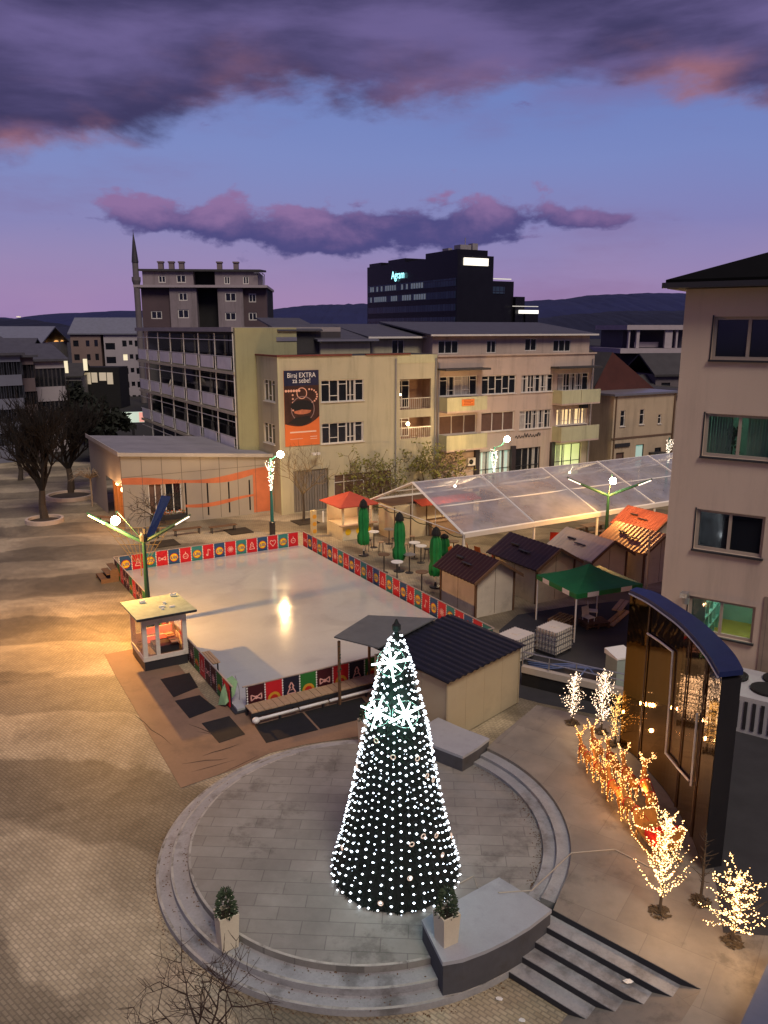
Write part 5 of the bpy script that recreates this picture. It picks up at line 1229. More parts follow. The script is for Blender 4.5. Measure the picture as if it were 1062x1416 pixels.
# --- apartment house behind the balcony building
def PY(px, py, Y): return AtY(px, py, Y)
y0 = 118.0; a = AtY(196, 455, y0)
AF = Fr((a[0], a[1], 0), 4); bm_ = AtY(368, 455, y0)
AW = AF.loc((bm_[0], bm_[1], 0))[0]
zc = lambda py: AF.f(280, py)[1]
apt = thing('apartment_block', 'tall dark lilac apartment block with roof chimneys behind the balcony building', 'building', AF.O, AF.rz)
lil = mat('lilac grey render', (.27,.23,.25), .85, var=.2, vs=.2, dirt=.2, streak=.5); dk = mat('brown dark render', (.10,.07,.08), .85, var=.25, vs=.2)
ax = lambda px: AF.f(px, 420)[0]
wn = [AF.fr(209,430,224,441), AF.fr(247,428,262,440), AF.fr(312,405,327,417), AF.fr(344,406,354,418), AF.fr(312,432,327,443), AF.fr(344,432,355,443), AF.fr(248,405,260,416)]
b = MB(); zr_ = zc(398); zt_ = zc(374)
for x0, x1, m, yy in ((196,236,1,0),(236,273,0,-.5),(273,302,2,1.2),(302,337,0,-.5),(337,369,1,0)):
    X0, X1_ = ax(x0), ax(x1); hs = [w for w in wn if X0 <= w[0] and w[1] <= X1_+.3]
    wallgrid(b, fmap(yy), X0, X1_, 0, zr_, hs, .2, m); b.face([(X0,yy,0),(X0,yy+1.7,0),(X0,yy+1.7,zr_),(X0,yy,zr_)], m); b.face([(X1_,yy,0),(X1_,yy+1.7,0),(X1_,yy+1.7,zr_),(X1_,yy,zr_)], m)
b.box(ax(196), ax(369), 1.8, 14, 0, zr_, 2); b.build('wall', [lil, dk, M['dark']], apt)
for h in wn: window(apt, fmap(0 if (h[0] < ax(236) or h[0] > ax(337)) else -.5), h, 2, 0, fw=.12, sill=False)
b = MB(); b.box(ax(188), ax(371), -1.0, 14, zr_+.003, zr_+.35); b.build('cornice', mat('pale cornice', (.38,.33,.36), .8, var=.15), apt)
up = [AF.fr(219,381,229,391,.6), AF.fr(244,380,257,391,.6), AF.fr(310,382,318,393,.6), AF.fr(336,382,344,393,.6)]
b = MB(); zr2 = zc(378)
for x0, x1, m in ((198,268,0),(298,357,0)):
    hs = [w for w in up if ax(x0) < w[0] < ax(x1)]; wallgrid(b, fmap(.6), ax(x0), ax(x1), zr_+.36, zt_, hs, .2, m); b.box(ax(x0), ax(x1), .85, 12, zr_+.36, zt_-.01, m)
b.box(ax(268), ax(298), 2.5, 12, zr_+.36, zt_-.02, 2); b.build('upper_wall', [lil, dk, M['dark']], apt)
for h in up: window(apt, fmap(.6), h, 2, 0, fw=.12, sill=False)
b = MB(); b.slab([(ax(193),.2,zt_+.2),(ax(361),.2,zt_+.2),(ax(361),12.5,zt_+.9),(ax(193),12.5,zt_+.9)], .3); b.build('roof', M['rooffelt'], apt)
for px in (221, 236, 250, 303, 326):
    b = MB(); x = ax(px); b.box(x-.35, x+.35, 2, 2.9, zt_+.3, zt_+1.2); b.box(x-.45, x+.45, 1.9, 3.0, zt_+1.203, zt_+1.4); b.build('chimney', mat('chimney render', (.2,.16,.17), .8), apt)
b = MB(); x = ax(364); b.tube([(x,0,zr_+.3),(x,0,zt_-.3),(x-1.2,0,zt_-.3)], .06, 5); b.tube([(x,4,zr_+.3),(x,4,zt_-.3),(x,0,zt_-.3)], .06, 5); b.build('roof_railing', M['metal'], apt)
# --- minaret
p = AtY(193, 455, 150.0); pz = lambda py: AtY(193, py, 150.0)[2]
mi = thing('minaret', 'slim grey minaret with a pointed spire behind the apartment block', 'minaret', (p[0], p[1], 0)); k = 150/FOC
b = MB(); b.lathe([(4.2*k,0),(4.0*k,pz(395)),(5.8*k,pz(388)),(5.8*k,pz(383)),(4.0*k,pz(383)),(3.9*k,pz(363))], n=14); b.build('shaft', mat('minaret stone', (.16,.14,.15), .8, var=.2), mi, False)
b = MB(); b.lathe([(4.6*k,pz(363)),(3.4*k,pz(350)),(1.8*k,pz(334)),(.3*k,pz(322)),(.15*k,pz(317))], n=14); b.build('spire', mat('minaret lead roof', (.07,.065,.075), .5, .4), mi, False)
# --- dark glass office tower
p = AtY(631, 455, 215.0); TWF = Fr((p[0], p[1], 0), RZ-2)
tw = thing('office_tower', 'dark glass office tower with lit signs on top beyond the roofs', 'building', TWF.O, TWF.rz)
zz = lambda py: AtY(631, py, 215.0)[2]
yl = TWF.sd(508, 420, 0)[0]; xr = TWF.f(681, 420, 0)[0]; zt = zz(352)
gdark = mat('tower cladding', (.014,.014,.02), .25, .2, var=.3, vs=.3)
def band_glass():
    m = bpy.data.materials.new('tower glazing'); m.use_nodes = True; N = NT(m.node_tree); b = m.node_tree.nodes['Principled BSDF']
    tc = N.n('ShaderNodeTexCoord'); sp = N.n('ShaderNodeSeparateXYZ'); N.l(tc.outputs['Object'], sp.inputs[0])
    cb = N.n('ShaderNodeCombineXYZ'); N.l(N.math('ADD', sp.outputs[0], sp.outputs[1]), cb.inputs[0]); N.l(sp.outputs[2], cb.inputs[1])
    br = N.n('ShaderNodeTexBrick', i_Scale=1.0, i_Color1=(.02,.04,.075,1), i_Color2=(.045,.075,.12,1), i_Mortar=(.008,.008,.012,1)); br.offset = 0
    br.inputs['Brick Width'].default_value = 1.3; br.inputs['Row Height'].default_value = 2.6; br.inputs['Mortar Size'].default_value = .09
    N.l(cb.outputs[0], br.inputs[0]); N.l(br.outputs[0], b.inputs['Base Color']); b.inputs['Roughness'].default_value = .12; b.inputs['Specular IOR Level'].default_value = .8
    return m
tg = band_glass(); tlit = glow('tower lit glazing', (.25,.5,.6), .10)
b = MB(); b.box(0, xr, 0, yl, 0, zt); b.build('wall', gdark, tw)
rows = [(402,412),(384,395),(420,430),(438,447)]
for i, (ya, yb) in enumerate(rows):
    b = MB(); b.box(-.12, -.01, .6, yl-.6, zz(yb), zz(ya)); b.build('glazing', tg, tw)
rr = random.Random(6)
for ya, yb, lim in ((386,394,.75),(403,411,.72)):
    for k in range(26):
        if rr.random() < .72:
            t0 = .28+lim*k/26*.95
            if t0 > .97: continue
            b = MB(); y = yl*t0; b.box(-.2, -.13, y, y+yl*.017, zz(yb), zz(ya)); b.build('lit_pane', tlit, tw)
sx = lambda px: TWF.f(px, 360, 0)[0]
b = MB(); b.box(sx(641), sx(674), -.5, -.02, zz(365)-.2, zz(357)+.2); b.build('roof_sign', glow('tower white sign', (1,.92,.75), 1.6), tw)
b = MB(); b.box(xr*.1, xr*.95, 2, yl*.35, zt+.003, zt+1.6); b.box(.5, xr*.8, yl*.55, yl*.75, zt+.003, zt+1.2); b.box(-.02, xr*.5, yl*.82, yl*.97, zt+.003, zt+.9); b.build('plant_room', gdark, tw)
b = MB(); b.box(xr*.3, xr*.6, 4, 7, zt+1.603, zt+3.0); b.box(xr*.7, xr*.85, 5, 7, zt+1.603, zt+3.6); b.box(xr*.2,xr*.3,8,11,zt+1.603,zt+2.4); b.tube([(xr*.55,6,zt+3.0),(xr*.55,6,zt+5.0)], .12, 5); b.build('roof_plant', mat('roof plant', (.3,.28,.3), .5), tw)
t1 = text('Agram', 3.2, glow('cyan sign letters', (.35,.95,1.0), 2.6), tw, (-.5, yl*.6, zz(371)), (pi/2, 0, -pi/2), sx=.9)
# lower wings to the right
for (pa, pb, pt, dy) in ((681,718,386,2.0),(718,731,408,1.0),(731,749,428,.5)):
    b = MB(); b.box(sx(pa)+.05, sx(pb), dy, yl*.6, 0, zz(pt)); b.build('wing', gdark, tw)
b = MB(); b.box(sx(682), sx(705), 1.85, 1.97, zz(404), zz(394)); b.build('glazing', tg, tw)
b = MB(); b.box(sx(721), sx(748), .1, .45, zz(432.5), zz(427.5)); b.build('wing_sign', glow('white wing sign', (1,.95,.85), 1.4), tw)
b = MB(); b.box(sx(683), sx(714), 1.9, 2.0, zz(383.5), zz(382)); b.box(sx(712), sx(748), .3, .4, zz(422.5), zz(421.5)); b.build('sign_rail', glow('rail strip light', (1,.95,.8), .5), tw)
# --- pale pavilion block far right
F = Fr((*AtY(861, 455, 118)[:2], 0), 8); zf = lambda py: F.f(900, py)[1]; xf = lambda px: F.f(px, 470)[0]
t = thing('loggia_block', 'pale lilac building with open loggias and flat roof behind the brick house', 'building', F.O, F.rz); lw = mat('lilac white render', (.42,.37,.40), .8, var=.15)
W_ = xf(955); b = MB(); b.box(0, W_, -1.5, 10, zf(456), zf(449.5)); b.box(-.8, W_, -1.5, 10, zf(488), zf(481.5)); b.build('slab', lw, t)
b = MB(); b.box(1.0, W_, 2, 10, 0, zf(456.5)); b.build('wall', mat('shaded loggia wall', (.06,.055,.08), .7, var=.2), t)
for x0, x1 in ((875,879),(914,924),(929,931.5),(940,942),(864,866)):
    b = MB(); b.box(xf(x0), xf(x1), -1.2, -.8, zf(481), zf(456.5)); b.build('pillar', lw, t)
b = MB(); b.box(xf(880), xf(913), .5, .6, zf(480.5), zf(473)); b.build('parapet', lw, t)
# low dark houses among them
for i, (px, py, w_, h_, Y_, rise, lb) in enumerate(((930,508,14,8.0,100,2.5,'dark roofed house left of the grey building corner'),(868,520,12,5.5,96,2.4,'dark low house below the lilac loggia block'),(835,470,16,10,125,1.0,'dim flat block between the pink building and the loggia block'))):
    p = AtY(px-22, py, Y_); F2 = Fr((p[0], p[1], 0), 10+8*i)
    block('small_house', lb, F2, w_, 8, h_, grid(w_, 5, 1.2, [h_-2.3, h_-5], 1.3), mat('dim house render', (.14,.12,.13), .85, var=.3), M['rooffelt'], rise=rise)
# --- distant left
F = Fr((*AtY(96, 455, 165)[:2], 0), 6); zf = lambda py: F.f(120, py)[1]; xf = lambda px: F.f(px, 500)[0]
bt = zf(461)
w1 = xf(141.5); rows_ = [bt-2.6-k*2.75 for k in range(5)]
block('brown_block', 'far brown apartment block half with small dark windows', F, w1, 12, bt, [(w1*.08,w1*.26,z,z+1.2) for z in rows_]+[(w1*.5,w1*.62,z,z+1.2) for z in rows_]+[(w1*.78,w1*.9,z,z+1.3) for z in rows_], mat('brown block render', (.22,.16,.15), .85, var=.2, vs=.2), mat('pale metal roof', (.16,.17,.22), .6, var=.2), rise=3.2)
F = Fr((*AtY(142, 455, 164.5)[:2], 0), 6); w2 = F.f(196, 500)[0]
block('white_block', 'far white apartment block half with one lit window', F, w2, 12, bt, [(w2*.04,w2*.3,z-.6,z+.7) for z in rows_]+[(w2*.5,w2*.62,z,z+1.2) for z in rows_]+[(w2*.68,w2*.78,z+.3,z+1.2) for z in rows_]+[(w2*.84,w2*.95,z,z+1.2) for z in rows_], mat('white block render', (.40,.37,.40), .85, var=.2, vs=.2), MATS['pale metal roof'], rise=3.2, lit=(6,))
t = thing('petrol_station', 'small lit shop front at the foot of the far apartment blocks', 'shop', AtY(117, 520, 140)); zq = t.location.z
t.location.z = 0
b = MB(); b.box(-5,6,0,5,0,zq+1.5); b.build('wall', M['dark'], t)
b = MB()
for k in range(7): b.box(-4.2+k*1.35, -3.2+k*1.35+.2*(k % 2), -.08, -.01, zq-1.4+.3*(k % 3), zq+.6)
b.build('shop_window', glow('dim far shop window', (1,.75,.4), .25), t)
t = thing('lit_billboard', 'glowing white billboard above the shop roof edge', 'billboard', AtY(183, 577, 92), 15); t.location.z = 0; z_ = AtY(183, 577, 92)[2]
b = MB(); b.box(-1.3,1.3,0,.2,z_-.6,z_+.6); b.build('screen', glow('billboard screen', (.62,.8,.62), .7), t); b = MB(); b.box(.75,1.28,-.03,-.005,z_-.55,z_+.55); b.build('screen_print', glow('billboard red print', (1,.35,.25), .8), t); b = MB(); b.box(-.15,.15,.05,.15,0,z_-.603); b.build('post', M['dark_metal'], t)
# left street row
def leftrow(name, label, px0, px1, pyt, Y_, rz, d, wm, n, ww, wh, rowsz, roofm=None, rise=1.6):
    p = AtY(px0, pyt, Y_); F = Fr((p[0], p[1], 0), rz); w = F.f(px1, pyt)[0]; h = p[2]
    block(name, label, F, w, d, h, grid(w, n, ww, [h-r_ for r_ in rowsz], wh), wm, roofm or M['rooftile'], rise=rise)
leftrow('street_house', 'white street house with two rows of narrow tall windows', 46, 88, 497, 88, 40, 10, mat('white street render', (.36,.33,.36), .85, var=.2, vs=.5), 7, .55, 2.0, (3.0, 6.6))
leftrow('street_house', 'blue grey street house with many small windows at the left edge', -40, 27, 489, 80, 44, 12, mat('blue grey render', (.16,.17,.23), .85, var=.2, vs=.5), 9, .8, 1.3, (2.2,4.6,7.0,9.4))
leftrow('street_house', 'narrow brownish street house between the white and the blue grey one', 27.5, 45, 491, 84.5, 44, 10, mat('brown street render', (.13,.10,.11), .85, var=.2), 3, .7, 1.4, (2.4, 5.2))
leftrow('far_hall', 'long low hall with a pale blue roof beyond the left houses', -20, 56, 474, 150, 8, 20, M['concrete'], 8, 2.0, 1.2, (2.5,), MATS['pale metal roof'], 3.0)
leftrow('far_house', 'dim house with a pale roof edge in front of the far hall', -30, 40, 487, 120, 12, 10, M['concrete'], 6, 1.2, 1.2, (2.2,), M['rooftile'], 2.0)
leftrow('far_house', 'dim low house between the white street house and the brown block', 88, 112, 520, 135, 8, 8, M['concrete'], 3, 1.2, 1.2, (2.0,), M['rooffelt'], 2.0)
# --- hills; the distance haze is put into their blue colours
def hill(name, y, pts, thick, m):
    b = MB(); P = [AtY(px, py, y) for px, py in pts]
    fine = []
    rr = random.Random(len(pts)+int(y))
    for (x0_, _, z0_), (x1_, _, z1_) in zip(P, P[1:]):
        for k in range(14): t = k/14; s = t*t*(3-2*t); fine.append((x0_+(x1_-x0_)*t, z0_+(z1_-z0_)*s+rr.uniform(-1, 1)*y*.0006))
    rowsn = 10; rows = []
    for j in range(rowsn+1):
        t = j/rowsn; rows.append([(x, y-thick*(1-t)+rr.uniform(-1,1)*thick*.02, -20+(z+20)*sin(t*pi/2)**1.2*(1+rr.uniform(-.02,.0)*(j < rowsn))) for x, z in fine])
    for a_, c_ in zip(rows, rows[1:]): b.strip(a_, c_)
    b.strip(rows[-1], [(x, y+thick, -20) for x, z in fine])
    o = b.build(name, m, None, True); structure(o)
hill('hills', 4200, [(-500,452),(-200,440),(0,439),(58,446),(80,440),(120,433),(200,430),(360,430),(440,422),(508,420),(620,424),(760,415),(830,408),(900,406),(960,408),(1080,404),(1300,420),(1700,450)], 1600, mat('far hazed wooded hills', (.014,.02,.085), .95, var=.3, vs=.002, fine=.3, fs=.02))
hill('hills', 1500, [(-500,452),(0,441),(40,442),(70,446),(100,452),(500,452),(740,440),(800,434),(860,430),(950,430),(1080,428),(1500,450)], 500, mat('near hazed wooded hills', (.008,.011,.035), .95, var=.3, vs=.01, fine=.3, fs=.06))
b = MB()
for px, py in ((26,441.5),(28,441.8),(24,441.6)): p = AtY(px, py, 1350); b.octa((p[0], p[1], p[2]+4), 1.3)
tag(b.build('hilltop_lamps', M['lit_window']), 'tiny cluster of lights on the left hill', 'lamps')
b = MB(); p = AtY(78, 473, 170); b.octa(p, .6); b.octa((p[0]+1.2,p[1],p[2]+.1), .4); b.octa((p[0]-2,p[1],p[2]-.3), .3); tag(b.build('distant_lamps', M['lit_amber']), 'few orange lights below the left hill', 'lamps')
b = MB(); p = AtY(90, 507, 128); b.box(p[0]-.4,p[0]+.4,p[1],p[1]+.2,p[2]-1,p[2]+1); b.box(p[0]+2.9,p[0]+3.5,p[1],p[1]+.2,p[2]-.6,p[2]+1.2); tag(b.build('distant_window_lights', M['lit_window']), 'two lit windows between the white house and the brown block', 'window lights')
# ================================================================== grey building on the right
ca = AtY(949, 400, 28.0); RF = Fr((ca[0], ca[1], 0), math.degrees(atan2(-.569, .822)))
rbld = thing('office_building', 'tall grey beige office building with large dark windows on the right', 'building', RF.O, RF.rz)
RH = ca[2]; RWd = 17.0
grey = mat('grey beige render', (.54,.44,.36), .85, var=.10, vs=.3, fine=.10, fs=35, bump=.15, bs=120, streak=.2)
def rfr(a, b_, c, d): return RF.fr(a, b_, c, d)
zs_ = []; M['frame2'] = mat('beige window frame', (.36,.3,.25), .6, var=.1)
def zrow(pl, pr, x0, pa, pb): return RF.f(x0, pa)[1], RF.f(x0, pb)[1]
# measured at the left edge of every window
defs = [((980,438),(980,497),1.0),((971,571),(969,630),1.0),((960,703),(957,758),1.0),((957,824),(954,872),1.0)]
holes = []
for (tp, bt_, _) in defs:
    x_, z1_ = RF.f(*tp); x2_, z0_ = RF.f(*bt_); holes.append((x2_, z0_, z1_))
xr3 = RF.f(1051, 770)[0]; xw = xr3-holes[2][0]; x0w = sum(h[0] for h in holes)/4
zst = [(h[1], h[2]) for h in holes]
allh = []
for (z0_, z1_) in zst:
    k = 0
    while x0w+k*(xw+1.5)+xw < RWd-.3: allh.append((x0w+k*(xw+1.5), x0w+k*(xw+1.5)+xw, z0_, z1_)); k += 1
b = MB(); wallgrid(b, fmap(0), 0, RWd, 0, RH, allh, .24); b.face([(0,0,0),(0,12,0),(0,12,RH),(0,0,RH)]); b.face([(RWd,0,0),(RWd,12,0),(RWd,12,RH),(RWd,0,RH)]); b.face([(0,12,0),(RWd,12,0),(RWd,12,RH),(0,12,RH)]); b.build('wall', grey, rbld)
clearpane = mat('clear window pane', (.04,.05,.05), .04, var=0, fine=0, alpha=.3, spec=.8)
nper = len(allh)//4
for i, h in enumerate(allh):
    row = i//nper; first = (i % nper) == 0
    pm = 'glass'
    if (row == 1 and i % nper < 2) or (row == 3 and first): pm = clearpane
    w = window(rbld, fmap(0), h, 2, 0, fm='frame2', pm=pm, fw=.1, d=.14, sill=False, curtain=0)
    b = MB(); mbox(b, fmap(0), h[0]-.06, h[1]+.06, h[2]-.07, h[2]-.002, -.1, .095); mbox(b, fmap(0), h[0]-.05, h[0]-.003, h[2], h[3]+.05, -.02, .0); b.build('sill', M['dark_metal'], w)
def room(h, cw_, cf, light, col, shelves):
    x0, x1, z0, z1 = h; t = thing('lit_room', ('green lit office room behind the second storey window','lit store room with shelves and yellow floor behind the lowest window')[shelves], 'room', RF.wor((x0, .3, z0)), RF.rz); w, hh = x1-x0, z1-z0
    b = MB(); D = 4.0; e = .3
    b.face([(-e,0,-.8),(w+e,0,-.8),(w+e,D,-.8),(-e,D,-.8)], 1); b.face([(-e,0,hh+.5),(w+e,0,hh+.5),(w+e,D,hh+.5),(-e,D,hh+.5)]); b.face([(-e,D,-.8),(w+e,D,-.8),(w+e,D,hh+.5),(-e,D,hh+.5)]); b.face([(-e,0,-.8),(-e,D,-.8),(-e,D,hh+.5),(-e,0,hh+.5)]); b.face([(w+e,0,-.8),(w+e,D,-.8),(w+e,D,hh+.5),(w+e,0,hh+.5)])
    b.build('room_shell', [cw_, cf], t)
    b = MB()
    if shelves:
        for zz in (-.3,.3,.9): b.box(-e+.02, .5, .3, D-.3, zz, zz+.06)
        for k in range(6): b.box(-e+.03, .48, .3+k*.62, .36+k*.62, -.79, hh+.3)
        for k in range(14): b.box(-e+.1, .4, .4+k*.24, .55+k*.24, -.235+.6*(k % 2), .05+.6*(k % 2))
        b.build('shelf', mat('turquoise shelf', (.2,.5,.45), .5), t)
        b = MB(); b.box(w-.4, w+.1, .6, 1.0, -.79, -.3); b.build('bin', M['dark_metal'], t)
    else:
        for k in range(9): b.box(.05+k*.09, .12+k*.09, .12+.03*(k % 2), .14+.03*(k % 2), -.5, hh+.2)
        for k in range(9): b.box(w-.9+k*.09, w-.83+k*.09, .12+.03*(k % 2), .14+.03*(k % 2), -.5, hh+.2)
        b.build('curtain', mat('pale green curtain', (.35,.5,.42), .8), t)
        b = MB()
        for k in range(30): r_ = random.Random(k); b.octa((w*.36+r_.uniform(-.2,.2), .5, .1+r_.random()*.9), r_.uniform(.04,.12))
        b.tube([(w*.36,.5,-.75),(w*.36,.5,.3)], .03, 5); b.build('pot_plant', mat('room plant', (.02,.05,.02), .8), t)
    lamp('room_light', RF.wor(((x0+x1)/2, 1.8, z1+.3)), light, col, .3)
h1 = allh[nper]; h3 = allh[3*nper]
room(h1, mat('mint room wall', (.3,.45,.38), .8), M['wood'], 42, (.6,1.0,.8), 0)
room(h3, mat('mint store wall', (.3,.52,.47), .8), mat('yellow store floor', (.62,.45,.07), .5), 95, (.95,1.0,.75), 1)
stonep = slabs_mat('stone plinth tiles', (.27,.21,.17), (.31,.25,.2), (.2,.16,.13), .9, .45, 0, .8, .015, .25)
b = MB(); b.box(h3[1]+.25, RWd, -.05, -.003, 0, h3[3]+.45); b.build('plinth', stonep, rbld)
b = MB(); e0, e1, e2, e3, rt = -.55, RWd+.8, -.55, 12.5, RH+2.7
b.slab([(e0,e2,RH+.3),(e1,e2,RH+.3),(e1-6.7,5.97,rt),(e0+6.7,5.97,rt)], .2); b.slab([(e1,e3,RH+.3),(e0,e3,RH+.3),(e0+6.7,5.98,rt),(e1-6.7,5.98,rt)], .2); b.slab([(e0,e3,RH+.3),(e0,e2,RH+.3),(e0+6.7,5.975,rt)], .2); b.slab([(e1,e2,RH+.3),(e1,e3,RH+.3),(e1-6.7,5.975,rt)], .2); b.build('roof', mat('black roof sheet', (.006,.006,.006), .95, var=.3, spec=.05), rbld)
b = MB(); b.box(-.5, RWd+.6, -.5, 12.5, RH+.004, RH+.09); b.build('soffit', mat('black soffit', (.02,.018,.017), .7), rbld); b = MB(); b.box(-.62, RWd+.7, -.72, -.56, RH+.02, RH+.2); b.build('gutter', M['dark_metal'], rbld)
b = MB(); x = .95; z = RF.f(932, 815)[1]; b.tube([(x,-.02,z),(x,-.4,z+.1)], .04, 6); b.box(x-.12,x+.12,-.75,-.4,z-.02,z+.14); b.lathe([(.12,0),(.14,.2)], (x,-.3,z-.35), 8); b.build('wall_camera', M['metal'], rbld)
# ================================================================== curved dark glass wall
wz = 5.9
frt = [(872,815),(896,826),(920,842),(943,859),(965,881),(984,904),(999,929)]
bck = [(880,812),(906,819),(938,838),(970,860),(996,884),(1015,905),(1027,926)]
fp = [G(x, y, wz) for x, y in frt]; bp_ = [G(x, y, wz) for x, y in bck]
def smooth(P, n=5):
    out = []
    for i in range(len(P)-1):
        p0, p1, p2, p3 = P[max(i-1,0)], P[i], P[i+1], P[min(i+2, len(P)-1)]
        for k in range(n):
            t = k/n; out.append(tuple(.5*((2*p1[j])+(-p0[j]+p2[j])*t+(2*p0[j]-5*p1[j]+4*p2[j]-p3[j])*t*t+(-p0[j]+3*p1[j]-3*p2[j]+p3[j])*t**3) for j in range(2)))
    return out+[P[-1][:2]]
fs, bs2 = smooth(fp), smooth(bp_)
w0 = fs[-1]; cw2 = thing('glass_wall', 'tall curved dark glass wall with a blue metal cap along the plaza', 'wall', (w0[0], w0[1], PZ))
lf = [(x-w0[0], y-w0[1]) for x, y in fs]; lbk = [(x-w0[0], y-w0[1]) for x, y in bs2]; HZ = wz-PZ
bronze = mat('bronze dark glass', (.26,.145,.045), .04, 1.0, var=.2, vs=.6, fine=0, spec=.5, bump=.04, bs=1.2)
nf = len(lf)
gp = 0
for i in range(0, nf-1, 3):
    b = MB(); a_ = [(x, y) for x, y in lf[i:i+4]]
    k = len(a_)
    b.strip([(x, y, .05) for x, y in a_], [(x, y, HZ-.14) for x, y in a_])
    b.build('glass_panel', bronze, cw2)
b = MB(); inn = [(x*.97+lbk[j][0]*.03, y*.97+lbk[j][1]*.03) for j, (x, y) in enumerate(lf)]
b.prism(inn+[(x, y) for x, y in lbk][::-1], .0, HZ-.21); b.build('core', mat('black wall core', (.012,.012,.015), .35, var=.3), cw2)
b = MB(); of = [(x-(bx-x)*.15, y-(by-y)*.15) for (x, y), (bx, by) in zip(lf, lbk)]; ob = [(bx+(bx-x)*.04, by+(by-y)*.04) for (x, y), (bx, by) in zip(lf, lbk)]
b.prism(of+ob[::-1], HZ-.13, HZ); b.build('cap', mat('blue metal cap', (.018,.03,.12), .45, .35, var=.25, vs=2), cw2)
b = MB(); b.tube([(x, y, HZ-.12) for x, y in [(x-(bx-x)*.2, y-(by-y)*.2) for (x, y), (bx, by) in zip(lf, lbk)]], .025, 5); b.build('cap_trim', mat('pale cap trim', (.45,.45,.5), .4, .5), cw2)
for i in (6, 18, 24):
    b = MB(); x, y = lf[i]; b.tube([(x-.03, y-.03, .05), (x-.03, y-.03, HZ-.2)], .022, 5); b.build('joint', mat('bronze joint', (.12,.08,.06), .4, .6), cw2)
# white frame lines: fixed to the glass
def onwall(px, py):
    best = None; d = ray(px, py)
    for i in range(nf-1):
        (x0_, y0_), (x1_, y1_) = fs[i], fs[i+1]
        den = d[0]*(y1_-y0_)-d[1]*(x1_-x0_)
        if abs(den) < 1e-9: continue
        t = (x0_*(y1_-y0_)-y0_*(x1_-x0_))/den
        s_ = ((d[0]*t-x0_)*(x1_-x0_)+(d[1]*t-y0_)*(y1_-y0_))/((x1_-x0_)**2+(y1_-y0_)**2)
        if -.02 <= s_ <= 1.02: best = (d[0]*t-w0[0]-.05, d[1]*t-w0[1]-.05, CAM_H+d[2]*t-PZ)
    return best
b = MB()
for seg in (((897,875),(914,886),(932,900)), ((932,899),(928,960),(922,1040)), ((922,1040),(938,1060),(954,1078)), ((966,985),(961,1040),(957,1085))):
    P = [onwall(*q) for q in seg]
    P = [q for q in P if q]
    if len(P) > 1: b.tube(P, .035, 5)
b.build('frame_line', mat('white steel frame', (.72,.66,.58), .4), cw2)
# rooftop fans on the unit behind the wall
fu = G(1046, 950, 2.0); t = thing('cooling_unit', 'white cooling unit with two round black fans behind the glass wall', 'cooling unit', (fu[0], fu[1], PZ), RF.rz)
b = MB(); b.box(-1.5,2.0,-1.0,1.4,0,1.25); b.build('casing', mat('pale unit casing', (.42,.42,.45), .5, var=.1), t)
for x, y in ((-.85,.45),(.35,-.1),(.55,.95)):
    b = MB(); b.lathe([(.52,0),(.52,.08),(.46,.1),(.40,.06)], (x,y,1.253), 22); f_ = b.build('fan_ring', M['dark'], t)
b = MB()
for k in range(14): b.box(-1.4+.25*k, -1.3+.25*k, -1.03, -1.003, .15, 1.1)
b.build('grille', M['dark_metal'], t)
# ================================================================== lit trees
def lit_tree(px, py, z, h, r_, bulbs, m, label, seed, watt, squash=1.0, bare=False, lean=0.0, style='cloud'):
    c = G(px, py, z); rr = random.Random(seed)
    t = thing('lit_tree', label, 'tree', c, 0, 'little trees wrapped in lights on the plaza')
    b = MB(); b.tube([(0,0,0),(.02,.01,h*.3),(0,.02,h*.98)], [.035,.03,.01], 6)
    tips = []
    for i in range(26):
        a = rr.random()*2*pi; z0 = h*(.2+.7*rr.random()); L = r_*(.5+.7*rr.random())*(1-.5*(z0/h-.3))
        e = (L*cos(a), L*sin(a), z0+L*rr.uniform(.5,1.1)); b.tube([(0,.01,z0),(e[0]*.5,e[1]*.5,z0+(e[2]-z0)*.4),e], [.012,.008,.004], 4); tips.append((z0, e))
    b.build('trunk', M['bark'], t)
    b = MB()
    for i in range(90): a = rr.random()*2*pi; q = .24*sqrt(rr.random()); w = rr.uniform(.03,.07); tt = rr.random()*pi; p = Vector((q*cos(a), q*sin(a), .01+.05*(1-q/.24)+rr.uniform(0,.02))); u = Vector((cos(tt),sin(tt),rr.uniform(-.3,.3)))*w; v_ = Vector((-sin(tt),cos(tt),rr.uniform(-.3,.5)))*w*.6; b.face([p-u,p+v_,p+u,p-v_])
    b.build('mulch', mat('dead leaf mulch', (.07,.05,.03), .95, var=.5, vs=8), t)
    if bare: return t
    b = MB(); nt = 46 if style == 'cloud' else 34
    for i in range(nt):                                       # strings wound along rising twigs
        u = (i+rr.random())/nt; a = i*2.4+rr.uniform(-.5,.5); z0 = h*(.16+.78*u)
        L = r_*(1.45-.95*u)*rr.uniform(.55,1.15) if style == 'cloud' else r_*rr.uniform(.7,1.5)*(1.2-.5*u)
        rise = rr.uniform(.7,1.5) if style == 'cloud' else rr.uniform(.25,.7)
        k_ = int(bulbs/nt)
        for j in range(k_):
            s_ = (j+rr.random())/k_; q = L*s_
            b.octa((q*cos(a)+rr.gauss(0,.018), q*sin(a)+rr.gauss(0,.018), min(h*1.02, z0+rise*q*(.6+.5*s_))+rr.gauss(0,.02)), rr.choice((.008,.011,.014,.017)))
    for j in range(int(bulbs*.12)): b.octa((rr.gauss(0,.03), rr.gauss(0,.03), h*rr.uniform(.12,1)), rr.choice((.010,.014)))
    b.build('light_string', m, t)
    lamp('tree_glow', (c[0]-.1, c[1]-r_-.35, z+h*.45), watt, (1.0,.6,.28), .3)
    return t
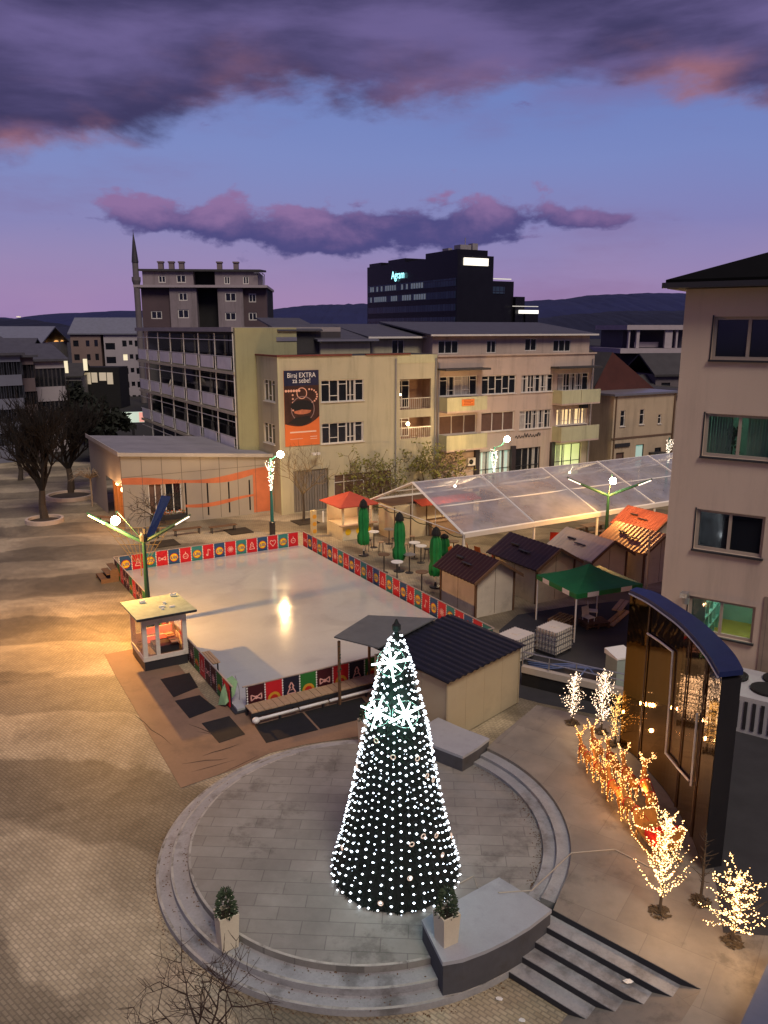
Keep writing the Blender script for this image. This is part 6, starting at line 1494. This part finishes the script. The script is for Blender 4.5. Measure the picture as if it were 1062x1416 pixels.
lit_tree(912, 1262, PZ, 2.55, .42, 1000, M['bulb_warm'], 'lit tree in warm lights standing alone nearest the sleigh', 1, 42)
lit_tree(1012, 1302, PZ, 1.7, .52, 850, M['bulb_warm'], 'short lit tree with swept bright branches at the right edge', 2, 32, style='limb')
lit_tree(831, 1012, PZ, 2.1, .36, 620, M['bulb_w2'] if 'bulb_w2' in M else glow('pinkish white bulb', (1.0,.70,.46), 4.0), 'larger whitish lit tree behind the reindeer', 3, 26)
lit_tree(791, 1000, PZ, 1.75, .3, 480, MATS['pinkish white bulb'], 'smaller whitish lit tree at the back by the railing', 4, 20)
lit_tree(968, 1247, PZ, 1.8, .3, 0, None, 'bare unlit little tree in front of the glass wall', 5, 0, bare=True)
lit_tree(850, 1030, PZ, 1.7, .3, 380, glow('golden bulb', (1.0,.5,.1), 2.5), 'added golden lit tree for the gleam at the left end of the glass wall', 6, 14)  # added tree; stands in for the golden reflection in the glass
# ================================================================== reindeer and sleigh made of lights
amber = mat('glow tinted wire figure', (.4,.16,.03), .6, var=.4, vs=6, emit=(1,.32,.04), es=.03)  # bulb glow is put into the amber colour and faint emission
def reindeer(loc, rz, s, label, seed, rear=False):
    rr = random.Random(seed); t = thing('light_reindeer', label, 'reindeer', loc, rz, 'reindeer figures made of amber lights')
    V = []; E = []; Rr = []
    def v(p, r_): V.append(p); Rr.append(r_); return len(V)-1
    tilt = .35 if rear else 0.0
    def T(x, y, z):
        if tilt and z > .3: x2, z2 = x*cos(tilt)-(z-.7)*sin(tilt), .7+x*sin(tilt)+(z-.7)*cos(tilt)+.08; return (x2, y, z2)
        return (x, y, z)
    pelv = v(T(-.36,0,.78), .15); mid = v(T(0,0,.75), .135); ch = v(T(.34,0,.80), .16); E += [(pelv,mid),(mid,ch)]
    n1 = v(T(.5,0,1.0), .09); n2 = v(T(.6,0,1.22), .075); hd = v(T(.68,0,1.3), .085); mz = v(T(.86,0,1.22), .045); E += [(ch,n1),(n1,n2),(n2,hd),(hd,mz)]
    for sy in (-1, 1):
        a = v(T(.36,sy*.1,.62), .07); k = v(T(.39 if not rear else .6, sy*.1,.36 if not rear else .5), .04); f = v(T(.36 if not rear else .55,sy*.1,.03 if not rear else .25), .028); E += [(ch,a),(a,k),(k,f)]
        a = v(T(-.40,sy*.1,.6), .085); k = v((-.33,sy*.1,.46), .05); hk = v((-.47,sy*.1,.28), .035); f = v((-.44,sy*.1,.02), .028); E += [(pelv,a),(a,k),(k,hk),(hk,f)]
        e1 = v(T(.62,sy*.09,1.36), .03); e2 = v(T(.58,sy*.16,1.4), .015); E += [(hd,e1),(e1,e2)]
        b0 = v(T(.64,sy*.05,1.42), .022); b1 = v(T(.56,sy*.18,1.62), .018); b2 = v(T(.6,sy*.28,1.82), .012); b3 = v(T(.72,sy*.2,1.74), .012); b4 = v(T(.46,sy*.24,1.74), .012); E += [(hd,b0),(b0,b1),(b1,b2),(b1,b3),(b1,b4)]
    tl_ = v(T(-.55,0,.86), .035); E.append((pelv, tl_))
    me = bpy.data.meshes.new('body'); me.from_pydata(V, E, []); o = bpy.data.objects.new('body', me); COL.objects.link(o); o.parent = t; me.materials.append(amber)
    md = o.modifiers.new('skin', 'SKIN'); md.use_smooth_shade = True
    for i, q in enumerate(me.skin_vertices[0].data): q.radius = (Rr[i], Rr[i]); q.use_root = (i == 0)
    o.modifiers.new('sub', 'SUBSURF').levels = 1; o.modifiers['sub'].render_levels = 1
    b = MB()
    for (i, j) in E:
        p, q = Vector(V[i]), Vector(V[j]); n = max(2, int((q-p).length*40*(1+3*max(Rr[i],Rr[j]))))
        for k in range(n):
            u = rr.random(); R = (Rr[i]*(1-u)+Rr[j]*u)*1.05+.012; d = Vector((rr.gauss(0,1), rr.gauss(0,1), rr.gauss(0,1))).normalized(); b.octa(p.lerp(q, u)+d*R, rr.choice((.010,.014,.019)))
    b.build('light_string', M['bulb_amber'] if seed % 2 else M['bulb_warm'], t)
    b = MB(); P = [T(.28,.17*cos(a_),.78+.19*sin(a_)) for a_ in [2*pi*k/10 for k in range(11)]]; b.tube(P, .02, 5, cap=False); P = [T(-.2,.16*cos(a_),.77+.17*sin(a_)) for a_ in [2*pi*k/10 for k in range(11)]]; b.tube(P, .02, 5, cap=False); b.tube([T(.28,-.18,.78),T(-.2,-.17,.78),T(-.75,-.12,.7)], .014, 5); b.build('harness', M['red'], t)
    t.scale = (s, s, s); return t
sl_ = G(905, 1172, PZ); fr_ = G(812, 1062, PZ); hdg = math.degrees(atan2(fr_[1]-sl_[1], fr_[0]-sl_[0]))
for i, (x, y, dh, k_, lb, rear) in enumerate(((808,1062,0,.66,'front reindeer of lights farthest from the sleigh on the open plaza side',False),(824,1052,-3,.66,'front reindeer of lights farthest from the sleigh on the glass wall side',False),
    (829,1088,0,.7,'second light reindeer from the front on the open plaza side',False),(846,1074,-4,.7,'second light reindeer from the front on the glass wall side',False),
    (850,1116,4,.74,'third light reindeer from the front on the open plaza side',False),(868,1098,-4,.74,'third light reindeer from the front on the glass wall side',False),
    (872,1144,6,.78,'light reindeer harnessed right before the sleigh on the open side',False),(893,1124,-8,.84,'rearing light reindeer beside the dark glass wall',True))):
    reindeer(G(x, y, PZ), hdg+dh, k_, lb, i+1, rear)
for x, y, w_ in ((811,1066,16),(850,1112,24),(893,1112,18),(902,1180,24)):
    g_ = G(x-6, y+14, PZ); lamp('figure_glow', (g_[0], g_[1], PZ+.75), w_*.7, (1.0,.45,.12), .3)
s = thing('light_sleigh', 'sleigh outlined in amber lights with a red seat behind the reindeer', 'sleigh', sl_, hdg)
b = MB()
for y in (-.3, .3):
    b.tube([(.75,y,.32),(.68,y,.12),(.5,y,.04),(-.6,y,.04),(-.75,y,.1)], .02, 6); b.tube([(.4,y,.04),(.35,y,.3)], .015, 5); b.tube([(-.4,y,.04),(-.4,y,.3)], .015, 5)
b.build('runner', amber, s)
b = MB(); b.prism([(-.55,-.32),(.45,-.32),(.45,.32),(-.55,.32)], .3, .36); b.slab([(-.55,-.32,.36),(-.55,.32,.36),(-.72,.32,.95),(-.72,-.32,.95)], .04); b.slab([(.45,-.32,.36),(.6,-.32,.7),(.6,.32,.7),(.45,.32,.36)], .03); b.build('tub', amber, s)
b = MB(); b.box(-.5,.05,-.28,.28,.363,.55); b.box(-.56,-.45,-.28,.28,.553,.9); b.build('seat', mat('red seat cloth', (.55,.02,.015), .7, var=.2), s)
b = MB(); rr = random.Random(3)
lines = [[(-.55,y,.36),(-.72,y,.97),(-.5,y,.85),(.1,y,.55),(.45,y,.4),(.62,y,.72)] for y in (-.34,.34)]+[[(.75,y,.32),(.5,y,.05),(-.7,y,.06)] for y in (-.32,.32)]+[[(-.73,-.3,.97),(-.73,.3,.97)],[(-.65,-.3,.6),(-.65,.3,.6)],[(.62,-.3,.72),(.62,.3,.72)]]
for P in lines:
    for p, q in zip(P, P[1:]):
        p, q = Vector(p), Vector(q); n = max(3, int((q-p).length/.05))
        for k in range(n): b.octa(p.lerp(q, k/n)+Vector((rr.gauss(0,.012), rr.gauss(0,.012), rr.gauss(0,.012))), rr.choice((.012,.016,.02)))
b.build('light_string', M['bulb_warm'], s)
# ================================================================== trees
def branchy(b, p, d, L, r_, depth, rr, tips, spread=.55, up=.12, kids_=3, seg=3, minr=.006):
    P = [Vector(p)]; d = Vector(d).normalized()
    for k in range(seg):
        d = (d+Vector((rr.gauss(0,.13), rr.gauss(0,.13), rr.gauss(0,.1)+up*.3))).normalized(); P.append(P[-1]+d*L/seg)
    rs = [r_*(1-.5*k/seg) for k in range(seg+1)]
    b.tube(P, rs, 5 if r_ > .03 else 3, cap=False)
    if depth == 0: tips.append((P[-1], d)); return
    for k in range(kids_+(rr.random() < .4)):
        at = P[rr.choice((1,2,3)) if k else seg] if seg >= 3 else P[-1]
        ax = d.orthogonal().normalized(); ax = Matrix.Rotation(rr.random()*2*pi, 3, d) @ ax
        nd = (d*(1-spread*.5)+ax*spread*rr.uniform(.6,1.5)+Vector((0,0,up))).normalized()
        branchy(b, at, nd, L*rr.uniform(.55,.85), max(minr, r_*.58), depth-1, rr, tips, spread, up, kids_, seg, minr)
def tree(name, label, base, h, seed, depth=4, spread=.6, up=.15, trunk=.3, r_=.12, leaves=0, lm=None, tm=None, cm=None, group=None, kids_=3, lsize=.12, minr=.01):
    rr = random.Random(seed); t = thing(name, label, 'tree', base, 0, group)
    b = MB(); th = h*trunk; b.tube([(0,0,-.1),(.02*h*rr.uniform(-1,1),.02*h*rr.uniform(-1,1),th*.5),(0,0,th)], [r_*1.3,r_,r_*.85], 8); b.build('trunk', tm or M['bark'], t)
    b = MB(); tips = []
    for k in range(5):
        a = k*2*pi/5+rr.random(); branchy(b, (0,0,th*.97), (cos(a)*spread, sin(a)*spread, .9), h*.30, r_*.6, depth-1, rr, tips, spread, up, kids_, 3, minr)
    c = b.build('crown', cm or M['twig'], t)
    if leaves:
        b = MB()
        for i in range(leaves):
            p, d = tips[rr.randrange(len(tips))]; p = p+Vector((rr.gauss(0,.16), rr.gauss(0,.16), rr.gauss(0,.16))); u = Vector((rr.gauss(0,1), rr.gauss(0,1), rr.gauss(0,1))).normalized(); w = u.orthogonal().normalized()
            s_ = lsize*rr.uniform(.5,1.1); b.face([p-u*s_, p+w*s_*.5, p+u*s_, p-w*s_*.5])
        b.build('leaves', lm, c)
    return t
tree('bare_tree', 'tall bare dark tree on the pale kerb ring at the far left', G(62,718), 8.6, 21, 5, .5, .25, .25, .26, kids_=4, minr=.022, cm=mat('dark twigs', (.010,.008,.008), .9, var=.3))
tree('bare_tree', 'second tall dark bare tree nearer the shop entrance', G(98,682), 8.4, 22, 5, .5, .25, .25, .28, kids_=4, minr=.025, cm=MATS['dark twigs'])
tree('bare_tree', 'dark bare tree farther back beside the street houses', G(28,664), 6.5, 23, 5, .5, .25, .28, .2, kids_=3, minr=.024, cm=MATS['dark twigs'])
tree('dark_tree', 'dense dark tree mass behind the shop building', G(140,640), 6.0, 24, 4, .6, .2, .25, .3, 2600, mat('dark evergreen leaves', (.012,.016,.012), .9, var=.6), cm=MATS['dark twigs'], lsize=.4, minr=.03)
tree('dark_tree', 'dense dark tree between the far block and the street houses', G(105,618), 7.2, 25, 4, .6, .2, .25, .3, 2600, MATS['dark evergreen leaves'], cm=MATS['dark twigs'], lsize=.45, minr=.03)
tree('bare_tree', 'small bare dark tree in front of the shop window', G(218,744), 4.2, 26, 4, .75, .05, .3, .08, kids_=3, minr=.012)
tree('bare_tree', 'slender bare tree between the teal lamp and the tent', G(420,722), 5.0, 27, 4, .6, .2, .42, .08, kids_=3, minr=.012, cm=M['twig_pale'])
tree('leafy_tree', 'wide spreading tree with thin yellow green leaves in front of the corner building', G(512,700), 6.6, 28, 4, .95, .05, .12, .16, 1500, M['leaf'], cm=M['twig_pale'], lsize=.14, minr=.014, kids_=4)
tree('leafy_tree', 'second spreading tree with yellow green leaves beside the graffiti wall', G(592,690), 6.4, 29, 4, .95, .05, .14, .15, 1800, M['leaf'], cm=M['twig_pale'], lsize=.16, minr=.014, kids_=4)
fg = G(285, 1475); tree('bare_tree', 'bare brown tree whose twigs rise at the lower left edge', fg, 2.9, 31, 4, .85, .12, .2, .05, kids_=3, minr=.007, cm=mat('warm twigs', (.045,.026,.02), .9))
# lit sprays on the pale bush near the shop entrance
t = thing('pale_bush', 'pale bare bush catching the lamp light beside the shop entrance', 'bush', G(128,700), 0); rr = random.Random(40); b = MB()
for i in range(60):
    a = rr.random()*2*pi; L = rr.uniform(.9,1.8); z1 = 2.2; b.tube([(0,0,z1),(cos(a)*L*.5,sin(a)*L*.5,z1+.5*rr.random()+.3),(cos(a)*L,sin(a)*L,z1+rr.uniform(-.1,.8))], [.03,.025,.012], 4)
b.build('branches', mat('pale bush bark', (.3,.24,.18), .9, var=.3), t); b = MB(); b.tube([(0,0,0),(0,0,2.3)], .07, 6); b.build('trunk', MATS['pale bush bark'], t)
# kerb rings
for px, py, r_, lb in ((62,722,1.3,'pale round kerb at the foot of the tall bare tree'),(98,688,1.9,'pale kerb round the second tall bare tree')):
    t = thing('tree_kerb', lb, 'kerb', G(px, py)); b = MB(); n = 28
    b.lathe([(r_-.2,.003),(r_,.003),(r_,.3),(r_-.2,.3)], n=n, cap=False); n0 = 0
    for k in range(n): l = (k+1) % n; b.f.append((3*n+k,3*n+l,l,k)); b.m.append(0)
    b.build('ring', mat('pale kerb', (.5,.42,.36), .7, var=.2), t); b = MB(); b.lathe([(r_-.205,.1),(.01,.12)], n=n); b.build('soil', M['bark'], t)
for px, py, lb in ((240,742,'slatted bench left of the small dark tree'),(290,738,'slatted bench between the small tree and the teal lamp'),(135,722,'slatted bench below the shop entrance')):
    bench(lb, G(px, py), RZ if px > 200 else -20, 1.9, 'wood_dark')
for px, py, lb in ((228,752,'square planting bed in front of the shop window'),(330,735,'square planting bed beside the teal lamp'),(422,722,'square planting bed round the slender bare tree')):
    o = MB(); o.box(-.8,.8,-.8,.8,.003,.05); q = o.build('planting_bed', mat('dark planting soil', (.04,.03,.02), .95, var=.5)); q.location = G(px, py); q.rotation_euler = (0,0,radians(RZ)); tag(q, lb, 'planting bed', 'planting beds in front of the shop')
# ================================================================== street lamps
def globe(b, c, r_=.2): b.ball(c, r_, 14, 8)
def ylamp(px, py, ptop, arms, label, headat, solar, seed=1):
    p = G(px, py); ztop = AtY(px, ptop, p[1])[2]; t = thing('street_lamp', label, 'street lamp', p, 0, 'street lamps with two spread arms')
    b = MB(); b.tube([(0,0,0),(0,0,ztop*.35),(0,0,ztop)], [.17,.12,.075], 12); b.build('pole', M['green'], t)
    b = MB(); b.lathe([(.24,0),(.24,.08),(.18,.16)], n=14); b.build('base', M['green'], t)
    ends = []
    for (ax_, ay) in arms:
        e = AtY(ax_, ay, p[1]); e = (e[0]-p[0], e[1]-p[1], e[2]); ends.append(e)
        b = MB(); d = Vector((e[0], e[1], e[2]-ztop)); b.tube([(0,0,ztop-.15), (d.x*.25, 0, ztop+d.z*.12), (d.x*.6, 0, ztop+d.z*.5), e], [.085,.09,.075,.04], 8); a_ = b.build('arm', M['green'], t)
        b = MB(); f = lambda u: Vector((e[0]*u, -.06, ztop-.15+(e[2]-ztop+.15)*u-.06)); b.tube([f(.68), f(.97)], .035, 6); b.build('light_strip', M['lampwhite'], a_)
    if headat:
        for k_, (hx, hy) in enumerate(headat):
            e = AtY(hx, hy, p[1]); b = MB(); globe(b, (e[0]-p[0], -.25, e[2]), .2); hd_ = b.build('lamp_globe', M['lampglass'], t, True)
            b = MB(); b.tube([(e[0]-p[0], -.2, e[2]+.12),(e[0]-p[0], 0, e[2]+.4),(0,0,ztop-.1)], .025, 5); b.build('globe_bracket', M['green'], t); lamp('street_light', (p[0]+e[0]-p[0]-.3, p[1]-.9, e[2]-.6), 3300 if solar else 900, (1.0,.47,.1), .06)
    if solar:
        b = MB(); x0_, z0_ = .1, ztop+.1
        b.slab([(.1,.1,z0_),(.35,.3,z0_-.05),(1.2,.5,z0_+1.75),(.85,.3,z0_+1.85)], .06); b.build('solar_panel', mat('blue solar panel', (.02,.045,.18), .3, .1, var=.1), t)
        b = MB(); b.box(.02,.12,-.1,.1,ztop,ztop+.5); b.lathe([(.16,ztop-.1),(.18,ztop+.15),(.1,ztop+.3)], n=10); b.build('pole_head', M['dark_metal'], t)
    return t
ylamp(207, 868, 745, ((120,709),(264,711)), 'green street lamp with spread arms and a blue solar panel by the rink', [(162,718)], True)
ylamp(836, 770, 682, ((784,660),(902,662)), 'dark green street lamp rising through the market tent roof', [(846,664)], False)
def tlamp(px, py, ptop, label, gp, seed, deco=True):
    p = G(px, py); z = AtY(px, ptop, p[1])[2]; t = thing('deco_lamp', label, 'street lamp', p, 0, 'teal lamps with icicle light motifs'); rr = random.Random(seed)
    b = MB(); b.tube([(0,0,0),(0,0,.9),(0,0,z)], [.16,.12,.06], 10); b.build('pole', M['teal'], t)
    b = MB(); b.lathe([(.2,0),(.2,.9),(.14,.95)], n=12); b.build('base', M['dark_metal'], t)
    if gp:
        e = AtY(*gp, p[1]); b = MB(); globe(b, (e[0]-p[0], -.1, e[2]), .22); b.build('lamp_globe', M['lampglass'], t, True); b = MB(); b.tube([(0,0,z-.1),((e[0]-p[0])*.6,-.05,z+.15),(e[0]-p[0],-.1,e[2]+.2)], .03, 6); b.build('globe_bracket', M['teal'], t); lamp('street_light', (e[0], p[1]-.5, e[2]-.1), 700, (1.0,.6,.24), .06)
    if deco:
        b = MB()
        for i in range(150):
            u = rr.random(); zz = z-.15-u*z*.38; R = .30*(1-u)**.7+.04; a = rr.random()*2*pi; b.octa((R*cos(a)*rr.random()**.5, -.12+R*.4*sin(a), zz), .026)
        b.build('icicle_lights', glow('icicle bulb', (1.0,.82,.62), 3.5), t)
    return t
tlamp(377, 740, 634, 'teal lamp with an icicle light motif at the rear of the rink', (388,628), 1)
tlamp(681, 700, 618, 'teal lamp with an icicle light motif in front of the pink building', (701,607), 2)
tlamp(919, 690, 605, 'teal lamp with a bright icicle motif before the beige house', None, 3)
# star frame leaning behind the green lamp
t = thing('wire_fan', 'unlit wire fan of light netting behind the green lamp', 'decoration', G(196, 800)); b = MB()
z0_ = 1.0
for k in range(9): a = -1.0+2.0*k/8; b.tube([(a*.4,0,z0_),(a*1.7,0,z0_+1.9)], .014, 4)
for j in range(5): u = j/4; w_ = .4+1.3*u; b.tube([(-w_,0,z0_+1.9*u),(w_,0,z0_+1.9*u)], .014, 4)
b.tube([(0,.03,0),(0,.03,z0_+.5)], .03, 5); b.build('wire', mat('golden wire', (.4,.28,.1), .5, .3), t)
# a walker seen only as a lit doorway silhouette is left to the shop; white bollard pair by the tree
for px, py, lb in ((447,722,'short white post beside the slender bare tree'),):
    p = G(px, py); b = MB(); b.lathe([(.07,0),(.07,.75),(.05,.82)], n=10); o = b.build('bollard', M['white_metal']); o.location = p; tag(o, lb, 'bollard', 'short white posts')
